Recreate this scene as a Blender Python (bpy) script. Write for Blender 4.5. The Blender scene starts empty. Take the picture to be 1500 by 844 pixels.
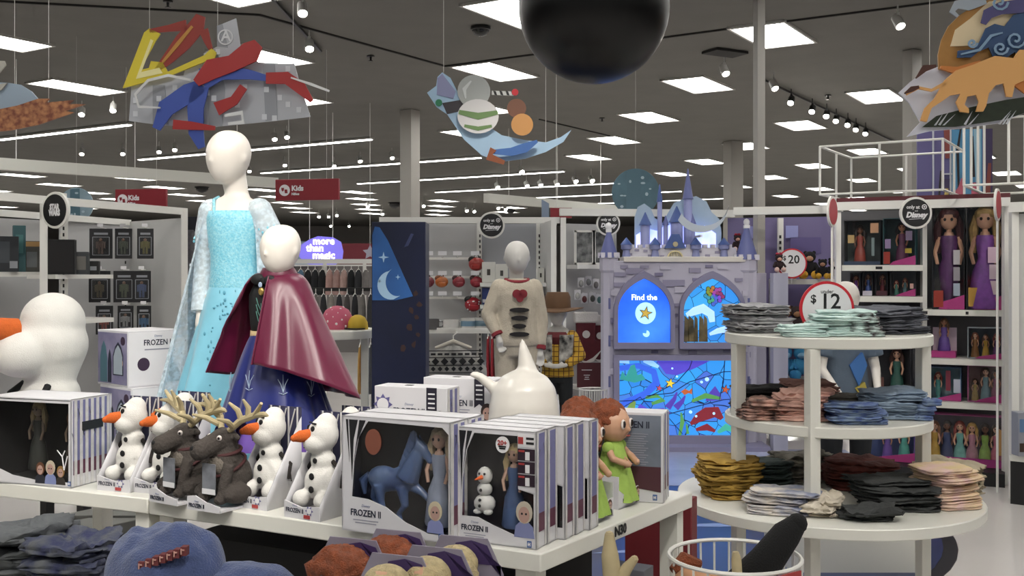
import bpy, math, random
from math import sin, cos, pi, radians
from mathutils import Vector, Matrix, noise as mnoise

SC = bpy.context.scene
COL = SC.collection
R = random.Random(7)
F = 1529.0            # focal length in photograph pixels
EYE = 1.6             # eye height; the camera looks along +Y
CEIL = 4.37

# ---------------------------------------------------------------- camera, world, exposure
cam = bpy.data.objects.new('camera', bpy.data.cameras.new('camera'))
COL.objects.link(cam)
cam.location = (0, 0, EYE)
cam.rotation_euler = (pi / 2, 0, 0)
cam.data.sensor_width = 36.0
cam.data.lens = F / 1500 * 36.0
cam.data.shift_y = -22.0 / 1500
cam.data.clip_end = 200
SC.camera = cam
wd = bpy.data.worlds.new('world'); SC.world = wd
wd.use_nodes = True
wd.node_tree.nodes['Background'].inputs[0].default_value = (.9, .95, 1, 1)
wd.node_tree.nodes['Background'].inputs[1].default_value = 0.05
SC.view_settings.view_transform = 'Standard'
SC.view_settings.look = 'None'
SC.view_settings.gamma = 1
SC.view_settings.exposure = 0.5
PANEL_POWER = 8.6
STRIP_POWER = 7.0
SPOT_POWER = 160.0

# ---------------------------------------------------------------- helpers
def W(px, py, D):
    return Vector(((px - 750) / F * D, D, EYE + (400 - py) / F * D))
def G(px, py, z):
    D = F * (EYE - z) / (py - 400)
    return Vector(((px - 750) / F * D, D, z))
def lin(h):
    h = h.lstrip('#')
    r = [int(h[i:i + 2], 16) / 255 for i in (0, 2, 4)]
    return tuple(c / 12.92 if c <= .04045 else ((c + .055) / 1.055) ** 2.4 for c in r) + (1,)

MATS = {}
def M(name, hx='#cccccc', rough=.55, metal=0, noise=0, scale=12, bump=0, bscale=None, coat=0, emit=0, sheen=0, hx2=None, spec=.5):
    if name in MATS: return MATS[name]
    m = bpy.data.materials.new(name); MATS[name] = m
    m.use_nodes = True
    nt = m.node_tree; b = nt.nodes['Principled BSDF']
    b.inputs['Base Color'].default_value = lin(hx)
    b.inputs['Roughness'].default_value = rough
    b.inputs['Metallic'].default_value = metal
    b.inputs['Coat Weight'].default_value = coat
    b.inputs['Sheen Weight'].default_value = sheen
    b.inputs['Specular IOR Level'].default_value = spec
    if emit:
        b.inputs['Emission Color'].default_value = lin(hx)
        b.inputs['Emission Strength'].default_value = emit
    if noise or hx2 or bump:
        tc = nt.nodes.new('ShaderNodeTexCoord')
        if noise or hx2:
            n = nt.nodes.new('ShaderNodeTexNoise'); n.inputs['Scale'].default_value = scale; n.inputs['Detail'].default_value = 4
            nt.links.new(tc.outputs['Object'], n.inputs['Vector'])
            mx = nt.nodes.new('ShaderNodeMix'); mx.data_type = 'RGBA'
            c = lin(hx); k = 1 - noise
            mx.inputs[6].default_value = c
            mx.inputs[7].default_value = lin(hx2) if hx2 else (c[0] * k, c[1] * k, c[2] * k, 1)
            rp = nt.nodes.new('ShaderNodeMapRange')
            rp.inputs[1].default_value = .35; rp.inputs[2].default_value = .65
            nt.links.new(n.outputs['Fac'], rp.inputs[0]); nt.links.new(rp.outputs[0], mx.inputs[0])
            nt.links.new(mx.outputs[2], b.inputs['Base Color'])
            if emit: nt.links.new(mx.outputs[2], b.inputs['Emission Color'])
        if bump:
            n2 = nt.nodes.new('ShaderNodeTexNoise'); n2.inputs['Scale'].default_value = bscale or scale * 4; n2.inputs['Detail'].default_value = 3
            nt.links.new(tc.outputs['Object'], n2.inputs['Vector'])
            bp = nt.nodes.new('ShaderNodeBump'); bp.inputs['Strength'].default_value = bump; bp.inputs['Distance'].default_value = .01
            nt.links.new(n2.outputs['Fac'], bp.inputs['Height']); nt.links.new(bp.outputs[0], b.inputs['Normal'])
    return m
def clear_mat(name, tint='#ffffff', gloss=.1, rough=.08, mist=0, mist_col='#ffffff'):
    if name in MATS: return MATS[name]
    m = bpy.data.materials.new(name); MATS[name] = m
    m.use_nodes = True; nt = m.node_tree
    nt.nodes.remove(nt.nodes['Principled BSDF'])
    out = nt.nodes['Material Output']
    tr = nt.nodes.new('ShaderNodeBsdfTransparent'); tr.inputs[0].default_value = lin(tint)
    gl = nt.nodes.new('ShaderNodeBsdfGlossy'); gl.inputs['Roughness'].default_value = rough
    mx = nt.nodes.new('ShaderNodeMixShader'); mx.inputs[0].default_value = gloss
    nt.links.new(tr.outputs[0], mx.inputs[1]); nt.links.new(gl.outputs[0], mx.inputs[2])
    last = mx
    if mist:
        df = nt.nodes.new('ShaderNodeBsdfDiffuse'); df.inputs[0].default_value = lin(mist_col)
        m2 = nt.nodes.new('ShaderNodeMixShader'); m2.inputs[0].default_value = mist
        nt.links.new(mx.outputs[0], m2.inputs[1]); nt.links.new(df.outputs[0], m2.inputs[2]); last = m2
    nt.links.new(last.outputs[0], out.inputs[0])
    return m

class MB:
    def __init__(s): s.v = []; s.f = []; s.m = []; s.mats = []
    def mi(s, mat):
        if mat not in s.mats: s.mats.append(mat)
        return s.mats.index(mat)
    def add(s, vs, fs, mat, T=None):
        o = len(s.v); k = s.mi(mat)
        if T is not None: vs = [T @ Vector(p) for p in vs]
        s.v += [tuple(p) for p in vs]
        for f in fs: s.f.append([o + i for i in f]); s.m.append(k)
        return s
    def box(s, c, d, mat, rz=0, T=None):
        x, y, z = [q / 2 for q in d]
        vs = [(-x, -y, -z), (x, -y, -z), (x, y, -z), (-x, y, -z), (-x, -y, z), (x, -y, z), (x, y, z), (-x, y, z)]
        fs = [(0, 3, 2, 1), (4, 5, 6, 7), (0, 1, 5, 4), (1, 2, 6, 5), (2, 3, 7, 6), (3, 0, 4, 7)]
        A = Matrix.Translation(c) @ Matrix.Rotation(rz, 4, 'Z')
        return s.add(vs, fs, mat, A if T is None else T @ A)
    def prism(s, poly, y0, y1, mat, T=None):      # polygon in x,z extruded along y
        n = len(poly)
        vs = [(x, y0, z) for x, z in poly] + [(x, y1, z) for x, z in poly]
        fs = [list(range(n)), list(range(2 * n - 1, n - 1, -1))] + [(i, i + n, (i + 1) % n + n, (i + 1) % n) for i in range(n)]
        return s.add(vs, fs, mat, T)
    def slab(s, poly, z0, z1, mat, T=None):       # polygon in x,y extruded along z
        n = len(poly)
        vs = [(x, y, z0) for x, y in poly] + [(x, y, z1) for x, y in poly]
        fs = [list(range(n - 1, -1, -1)), list(range(n, 2 * n))] + [(i, (i + 1) % n, (i + 1) % n + n, i + n) for i in range(n)]
        return s.add(vs, fs, mat, T)
    def rings(s, rs, mat, closed=True, caps=True, T=None):   # list of equal-length rings
        n = len(rs[0]); vs = [p for r in rs for p in r]; fs = []
        for j in range(len(rs) - 1):
            for i in range(n if closed else n - 1):
                a = j * n + i; b = j * n + (i + 1) % n
                fs.append((a, b, b + n, a + n))
        if caps and closed:
            fs.append(list(range(n - 1, -1, -1))); fs.append([(len(rs) - 1) * n + i for i in range(n)])
        return s.add(vs, fs, mat, T)
    def lathe(s, prof, mat, n=20, c=(0, 0, 0), sx=1, sy=1, T=None):
        rs = [[(c[0] + max(r, 1e-4) * sx * cos(2 * pi * i / n), c[1] + max(r, 1e-4) * sy * sin(2 * pi * i / n), c[2] + z) for i in range(n)] for r, z in prof]
        return s.rings(rs, mat, T=T)
    def ell(s, c, r, mat, n=16, T=None):
        if not hasattr(r, '__len__'): r = (r, r, r)
        k = max(4, n // 2)
        rs = []
        for j in range(k + 1):
            a = -pi / 2 + pi * j / k; q = max(cos(a), .02)
            rs.append([(c[0] + r[0] * q * cos(2 * pi * i / n), c[1] + r[1] * q * sin(2 * pi * i / n), c[2] + r[2] * sin(a)) for i in range(n)])
        return s.rings(rs, mat, T=T)
    def tube(s, pts, r, mat, n=8, T=None):
        pts = [Vector(p) for p in pts]
        if not hasattr(r, '__len__'): r = [r] * len(pts)
        rs = []; up = None
        for i, p in enumerate(pts):
            d = (pts[min(i + 1, len(pts) - 1)] - pts[max(i - 1, 0)]).normalized()
            if up is None: up = Vector((0, 0, 1)) if abs(d.z) < .9 else Vector((1, 0, 0))
            a = d.cross(up)
            if a.length < 1e-4: a = d.cross(Vector((.3, 1, .2)))
            a.normalize(); b = a.cross(d).normalized(); up = b
            rs.append([p + r[i] * (a * cos(2 * pi * k / n) + b * sin(2 * pi * k / n)) for k in range(n)])
        return s.rings(rs, mat, T=T)
    def caps(s, p0, p1, r0, r1, mat, n=12):
        s.tube([p0, p1], [r0, r1], mat, n); s.ell(p0, r0, mat, n); s.ell(p1, r1, mat, n); return s
    def surf(s, fn, nu, nv, mat, closed=False, T=None):
        rs = [[fn(i / (nu if closed else nu - 1), j / (nv - 1)) for i in range(nu)] for j in range(nv)]
        return s.rings(rs, mat, closed=closed, caps=False, T=T)

def shade(me, ang=38):
    for p in me.polygons: p.use_smooth = True
    try: me.set_sharp_from_angle(angle=radians(ang))
    except Exception: pass
def ob(mb, name, parent=None, bevel=0, remesh=0, smooth=0, solid=0, sub=0, ang=38, bake=False):
    me = bpy.data.meshes.new(name)
    me.from_pydata(mb.v, [], mb.f)
    for m in mb.mats: me.materials.append(m)
    me.polygons.foreach_set('material_index', mb.m)
    me.update(); shade(me, ang)
    o = bpy.data.objects.new(name, me); COL.objects.link(o)
    if parent is not None: o.parent = parent
    if remesh:
        q = o.modifiers.new('r', 'REMESH'); q.mode = 'VOXEL'; q.voxel_size = remesh; q.use_smooth_shade = True
    if smooth:
        q = o.modifiers.new('s', 'SMOOTH'); q.iterations = smooth; q.factor = .5
    if solid:
        q = o.modifiers.new('t', 'SOLIDIFY'); q.thickness = solid; q.offset = 0
    if sub:
        q = o.modifiers.new('u', 'SUBSURF'); q.levels = sub; q.render_levels = sub
    if bevel:
        q = o.modifiers.new('b', 'BEVEL'); q.width = bevel; q.segments = 2; q.limit_method = 'ANGLE'; q.angle_limit = radians(50)
    if bake:
        dg = bpy.context.evaluated_depsgraph_get()
        nm = bpy.data.meshes.new_from_object(o.evaluated_get(dg))
        o.modifiers.clear(); o.data = nm; nm.name = name
        if remesh:
            for p in nm.polygons: p.use_smooth = True
    return o
def tag(o, label, cat, group=None):
    o['label'] = label; o['category'] = cat
    if group: o['group'] = group
    return o
def TH(name, label, cat, loc=(0, 0, 0), rz=0, group=None):
    o = bpy.data.objects.new(name, None); COL.objects.link(o); o.empty_display_size = .1
    o.location = loc; o.rotation_euler = (0, 0, rz)
    return tag(o, label, cat, group)
def struct(name, mb, **k):
    o = ob(mb, name, **k); o['kind'] = 'structure'; return o
def dup(o, loc=None, rz=None, label=None, parent=None, group=None):
    c = o.copy(); COL.objects.link(c)
    if parent is not None: c.parent = parent
    if loc is not None: c.location = loc
    if rz is not None: c.rotation_euler = (0, 0, rz)
    if label: c['label'] = label
    if group: c['group'] = group
    for ch in list(o.children): dup(ch, parent=c)
    return c
def text(s, parent, loc, size, mat, rz=0, tilt=pi / 2, align='CENTER', ext=.0006, name='lettering', off=0, sx=1, roll=0, spc=1, shear=0):
    cu = bpy.data.curves.new(name, 'FONT'); cu.body = s; cu.size = size; cu.align_x = align; cu.align_y = 'CENTER'
    cu.extrude = ext; cu.offset = off; cu.resolution_u = 2; cu.space_character = spc
    cu.materials.append(mat)
    cu.shear = shear
    f = bpy.data.objects.new(name, cu); COL.objects.link(f)
    me = bpy.data.meshes.new_from_object(f.evaluated_get(bpy.context.evaluated_depsgraph_get()))
    bpy.data.objects.remove(f); bpy.data.curves.remove(cu); me.name = name
    o = bpy.data.objects.new(name, me); COL.objects.link(o)
    if parent is not None: o.parent = parent
    o.matrix_local = Matrix.Translation(loc) @ Matrix.Rotation(rz, 4, 'Z') @ Matrix.Rotation(tilt, 4, 'X') @ Matrix.Rotation(roll, 4, 'Z') @ Matrix.Diagonal((sx, 1, 1, 1))
    return o
def circ(cx, cz, r, n=28, rx=None, a0=0, a1=2 * pi):
    return [(cx + (rx or r) * cos(a0 + (a1 - a0) * i / n), cz + r * sin(a0 + (a1 - a0) * i / n)) for i in range(n)]

# common materials
white = M('white_laminate', '#d9d8d0', .35, noise=.04, scale=3)
whitem = M('white_metal', '#dcdbd6', .4)
paper = M('white_card', '#dedde0', .5, noise=.03)
black = M('black_plastic', '#0c0c0e', .4)
dark = M('dark_card', '#15151c', .45)
ink = M('black_ink', '#121316', .6)
red = M('signal_red', '#c01f2e', .45)
pane = clear_mat('clear_plastic', gloss=.035, rough=.06)
# ---------------------------------------------------------------- the room
E1 = Vector((-.846, .533)); E2 = Vector((.533, .846))      # the store's two grid directions
flm = M('polished_floor', '#ddd8d4', .16, noise=.05, scale=1.2, coat=.2)
struct('floor', MB().box((0, 25, -.05), (70, 80, .1), flm))
clm = M('grey_ceiling_tile', '#6d6b66', .85, noise=.08, scale=2, bump=.15, bscale=60)
struct('ceiling', MB().box((0, 25, CEIL + .06), (70, 80, .1), clm))
wm = M('far_wall_paint', '#8f8b88', .7)
struct('wall_back', MB().box((0, 62, 2.2), (70, .2, 4.5), wm))
struct('wall_left', MB().box((-33, 25, 2.2), (.2, 80, 4.5), wm))
struct('wall_right', MB().box((33, 25, 2.2), (.2, 80, 4.5), wm))
seam = M('ceiling_seam', '#2c2b2a', .8)
def strip(a, b, w, h, mat, mb=None):
    mb = mb or MB(); d = (b - a); L = d.length; ang = math.atan2(d.y, d.x)
    mid = (a + b) / 2
    return mb.box(mid, (L, w, h), mat, ang)
n = 0
for (x, y, x2, y2) in ((380, 22, 652, 97), (652, 97, 1140, 33), (1140, 33, 1400, 0), (790, 175, 905, 202), (0, 2, 380, 22)):
    n += 1
    struct('trim_%d' % n, strip(G(x, y, CEIL), G(x2, y2, CEIL), .025, .02, seam))

# recessed panels on the staggered grid, long strip lights on the left
dif = M('panel_diffuser', '#fffdf8', .5, emit=PANEL_POWER)
frm = M('panel_trim', '#b9b7b2', .5)
A_, B_ = Vector((-.3, 3.2)), Vector((2.97, 1.0))
g1 = math.atan2(E1.y, E1.x)
proto = None; seen = {}
ORD = 'first second third fourth fifth sixth seventh eighth ninth tenth eleventh twelfth thirteenth fourteenth fifteenth sixteenth seventeenth'.split()
ordn = lambda i: ORD[i - 1]
for m_ in range(-8, 12):
    for n_ in range(-9, 7):
        p = Vector((2.74, 15.34)) + A_ * m_ + B_ * n_
        a, b = p.dot(E1), p.dot(E2)
        if 12.6 < a < 21.8 and b > 10.5: continue
        if p.y < -6 or p.y > 50: continue
        if p.y < 4 and abs(p.x) > 8: continue
        if p.y >= 4 and abs(p.x) > .62 * p.y + 2.5: continue
        loc = (p.x, p.y, CEIL)
        sx_, sy_ = 750 + p.x / p.y * F if p.y > .5 else -9, 400 - (CEIL - EYE) / p.y * F if p.y > .5 else -9
        if -40 < sx_ < 1540 and -30 < sy_ < 400:
            seen[n_] = seen.get(n_, 0) + 1
            lab = 'panel light, %s from the near end, %s' % (ordn(seen[n_]), 'panel row at the support pole' if n_ == 0 else '%s row %s of the support pole' % (ordn(1 - n_ if n_ < 0 else n_), 'left' if n_ < 0 else 'right'))
        else: lab = 'ceiling panel light outside the picture, above or behind the viewpoint'
        if proto is None:
            t = TH('ceiling_light', lab, 'ceiling light', loc, g1, 'recessed ceiling panel lights')
            fr = MB()
            for (cx, cy, sx, sy) in ((0, .62, .66, .03), (0, -.62, .66, .03), (.32, 0, .03, 1.27), (-.32, 0, .03, 1.27)):
                fr.box((cx, cy, -.002), (sx, sy, .03), frm)
            ob(fr, 'frame', t)
            ob(MB().box((0, 0, .004), (.61, 1.22, .012), dif), 'diffuser', t)
            proto = t
        else: dup(proto, loc, g1, lab)
sdf = M('strip_diffuser', '#fffdfa', .5, emit=STRIP_POWER)
for k in range(7):
    e2 = 12.5 + 4 * k; lo, hi = (16.2 if k == 0 else 13.8), 21
    mid = E1 * ((lo + hi) / 2) + E2 * e2
    t = TH('strip_light', ['first', 'second', 'third', 'fourth', 'fifth', 'sixth', 'seventh'][k] + ' long linear strip light along the dark ceiling, counted from the hanging hero board', 'ceiling light', (mid.x, mid.y, CEIL - .02), g1, 'long linear strip lights')
    ob(MB().box((0, 0, 0), (hi - lo + .06, .14, .04), frm), 'housing', t)
    ob(MB().box((0, 0, -.025), (hi - lo, .1, .02), sdf), 'diffuser', t)

# pillars and poles
pm = M('pillar_paint', '#a09d97', .6, noise=.04, scale=2)
t = TH('ceiling_column', 'square grey column rising to the ceiling behind the blue panel', 'column', (-1.74, 17.8, 0), radians(57))
ob(MB().box((0, 0, CEIL / 2), (.24, .24, CEIL), pm), 'column_shaft', t)
t = tag(ob(MB().box((W(1112, 0, 10).x, 10, CEIL / 2), (.085, .085, CEIL), pm, .3), 'support_pole', bevel=.005), 'slim pale support pole running floor to ceiling behind the castle', 'pole')
tag(ob(MB().box((W(1336, 0, 13).x, 13, CEIL / 2), (.16, .16, CEIL), pm, .4), 'support_post', bevel=.005), 'grey square post behind the walking cat hanging board', 'pole')
tag(ob(MB().box((W(1074, 0, 22).x, 22, CEIL / 2), (.3, .3, CEIL), pm, .4), 'distant_column', bevel=.005), 'distant grey column beyond the castle spires', 'column')
# white header beams
hb = M('header_beam', '#c9c9c2', .5)
for (a, b, h, lab, nm) in ((G(-60, 236, 3.0), G(405, 268, 3.0), .15, 'pale header beam hanging above the action figure shelves', 'a'),
                       (G(712, 290, 3.0), G(905, 307, 3.0), .17, 'pale header beam hanging behind the blue translucent disc', 'b')):
    t = TH('header_beam', lab, 'beam')
    ob(strip(a, b, .12, h, hb), 'beam_body', t)
    mb = MB()
    for q in (.15, .5, .85):
        p = a.lerp(b, q); mb.tube([p, (p.x, p.y, CEIL)], .006, whitem, 5)
    ob(mb, 'hanging_wires', t)

# track lights: cylinder heads on stems, lamp disc in front, a spot lamp inside the added aimed ones
headw = M('track_head_white', '#b9b8b4', .4)
headb = M('track_head_black', '#1d1d1f', .4)
lampm = M('track_lamp', '#fff6e8', .4, emit=60)
def track_light(p, aim, label, hm=headw, spot=0, size=1.0, drop=.16):
    t = TH('track_light', label, 'track light', (p.x, p.y, p.z), 0, 'track spotlights under the ceiling')
    d = (Vector(aim) - p).normalized()
    q = d.to_track_quat('Z', 'Y').to_matrix().to_4x4()
    ob(MB().tube([(0, 0, .02), (0, 0, CEIL - p.z)], .008, hm, 6).box((0, 0, .05 * size), (.03, .03, .08 * size), hm), 'stem', t)
    ob(MB().lathe([(.03 * size, -.08 * size), (.05 * size, -.06 * size), (.055 * size, .085 * size), (.046 * size, .085 * size), (.044 * size, .06 * size)], hm, 12, T=q), 'lamp_head', t)
    ob(MB().lathe([(.001, .062 * size), (.043 * size, .062 * size), (.043 * size, .068 * size), (.001, .07 * size)], lampm, 12, T=q), 'lamp_face', t)
    if spot:
        l = bpy.data.lights.new('spot', 'SPOT'); l.energy = spot; l.spot_size = radians(46); l.spot_blend = .7; l.shadow_soft_size = .05; l.color = (1, .95, .87)
        lo = bpy.data.objects.new('spot_lamp', l); COL.objects.link(lo); lo.parent = t
        lo.matrix_local = d.to_track_quat('-Z', 'Y').to_matrix().to_4x4() @ Matrix.Translation((0, 0, -.1 * size))
    return t
def rail(a, b, label, col=headb):
    return tag(ob(strip(a, b, .03, .03, col), 'track_rail'), label, 'track rail')
zt = 4.2
near = [(443, 12, 'upper white track spot above the ice blue dress mannequin'), (453, 65, 'lower white track spot above the ice blue dress mannequin'),
        (120, 163, 'small track spot beside the copper flame board'), (166, 157, 'bright track spot left of the hero skyline board'),
        (1061, 102, 'single track spot right of the black ball'), (1315, 31, 'bright single spot left of the walking cat board'),
        (1133, 124, 'track spot peeping out right of the slim pale pole')]
for x, y, lab in near: track_light(G(x, y, zt), G(x, y, zt) + Vector((.3, -1.2, -1.6)), lab)
chain = [(1159, 147), (1190, 160), (1211, 167), (1225, 174), (1242, 180), (1254, 187), (1268, 193)]
od = ['first', 'second', 'third', 'fourth', 'fifth', 'sixth', 'seventh']
for i, (x, y) in enumerate(chain):
    track_light(G(x, y, zt), G(x, y, zt) + Vector((-.6, -1.3, -1.2)), od[i] + ' black spot along the track rail right of the pole', headb)
rail(G(1120, 118, CEIL - .03), G(1310, 208, CEIL - .03), 'dark track rail carrying the chain of seven black spots')
rail(G(395, -6, CEIL - .03), G(470, 75, CEIL - .03), 'short dark track rail above the ice blue dress mannequin')
mid = [(180, 222), (233, 219), (256, 216), (402, 200), (420, 197), (417, 239), (489, 240), (527, 233), (574, 228), (120, 222), (365, 248)]
for i, (x, y) in enumerate(sorted(mid)):
    track_light(G(x, y, zt), G(x, y, zt) + Vector((.4, -1.2, -1.6)), 'small white track spot over the kids department signs, %s from the left' % ordn(i + 1))
far = [(467, 316), (481, 316), (493, 314), (560, 312), (484, 330), (511, 330), (538, 301), (620, 300), (683, 307), (694, 308), (729, 303), (740, 305), (771, 270), (791, 269), (815, 268), (842, 263), (866, 262), (728, 272), (763, 249)]
for i, (x, y) in enumerate(sorted(far)):
    track_light(G(x, y, zt - .1), G(x, y, zt - .1) + Vector((.4, -1.2, -1.0)), 'distant white track spot far down the store, %s from the left' % (ordn(i + 1) if i < 17 else ('eighteenth', 'nineteenth')[i - 17]), size=1.3)
# unseen spots added to light the displays, aimed from above the frame
tgt = [((-.6, 1.3, zt), (-1.02, 3.8, 1.75)), ((.9, .9, zt), (-.8, 3.65, 1.5)), ((.2, .2, zt), (-.2, 3, 1.05)), ((2.4, 1.9, zt), (1.3, 4.1, 1.1)), ((-1.9, .7, zt), (-1.7, 3.8, 1.1)),
       ((3.4, 4.5, zt), (3.3, 8.2, 1.5)), ((-2.6, 5.2, zt), (-3.4, 9, 1.5)), ((.2, 4.9, zt), (.2, 7.2, 1.3)), ((1.6, 5.4, zt), (1.7, 9.4, 1.3))]
for i, (p, a) in enumerate(tgt):
    track_light(Vector(p), a, '%s added unseen spot lighting the display aisle, above the picture' % ordn(i + 1), spot=SPOT_POWER * (1.0 if i in (0, 1) else .7))

# small ceiling fittings
def dome_cam(x, y, r, lab):
    p = G(x, y, CEIL)
    t = TH('security_camera', lab, 'security camera', p, 0)
    ob(MB().lathe([(r * 1.15, 0), (r * 1.15, -.03), (r, -.035)], headb, 20), 'mount_ring', t)
    ob(MB().lathe([(r, -.03), (r * .95, -r * .45), (r * .7, -r * .8), (r * .3, -r), (.001, -r * 1.03)], M('smoked_dome', '#050506', .08), 20), 'dome', t)
dome_cam(704, 40, .1, 'black dome security camera on the ceiling left of the big black ball')
dome_cam(578, 297, .22, 'small black dome camera far off beside the grey column')
dome_cam(296, 274, .2, 'black dome camera past the left kids sign')
dome_cam(748, 306, .2, 'far black dome camera above the round black emblem sign')
for (x, y, lab) in ((543, 82, 'dark ceiling sprinkler between the two track spots and the toy board'), (967, 2, 'dark sprinkler right of the big black ball'), (882, 173, 'tiny sprinkler left of the panel lights'), (1213, 140, 'sprinkler near the black spot chain'), (246, 2, 'sprinkler at the ceiling above the hero board')):
    p = G(x, y, CEIL)
    t = TH('sprinkler', lab, 'sprinkler', p)
    ob(MB().lathe([(.05, 0), (.05, -.01), (.015, -.015), (.012, -.06)], headb, 12), 'escutcheon', t)
    ob(MB().lathe([(.03, -.06), (.03, -.066)], headb, 10), 'deflector', t)
p = G(1062, 76, CEIL)
tag(ob(MB().box((p.x, p.y, CEIL - .012), (.5, .3, .03), seam, .5), 'air_vent'), 'dark air vent in the ceiling above the single spot', 'vent')

# big black ball
t = TH('hanging_ball', 'huge glossy black ball hanging from the ceiling', 'ball', (0, 0, 0))
c = W(870, 12, 4.0)
ob(MB().ell((c.x, c.y, c.z), .288, M('black_balloon', '#030304', .34, noise=.4, scale=6, spec=.35), 48), 'ball_skin', t)
ob(MB().tube([(c.x, c.y, c.z + .28), (c.x, c.y, CEIL)], .004, black, 6), 'hanging_cord', t)
# translucent discs
def disc(px, py, r, D, lab, col):
    c = W(px, py, D); t = TH('hanging_disc', lab, 'hanging sign', c, 0)
    ob(MB().prism(circ(0, 0, r, 40), -.008, .008, M('disc_' + col, col, .3, noise=.3, scale=4)), 'disc_panel', t, bevel=.003)
    sw = M('disc_print', '#b4c8d2', .4)
    mb = MB()
    for k in range(9):
        a = R.uniform(0, 6.28); q = r * R.uniform(.45, .85); x, z = q * cos(a), q * sin(a)
        mb.prism(circ(x, z, r * R.uniform(.03, .09), 6, rx=r * R.uniform(.05, .12)), -.011, -.008, sw)
    ob(mb, 'printed_marks', t)
    ob(MB().prism([(-r * .4, -r * .9), (r * .25, -r * .95), (r * .2, r * .95), (-r * .35, r * .9)], -.010, -.008, M('disc_band', '#567684', .4)), 'printed_band', t)
    ob(MB().tube([(0, 0, r), (0, 0, CEIL - c.z)], .0012, whitem, 5), 'hanging_wire', t)
disc(931, 282, .265, 11.6, 'round blue grey translucent disc hanging left of the castle spires', '#5d7f8e')
disc(112, 300, .2, 12.2, 'small pale blue disc behind the action figure shelf', '#9db6c4')
# ---------------------------------------------------------------- hanging cut-out boards
def ribbon(pts, ws):
    L, Rr = [], []
    for i, p in enumerate(pts):
        a = Vector(pts[max(i - 1, 0)]); b = Vector(pts[min(i + 1, len(pts) - 1)]); d = (b - a).normalized(); nn = Vector((-d.y, d.x))
        L.append(tuple(Vector(p) + nn * ws[i])); Rr.append(tuple(Vector(p) - nn * ws[i]))
    return L + Rr[::-1]
def ccw(p):
    a = sum(p[i][0] * p[(i + 1) % len(p)][1] - p[(i + 1) % len(p)][0] * p[i][1] for i in range(len(p)))
    return p if a > 0 else p[::-1]
def board(label, c, D, layers, rz=0, wires=(), top=0, cat='hanging sign', name='hanging_board'):
    cx, cy = c; s = D / F
    t = TH(name, label, cat, W(cx, cy, D), rz)
    for (nm, mat, polys, y0, y1) in layers:
        for p in polys: ob(MB().prism(ccw([((x - cx) * s, (cy - y) * s) for x, y in p]), y0, y1, mat), nm, t)
    for (x, y) in wires:
        ob(MB().tube([((x - cx) * s, .01, (cy - y) * s), ((x - cx) * s, .01, CEIL - W(cx, cy, D).z)], .0012, whitem, 5), 'hanging_wire', t)
    return t
def pm_(h, **k): return M('print_' + h, h, k.pop('rough', .5), **k)
sky = [(186, 176), (190, 124), (206, 122), (206, 112), (268, 110), (272, 95), (297, 93), (298, 78), (318, 68), (318, 38), (346, 27), (353, 72), (380, 92), (413, 94), (432, 94), (440, 122), (456, 172), (400, 178), (300, 187), (230, 182)]
win = [[(x, y), (x + 7, y), (x + 7, y + 8), (x, y + 8)] for x, y in ((193, 142), (193, 162), (228, 140), (252, 124), (300, 132), (316, 72), (310, 140), (356, 124), (388, 128), (420, 98), (408, 140), (385, 168), (400, 170), (436, 158), (248, 160), (345, 150), (420, 150))]
dk = [[(300, 80), (318, 72), (330, 130), (326, 185), (306, 186)], [(222, 124), (240, 124), (246, 182), (222, 181)], [(386, 96), (404, 95), (408, 176), (390, 178)], [(318, 38), (326, 35), (334, 70), (318, 68)]]
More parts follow.
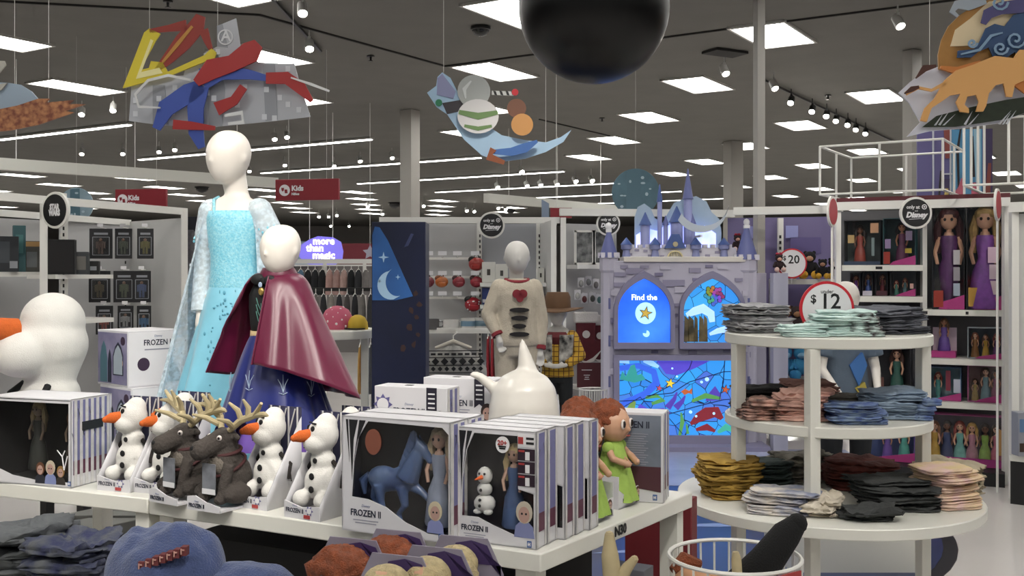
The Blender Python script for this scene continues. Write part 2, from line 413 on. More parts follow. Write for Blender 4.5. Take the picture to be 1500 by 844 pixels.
t = board('grey city skyline hanging board with yellow beam, red comet and blue ribbon', (320, 115), 6, [
    ('skyline_panel', pm_('#b4b7be'), [sky], 0, .012), ('tower_shades', pm_('#94979e'), dk, -.003, 0),
    ('tower_windows', pm_('#d2d5da'), win, -.006, -.003),
    ('yellow_beam', pm_('#d8c638'), [[(180, 129), (212, 48), (220, 42), (236, 50), (229, 60), (205, 103), (219, 100), (222, 90), (240, 92), (247, 106), (302, 82), (312, 72), (319, 78), (317, 86), (247, 113), (225, 118)]], -.03, -.018),
    ('pale_beam_core', pm_('#efe7a8'), [[(200, 116), (222, 58), (226, 60), (208, 106), (235, 100), (240, 108)]], -.033, -.03),
    ('red_comet', pm_('#8f2f26'), [ribbon([(228, 106), (250, 84), (270, 62), (290, 40), (296, 24)], [3, 9, 13, 12, 7]), ribbon([(220, 46), (250, 42), (275, 38)], [3, 5, 8]), ribbon([(300, 45), (306, 62), (311, 74)], [7, 5, 3])], -.03, -.018),
    ('comet_stripe', pm_('#b9853a'), [ribbon([(240, 92), (262, 66), (284, 40)], [2, 3, 2])], -.034, -.03),
    ('blue_ribbon', pm_('#3e55a8'), [ribbon([(232, 190), (246, 160), (280, 138), (300, 128)], [6, 13, 14, 10]), ribbon([(298, 128), (290, 160), (291, 196), (299, 218)], [12, 12, 11, 5]), ribbon([(300, 118), (330, 108), (370, 112), (398, 118)], [16, 11, 7, 4])], -.05, -.038),
    ('red_ribbon', pm_('#a32a2a'), [ribbon([(292, 124), (315, 104), (345, 96), (372, 80), (384, 68)], [6, 15, 12, 16, 8]), ribbon([(395, 118), (425, 118), (445, 132), (462, 152)], [8, 9, 9, 3]), ribbon([(258, 184), (285, 186), (320, 190)], [7, 6, 3]), ribbon([(362, 130), (348, 150), (322, 162)], [6, 7, 10])], -.062, -.05),
    ('white_streak', pm_('#d8d9da'), [ribbon([(432, 118), (462, 128), (488, 138)], [1, 2, 1.5]), ribbon([(285, 120), (252, 113), (222, 120), (203, 140), (208, 158), (240, 160)], [1.5, 2, 2, 2, 2, 1]), ribbon([(335, 172), (360, 168), (362, 182), (340, 184)], [2, 3, 3, 2])], -.07, -.062),
], rz=radians(-3), wires=((318, 40), (216, 50), (430, 95)))
k = 6 / F
mb = MB(); n = 24
for a, b in ((11.5, 9.5),):
    for i in range(n):
        q0, q1 = 2 * pi * i / n, 2 * pi * (i + 1) / n
        mb.prism([(x * k + (331 - 320) * k, z * k + (115 - 55) * k) for x, z in ((a * cos(q0), a * sin(q0)), (a * cos(q1), a * sin(q1)), (b * cos(q1), b * sin(q1)), (b * cos(q0), b * sin(q0)))], -.009, -.003, pm_('#d5d7da'))
ob(mb, 'emblem_ring', t)
text('A', t, ((332 - 320) * k, -.008, (115 - 54) * k), .085, pm_('#d5d7da'), off=.002, ext=.002)

crs = [(626, 137), (639, 127), (641, 114), (648, 107), (660, 115), (673, 140), (700, 175), (735, 198), (770, 205), (800, 208), (822, 200), (838, 189), (826, 207), (800, 222), (770, 232), (735, 237), (706, 228), (680, 205), (655, 168), (640, 158)]
board('pale blue crescent hanging board with a white planet and a brown planet', (730, 172), 7, [
    ('crescent_panel', pm_('#a9c8e2', noise=.12, scale=3), [crs], 0, .012),
    ('dark_patch', pm_('#3a363c'), [[(648, 152), (676, 147), (690, 160), (655, 168)]], -.003, 0),
    ('purple_shade', pm_('#8f93b8'), [[(641, 116), (648, 109), (668, 135), (664, 146), (640, 140)]], -.004, -.001),
    ('pale_bubble', pm_('#a9adab'), [circ(694, 135, 24, 24)], -.02, -.01),
    ('bubble_glint', pm_('#cfd3d2'), [ribbon([(682, 146), (680, 132), (690, 120)], [1, 3, 1])], -.026, -.02),
    ('white_planet', pm_('#d8d6d6'), [circ(700, 172, 25, 26, rx=30)], -.04, -.026),
    ('green_band', pm_('#6b8a55'), [ribbon([(672, 166), (700, 172), (729, 166)], [3, 5, 3]), ribbon([(680, 186), (700, 190), (720, 186)], [2, 3, 2])], -.044, -.04),
    ('brown_planet', pm_('#6e4530'), [circ(756, 160, 14, 20)], -.05, -.04),
    ('orange_planet', pm_('#c08a4e'), [circ(764, 184, 16, 22)], -.06, -.05),
    ('blue_tail', pm_('#3f68a8'), [ribbon([(786, 208), (768, 218), (748, 224), (722, 224)], [2, 7, 6, 3])], -.066, -.054),
    ('rust_tip', pm_('#8a4b2c'), [ribbon([(722, 220), (716, 232), (738, 240)], [5, 6, 3])], -.072, -.06),
    ('striped_pole', pm_('#cfcfcf'), [ribbon([(720, 137), (752, 138)], [3, 3])], -.03, -.02),
    ('pole_stripes', black, [[(x, 134), (x + 4, 135), (x + 6, 141), (x + 2, 140)] for x in (722, 731, 740, 748)], -.032, -.03),
    ('red_knob', red, [circ(754, 136, 5, 12)], -.034, -.02),
    ('green_knob', pm_('#2f7f5a'), [circ(643, 152, 5, 12)], -.02, 0),
], rz=radians(4), wires=((650, 110), (800, 210)))

spir = lambda x, y, r: [ribbon([(x + r * (1 - i / 16) * cos(i * .62), y + r * (1 - i / 16) * sin(i * .62)) for i in range(15)], [1.6] * 15)]
board('tan walking cat hanging board over grass with curling blue waves', (1430, 100), 5, [
    ('white_backing', pm_('#d6d8e4'), [[(1332, 199), (1351, 178), (1336, 150), (1320, 134), (1338, 117), (1363, 99), (1380, 96), (1530, 96), (1530, 158), (1500, 166), (1462, 181), (1406, 188), (1365, 191)]], 0, .012),
    ('amber_disc', pm_('#a97a3a', noise=.3, scale=6), [[(1376, 101), (1375, 80), (1380, 58), (1390, 38), (1406, 22), (1425, 10), (1460, -5), (1530, -5), (1530, 100), (1400, 106)]], -.012, 0),
    ('parchment', pm_('#dcc9a4'), [[(1392, 68), (1399, 44), (1420, 28), (1446, 4), (1530, -4), (1530, 30), (1470, 50), (1424, 68)]], -.018, -.012),
    ('grey_curl', pm_('#9aa3ad'), [ribbon([(1440, 0), (1416, 8), (1400, 8), (1394, 18), (1402, 25)], [8, 9, 6, 4, 2])], -.026, -.018),
    ('navy_wave', pm_('#2c4a72'), [[(1400, 86), (1401, 76), (1424, 74), (1432, 62), (1440, 44), (1452, 38), (1466, 42), (1478, 26), (1495, 20), (1530, 12), (1530, 90), (1500, 92), (1480, 80), (1462, 92), (1450, 86), (1444, 72), (1430, 78), (1420, 86)]], -.036, -.026),
    ('purple_curl', pm_('#4a4676'), [ribbon([(1436, 38), (1442, 24), (1460, 16), (1485, 14), (1530, 6)], [4, 8, 9, 10, 9])], -.044, -.036),
    ('pale_spiral', pm_('#7f9cb8'), spir(1480, 62, 14) + spir(1459, 74, 11) + spir(1420, 66, 7) + spir(1458, 8, 12) + [ribbon([(1404, 82), (1430, 76), (1446, 56), (1462, 52)], [1, 2, 2, 1])], -.05, -.044),
    ('grass_strip', pm_('#24301f', noise=.3, scale=30), [[(1352, 186), (1372, 170), (1420, 158), (1470, 148), (1530, 140), (1530, 156), (1470, 176), (1400, 186)]], -.024, -.012),
    ('white_blades', pm_('#c6cad2'), [[(x, 184 - i % 2), (x + 3, 184), (x + 12 + 3 * (i % 3), 168 - 4 * (i % 2))] for i, x in enumerate((1368, 1374, 1380, 1410, 1416, 1458, 1463, 1468))], -.03, -.024),
    ('tan_cat', pm_('#dda765'), [[(1346, 178), (1355, 180), (1362, 160), (1380, 148), (1388, 142), (1402, 140), (1396, 152), (1402, 166), (1414, 168), (1414, 162), (1408, 156), (1412, 144), (1424, 142), (1428, 152), (1424, 166), (1434, 166), (1438, 158), (1442, 140), (1452, 128), (1462, 126), (1466, 145), (1474, 146), (1478, 128), (1500, 118), (1530, 112), (1530, 78), (1484, 78), (1476, 90), (1450, 86), (1420, 98), (1396, 106), (1380, 120), (1366, 146), (1352, 160)], ribbon([(1382, 124), (1362, 134), (1344, 130), (1326, 138)], [3, 2, 2, 3])], -.06, -.046),
    ('orange_shade', pm_('#c47a38'), [ribbon([(1376, 100), (1400, 106), (1432, 94)], [2, 6, 3]), ribbon([(1464, 108), (1484, 122), (1498, 138)], [8, 9, 5])], -.046, -.03),
    ('dark_tail_tip', pm_('#4a261c'), [ribbon([(1340, 116), (1352, 102), (1368, 99)], [1, 5, 2]), ribbon([(1324, 138), (1334, 132), (1344, 129)], [1, 4, 2])], -.064, -.05),
], rz=radians(-6), wires=((1365, 100), (1470, 30)))
board('copper flame streak hanging board with pale blue dome', (50, 150), 5, [
    ('pale_dome', pm_('#93a4b4'), [[(-20, 172), (-20, 120), (10, 121), (30, 124), (46, 134), (58, 148), (50, 168)]], 0, .012),
    ('dome_cap', pm_('#a8a59c'), [[(-20, 88), (8, 90), (10, 96), (0, 108), (-20, 118)], [(-20, 128), (12, 122), (4, 132), (-20, 136)]], -.012, -.002),
    ('copper_flame', pm_('#6e3b2c', noise=.45, scale=40, hx2='#b07a52'), [[(-20, 196), (-20, 166), (30, 156), (60, 146), (76, 146), (70, 152), (111, 148), (104, 154), (128, 154), (100, 164), (112, 166), (60, 184), (20, 192)]], -.03, -.016),
], wires=((20, 124), (70, 150)))

# ---------------------------------------------------------------- department signs
def kids_sign(px, py, w, h, D, lab):
    c = W(px, py, D); s = D / F
    t = TH('department_sign', lab, 'sign', c, radians(-12))
    w *= s; h *= s
    rd = M('sign_maroon', '#84202b', .45)
    ob(MB().box((0, 0, 0), (w, .05, h), rd), 'sign_board', t, bevel=.006)
    ob(MB().prism(circ(-w * .35, -h * .02, h * .27, 26), -.030, -.026, paper), 'round_badge', t)
    bx = -w * .35
    ob(MB().prism([(bx - h * .16, h * .1), (bx - h * .02, h * .1), (bx - h * .03, -h * .02), (bx - h * .1, -h * .08), (bx - h * .15, 0)], -.032, -.03, rd).prism([(bx + h * .0, h * .02), (bx + h * .14, h * .02), (bx + h * .16, -h * .16), (bx + h * .02, -h * .16)], -.032, -.03, rd), 'badge_shapes', t)
    text('Kids', t, (-w * .24, -.027, h * .06), h * .34, paper, align='LEFT', off=.004)
    text('Niños', t, (-w * .24, -.027, -h * .2), h * .16, paper, align='LEFT', off=.002)
    ob(MB().tube([(-w * .3, 0, h / 2), (-w * .3, 0, CEIL - c.z)], .0018, whitem, 5).tube([(w * .3, 0, h / 2), (w * .3, 0, CEIL - c.z)], .0018, whitem, 5), 'hanging_wires', t)
kids_sign(450.5, 278, 99, 31, 13, 'maroon kids department sign hanging right of the tall white mannequin head')
kids_sign(207, 292, 82, 30, 14, 'second maroon kids department sign past the action figure shelves')
c = W(815, 312, 13.5)
t = TH('department_sign', 'small maroon sign with blue side panel behind the round black emblem sign', 'sign', c, radians(6))
ob(MB().box((.06, 0, 0), (.28, .04, .13), M('sign_maroon')), 'sign_board', t)
ob(MB().prism([(-.19, -.1), (-.1, -.1), (-.1, .12), (-.19, .17)], -.03, .03, pm_('#7d8ba0')), 'side_panel', t)
ob(MB().box((0, .0, .8), (.008, .008, CEIL - c.z - .1 + .02), whitem).box((0, 0, CEIL - c.z - .3), (.006, .006, .6), whitem), 'hanging_wire', t)
# glowing cloud sign
c = W(470, 368, 18)
t = TH('glowing_sign', 'violet cloud shaped lit sign with white lettering beyond the clothes rails', 'sign', c, 0)
ob(MB().prism([(-.3, -.2), (-.1, -.26), (.2, -.25), (.36, -.18), (.38, .0), (.34, .16), (.2, .24), (-.05, .26), (-.2, .2), (-.36, .1), (-.4, -.05)], 0, .06, M('violet_glow', '#6f66c8', .5, emit=.7)), 'cloud_panel', t)
lt = M('neon_white', '#f4eeff', .5, emit=3.0)
for s_, x, z in (('more', .05, .17), ('than', -.1, .05), ('magic', .05, -.075)): text(s_, t, (x, -.01, z), .17, lt, off=.004)
ob(MB().tube([(-.2, .03, .2), (-.2, .03, CEIL - c.z)], .006, whitem, 5).tube([(.2, .03, .2), (.2, .03, CEIL - c.z)], .006, whitem, 5), 'hanging_wires', t)

# ---------------------------------------------------------------- round emblem signs on posts
def emblem(px, py, r, D, lab, post_to, wordmark=True, rx=1.0, rz=0):
    c = W(px, py, D)
    t = TH('round_sign', lab, 'sign', c, rz)
    r = r * D / F
    ob(MB().prism(circ(0, 0, r, 40), -.012, .012, whitem), 'white_rim', t, bevel=.002)
    ob(MB().prism(circ(0, 0, r * .86, 40), -.016, -.012, M('emblem_black', '#131316', .5)), 'black_disc', t)
    if wordmark:
        text('only at', t, (-r * .2, -.0165, r * .35), r * .3, paper, off=.001)
        mb = MB()
        def ring(a, b):
            for i in range(18):
                q0, q1 = 2 * pi * i / 18, 2 * pi * (i + 1) / 18
                mb.prism([(r * .5 + a * cos(q0), r * .37 + a * sin(q0)), (r * .5 + a * cos(q1), r * .37 + a * sin(q1)), (r * .5 + b * cos(q1), r * .37 + b * sin(q1)), (r * .5 + b * cos(q0), r * .37 + b * sin(q0))], -.018, -.016, paper)
        ring(r * .16, r * .11); mb.prism(circ(r * .5, r * .37, r * .055, 12), -.018, -.016, paper)
        mb.prism([(-r * .45, -r * .42), (r * .5, -r * .36), (r * .5, -r * .34), (-r * .45, -r * .39)], -.018, -.016, paper)
        ob(mb, 'bullseye_mark', t)
        text('and', t, (0, -.0165, r * .12), r * .13, paper)
        text('Disney', t, (0, -.0165, -r * .14), r * .46, paper, off=.003, shear=.25)
    else:
        text('STAR', t, (0, -.0165, r * .16), r * .42, paper, off=.004, sx=.7); text('WARS', t, (0, -.0165, -r * .16), r * .42, paper, off=.004, sx=.7)
    ob(MB().box((0, .05, r * .5), (.03, .09, r * .9), whitem), 'sign_bracket', t)
    return t
emblem(720, 330, 19.5, 10.15, 'round black emblem sign above the white pyjama mannequin', .02)
emblem(891, 328, 17.5, 10.12, 'round black emblem sign behind the left castle turret', .02)
emblem(1341, 312, 23.5, 7.95, 'largest round black emblem sign on the boxed doll shelves', .02)
e = emblem(82, 308, 27, 8.35, 'oval looking black emblem sign on the action figure shelves', .02, wordmark=False, rz=radians(-25))
for px, py, D, lab in ((1219, 310, 8.0, 'red oval aisle flag left of the boxed doll shelves'), (1461, 300, 7.6, 'red oval aisle flag right of the boxed doll shelves')):
    c = W(px, py, D)
    t = TH('aisle_flag', lab, 'sign', c, radians(56))
    ob(MB().prism(circ(0, 0, .118, 32), -.008, .008, whitem), 'white_rim', t)
    ob(MB().prism(circ(0, 0, .1, 32), -.011, .011, M('flag_red', '#a8484f', .5)), 'red_disc', t)
    ob(MB().box((0, 0, -c.z / 2 - .05), (.025, .014, c.z - .1), whitem), 'flag_post', t)
# ---------------------------------------------------------------- wall shelving
grey_panel = M('grey_back_panel', '#b2b2b3', .5, noise=.05, scale=2)
side_panel = M('white_side_panel', '#c9c9c8', .45, noise=.05, scale=2)
slot = M('slot_black', '#1a1a1b', .6)
def wallp(a, b, z0, z1, th, mat, mb=None):
    mb = mb or MB(); a = Vector((a[0], a[1], 0)); b = Vector((b[0], b[1], 0)); d = b - a
    return mb.box(((a.x + b.x) / 2, (a.y + b.y) / 2, (z0 + z1) / 2), (d.length, th, z1 - z0), mat, math.atan2(d.y, d.x))
def X(px, D): return ((px - 750) / F * D, D)
def zz(py, D): return EYE + (400 - py) / F * D
def slots(mb, x, y, z0, z1, w=.014, rz=0):
    z = z0
    while z < z1:
        mb.box((x, y, z), (w, .004, .03), slot, rz); z += .055

# left: action figure wall
t = TH('shelving_unit', 'white shelving wall of hanging action figures at the left', 'shelving', (0, 0, 0))
ob(wallp(X(-70, 9.1), X(60, 9.9), .15, 2.1, .03, grey_panel), 'back_panel', t)
ob(wallp(X(88, 10.05), X(191, 11.0), .15, 2.12, .03, grey_panel), 'back_panel', t)
ob(wallp(X(191, 11.0), X(268, 10.25), .05, 2.14, .03, side_panel), 'side_panel', t)
for px, D in ((64, 8.75), (270, 10.2), (94, 9.1)):
    p = X(px, D); ob(MB().box((p[0], p[1], 1.1), (.06, .05, 2.2), whitem, .4), 'upright', t)
ob(wallp(X(-80, 7.75), X(272, 10.25), 2.17, 2.235, .05, whitem), 'top_rail', t)
ob(wallp(X(-80, 8.6), X(190, 11.0), 2.1, 2.16, .04, whitem), 'rear_rail', t)
mb = MB(); p = X(188, 10.93); slots(mb, p[0] - .02, p[1] - .03, .5, 2.08, rz=.5); p = X(96, 9.05); slots(mb, p[0], p[1] - .04, .5, 2.0, rz=.5)
ob(mb, 'slot_strip', t)
ob(wallp(X(-70, 8.5), X(58, 9.45), zz(402, 9) - .02, zz(402, 9) + .02, .4, whitem), 'shelf', t)
ob(wallp(X(60, 8.9), X(146, 9.6), zz(405, 9.2) - .02, zz(405, 9.2) + .015, .3, whitem), 'shelf', t)
ob(wallp(X(-70, 8.5), X(58, 9.45), .95, .98, .4, M('dark_shelf', '#3a3a3c', .5)), 'shelf', t)
ob(wallp(X(60, 8.9), X(146, 9.5), zz(470, 9.2) - .02, zz(470, 9.2) + .02, .34, whitem), 'shelf', t)
# blister cards on pegs
def blister(loc, rz, w, h, hue, lab, grp):
    t = TH('action_figure_card', lab, 'toy', loc, rz, grp)
    ob(MB().box((0, 0, -h / 2), (w, .006, h), M('blister_card', '#17181c', .4)), 'backing_card', t)
    a, b = w * .36, h * .3
    mb = MB(); silver = M('silver_print', '#8d9096', .35)
    for (x, z, sx, sz) in ((-a, -h * .58, .006, h * .6), (a, -h * .58, .006, h * .6), (0, -h * .88, 2 * a, .006), (0, -h * .28, 2 * a, .006)):
        mb.box((x, -.005, z), (sx, .004, sz), silver)
    mb.box((0, -.005, -h * .17), (w * .6, .004, h * .07), silver)
    ob(mb, 'printed_border', t)
    body = M('toy_' + hue, hue, .5)
    mb = MB(); z0 = -h * .58
    mb.ell((0, -.018, z0 + h * .2), .016, M('toy_head', '#6e5648', .5), 8).box((0, -.018, z0 + h * .06), (.05, .02, h * .2), body).box((-.014, -.018, z0 - h * .14), (.018, .018, h * .24), body).box((.014, -.018, z0 - h * .14), (.018, .018, h * .24), body)
    mb.box((-.034, -.018, z0 + h * .03), (.014, .016, h * .22), body).box((.034, -.018, z0 + h * .03), (.014, .016, h * .22), body)
    ob(mb, 'figure', t)
    ob(MB().box((0, -.018, z0), (w * .62, .034, h * .58), clear_mat('blister_clear', gloss=.09, rough=.15)), 'blister', t)
    ob(MB().tube([(0, .3, .012), (0, -.05, .012)], .004, whitem, 6), 'peg', t)
    ob(MB().box((0, -.05, .03), (.05, .004, .03), paper), 'price_tag', t)
    return t
rows = [(335, ((148, 32, 44, '#5a4a44', 'first from left'), (181, 24, 44, '#3e4438', 'second from left'), (213, 23, 44, '#5f5a34', 'third from left')), 'top row'),
        (397, ((146, 30, 46, '#5a5240', 'first from left'), (182, 30, 46, '#474d3e', 'second from left'), (208, 25, 46, '#44506e', 'third from left')), 'middle row'),
        (448, ((153, 24, 42, '#6e3830', 'first from left'), (184, 22, 36, '#77787a', 'second from left'), (211, 20, 42, '#3c5a78', 'third from left')), 'bottom row')]
for py, its, rn in rows:
    for px, w, h, hue, od_ in its:
        D = 9.8
        blister(W(px, py, D), radians(12), w * D / F, h * D / F, hue, 'carded action figure hanging in the %s, %s' % (rn, od_), 'hanging action figure cards')
def plain_box(name, lab, c, d, hx, rz=0, cat='box', group=None, art=()):
    t = TH(name, lab, cat, (c[0], c[1], c[2] + .002), rz, group)
    ob(MB().box((0, 0, d[2] / 2), d, M('carton_' + hx, hx, .45)), 'carton', t, bevel=.003)
    for i, (x, z, sx, sz, hx2) in enumerate(art):
        ob(MB().box((x * d[0], -d[1] / 2 - .001, z * d[2]), (sx * d[0], .003, sz * d[2]), M('art_' + hx2, hx2, .5)), 'printed_panel', t)
    return t
zs = zz(402, 9) + .02
for px, D, w, h, hx, lab, art in ((8, 8.85, .2, .3, '#20242a', 'dark boxed helmet toy on the left shelf', ((-.1, .55, .5, .6, '#3b4046'), (.3, .2, .3, .2, '#8d9096'))),
                         (28, 9.05, .1, .4, '#2b5358', 'tall teal boxed figure on the left shelf', ((0, .6, .6, .4, '#3f6f70'),)),
                         (46, 9.2, .14, .27, '#4a4a46', 'brown topped boxed toy at the left shelf end', ((0, .9, 1, .16, '#a37f4e'), (0, .4, .6, .5, '#6a6d70')))):
    p = X(px, D); plain_box('toy_box', lab, (p[0], p[1], zs), (w, .12, h), hx, radians(28), art=art)
for px, D, w, h, hx, lab, art in ((89, 9.0, .24, .3, '#141416', 'large black box on the shelf below the oval emblem sign', ((0, .5, .84, .86, '#1f1d1f'),)),
                         (119, 9.3, .13, .2, '#3a3d40', 'grey boxed toy beside the large black box', ((0, .5, .7, .6, '#6c6a66'),)),
                         (138, 9.45, .09, .12, '#101114', 'small arched black box at the shelf end', ((0, .45, .6, .3, '#8d9096'),))):
    p = X(px, D); plain_box('toy_box', lab, (p[0], p[1], zz(405, 9.2) + .016), (w, .1, h), hx, radians(14), art=art)
for i, (px, h) in enumerate(((10, .2), (34, .15), (52, .22))):
    p = X(px, 8.8 + i * .17); plain_box('toy_box', ['dark box low on the left shelf, first', 'dark box low on the left shelf, middle', 'dark box low on the left shelf, last'][i], (p[0], p[1], .981), (.14, .12, h), '#232326', radians(28))
# navy end panel with poster
t = TH('end_panel', 'dark navy end panel with a grey poster behind the ice blue dress', 'display panel', (*X(296, 10.4), 0), radians(-10))
ob(MB().box((0, 0, 1.08), (.34, .05, 2.16), M('navy_panel', '#10131e', .45)), 'panel_board', t)
ob(MB().prism(ccw([(-.16, 1.5), (-.07, 1.5), (-.06, 1.53), (-.06, 2.0), (-.08, 2.03), (-.16, 2.03)]), -.035, -.026, M('poster_grey', '#6d6b70', .5, noise=.4, scale=25)), 'poster', t)

# ---------------------------------------------------------------- far clothes rails, cap table
def garment(loc, hx, w, h, lab, grp='clothes on the far rails', rz=0, hanger=True, th=.012):
    t = TH('hanging_garment', lab, 'clothes', loc, rz, grp)
    m_ = M('cloth_' + hx, hx, .85, noise=.2, scale=18, bump=.3)
    def fn(u, v):
        a = 2 * pi * u; ww = w / 2 * (.45 + .55 * min(1, v * 5)) * (1 + .08 * v); f = 1 + .13 * sin(a * 5) * v
        return (ww * cos(a) * f, (th + .008 * v) * sin(a) * f, -.03 - h * v)
    ob(MB().surf(fn, 20, 8, m_, closed=True), 'garment_cloth', t)
    if hanger: ob(MB().tube([(-w * .35, 0, -.05), (0, 0, -.01), (w * .35, 0, -.05)], .005, whitem, 5).tube([(0, 0, -.01), (0, 0, .04)], .004, whitem, 5), 'hanger', t)
    return t
D = 13.5
t = TH('clothes_rail', 'white clothes rail frame far behind the burgundy cape', 'clothes rail', (0, 0, 0))
for px in (396, 476, 534): ob(MB().box((*X(px, D), zz(383, D) / 2), (.04, .04, zz(383, D)), whitem), 'upright', t)
ob(wallp(X(392, D), X(548, D), zz(383, D) - .03, zz(383, D) + .03, .05, whitem), 'top_bar', t)
ob(wallp(X(392, D - .1), X(548, D - .1), zz(390, D), zz(390, D) + .02, .02, whitem), 'hang_bar', t)
cols = ['#8b8d92', '#6f7276', '#4f6e8a', '#5a7b92', '#5d8099', '#17181b', '#1f2024', '#17181b', '#b5938c', '#a88a84', '#b79a92', '#17181b', '#2b2c30', '#6f6b6a']
nm = ['grey', 'dark grey', 'denim blue', 'denim blue', 'pale denim', 'black', 'charcoal', 'black', 'dusty pink', 'dusty rose', 'pale pink', 'black', 'charcoal', 'mouse grey']
for i, hx in enumerate(cols):
    px = 398 + i * 10.6
    garment((*X(px, D - .1), zz(390, D) - .02), hx, .115, .32, '%s garment, %s from the left on the upper far rail' % (nm[i], ordn(i + 1)), rz=.85)
D = 12
t = TH('clothes_rail', 'lower dark clothes rail behind the spotted cap', 'clothes rail', (0, 0, 0))
ob(wallp(X(420, D), X(548, D), zz(424, D) - .02, zz(424, D) + .02, .05, black), 'top_bar', t)
for px in (424, 546): ob(MB().box((*X(px, D), zz(424, D) / 2), (.03, .03, zz(424, D)), black), 'upright', t)
cols = ['#2a2b2e', '#6a6866', '#3a3b3f', '#77736f', '#2c2d30', '#8c8780', '#303136', '#504b4a', '#26262a', '#74706c', '#2f3034']
for i, hx in enumerate(cols):
    garment((*X(428 + i * 11.5, D - .1), zz(424, D) - .03), hx, .1, .5, 'dark garment, %s from the left on the lower far rail' % ordn(i + 1), rz=.95)
# red wall band with shelf far behind
tag(ob(MB().box((W(505, 375, 21).x, 21, zz(372, 21)), (2.2, .1, .42), M('red_band', '#7d2a36', .5)).box((W(430, 375, 21).x, 20.9, zz(372, 21)), (1.0, .05, .5), pm_('#9fb7cf')).box((W(500, 0, 21).x, 21.05, .8), (3, .04, 1.9), pm_('#7a7674')), 'far_display_wall'), 'far red banded display wall under the violet lit sign', 'display panel')
c = W(542, 370, 17)
t = TH('hanging_star', 'small grey star ornament hanging right of the violet lit sign', 'ornament', c)
ob(MB().prism(ccw([(.12 * (1 if i % 2 == 0 else .5) * sin(i * pi / 5), .12 * (1 if i % 2 == 0 else .5) * cos(i * pi / 5)) for i in range(10)]), -.02, .02, pm_('#a5a3b4')), 'star', t)
ob(MB().tube([(0, 0, .1), (0, 0, CEIL - c.z)], .004, whitem, 5), 'hanging_wire', t)
# white round cap table
D = 7.6; tc = W(478, 482, D)
t = TH('round_table', 'white round table with caps behind the burgundy cape', 'table', (tc.x, D, 0))
ob(MB().lathe([(.001, tc.z - .06), (.36, tc.z - .06), (.365, tc.z - .05), (.365, tc.z - .005), (.36, tc.z), (.001, tc.z)], white, 40), 'tabletop', t)
for a in (.2, 2.3, 4.3): ob(MB().box((.28 * cos(a), .22 * sin(a), (tc.z - .06) / 2), (.05, .05, tc.z - .06), white), 'leg', t)
for px, hx, hx2, r, lab in ((494, '#c05a72', '#e8dfe0', .12, 'pink cap with white dots on the round table'), (524, '#c9a832', '#1c1a1a', .075, 'yellow cap with a black back on the round table')):
    p = X(px, D - .05 + (.0 if px > 500 else .05))
    t = TH('cap', lab, 'cap', (p[0], p[1], tc.z), .6)
    mm = M('cap_' + hx, hx, .7)
    ob(MB().lathe([(r, 0), (r * 1.02, r * .2), (r * .95, r * .7), (r * .7, r * 1.15), (r * .3, r * 1.38), (.001, r * 1.42)], mm, 20), 'crown_cloth', t)
    ob(MB().lathe([(r * .2, .004), (r, .004), (r * 1.02, .012), (r * .2, .012)], M('brim_' + hx2, hx2 if px > 500 else hx, .7), 20, c=(-r * .5 if px > 500 else r * .5, -.03, 0)), 'brim', t)
    if px < 500:
        mb = MB(); dm = M('dot_white', '#e4dcdc', .7)
        for k in range(40):
            th, ph = k * 2.399, math.asin(min(.95, .1 + .85 * (k / 40)))
            v = Vector((cos(th) * cos(ph), sin(th) * cos(ph), sin(ph) * 1.42)); mb.ell(v * r * .985, .011, dm, 6)
        ob(mb, 'white_dots', t)
# clothes hanging under the table
for i, (px, hx) in enumerate(((528, '#c9a15e'), (533, '#b96a3a'), (538, '#6a675c'), (543, '#4c4d52'))):
    garment((*X(px, 9), zz(500, 9)), hx, .13, .42, ['tan', 'rust', 'olive grey', 'slate'][i] + ' garment on the low rail left of the navy pillar panel', 'clothes left of the navy pillar', rz=1.45)
tag(ob(wallp(X(518, 9), X(552, 9), zz(497, 9) + .02, zz(497, 9) + .035, .03, whitem).box((*X(550, 9), zz(497, 9) / 2), (.03, .03, zz(497, 9)), whitem), 'low_rail'), 'low white garment rail left of the navy pillar panel', 'clothes rail')

# ---------------------------------------------------------------- navy pillar with wizard hat print
D = 7.0; s = D / F; p = X(584, D); topz = zz(325, D)
t = TH('printed_pillar', 'navy pillar panel printed with a blue pointed star hat', 'display panel', (p[0], p[1], 0))
w = 79 * s
ob(MB().box((0, .15, topz / 2), (w, .3, topz), M('night_navy', '#11193a', .4, noise=.3, scale=3)), 'pillar_body', t, bevel=.004)
q = lambda x, y: ((x - 584) * s, zz(y, D))
ob(MB().prism(ccw([q(545.5, 440), q(545.5, 345), q(549, 332), q(556, 333), q(568, 352), q(586, 392), q(605, 434), q(580, 440)]), -.004, .002, M('hat_blue', '#2c63a8', .5, noise=.25, scale=5)), 'hat_print', t)
mb = MB(); pale = M('pale_star', '#a8cbe6', .5)
def star4(x, y, r): 
    c = q(x, y); r *= s
    return ccw([(c[0] + (r if i % 2 == 0 else r * .28) * sin(i * pi / 4), c[1] + (r if i % 2 == 0 else r * .28) * cos(i * pi / 4)) for i in range(8)])
for x, y, r in ((562, 377, 8), (583, 406, 4), (556, 412, 3)): mb.prism(star4(x, y, r), -.006, -.004, pale)
out = [q(573 + 20 * cos(a), 418 + 21 * sin(a)) for a in [radians(d) for d in range(-100, -290, -12)]]
inn = [q(582 + 17 * cos(a), 413 + 21 * sin(a)) for a in [radians(d) for d in range(-285, -110, 12)]]
mb.prism(ccw(out + inn), -.006, -.004, pale)
ob(mb, 'moon_and_star_print', t)
mb = MB(); fade = M('faded_rust', '#3a2320', .5)
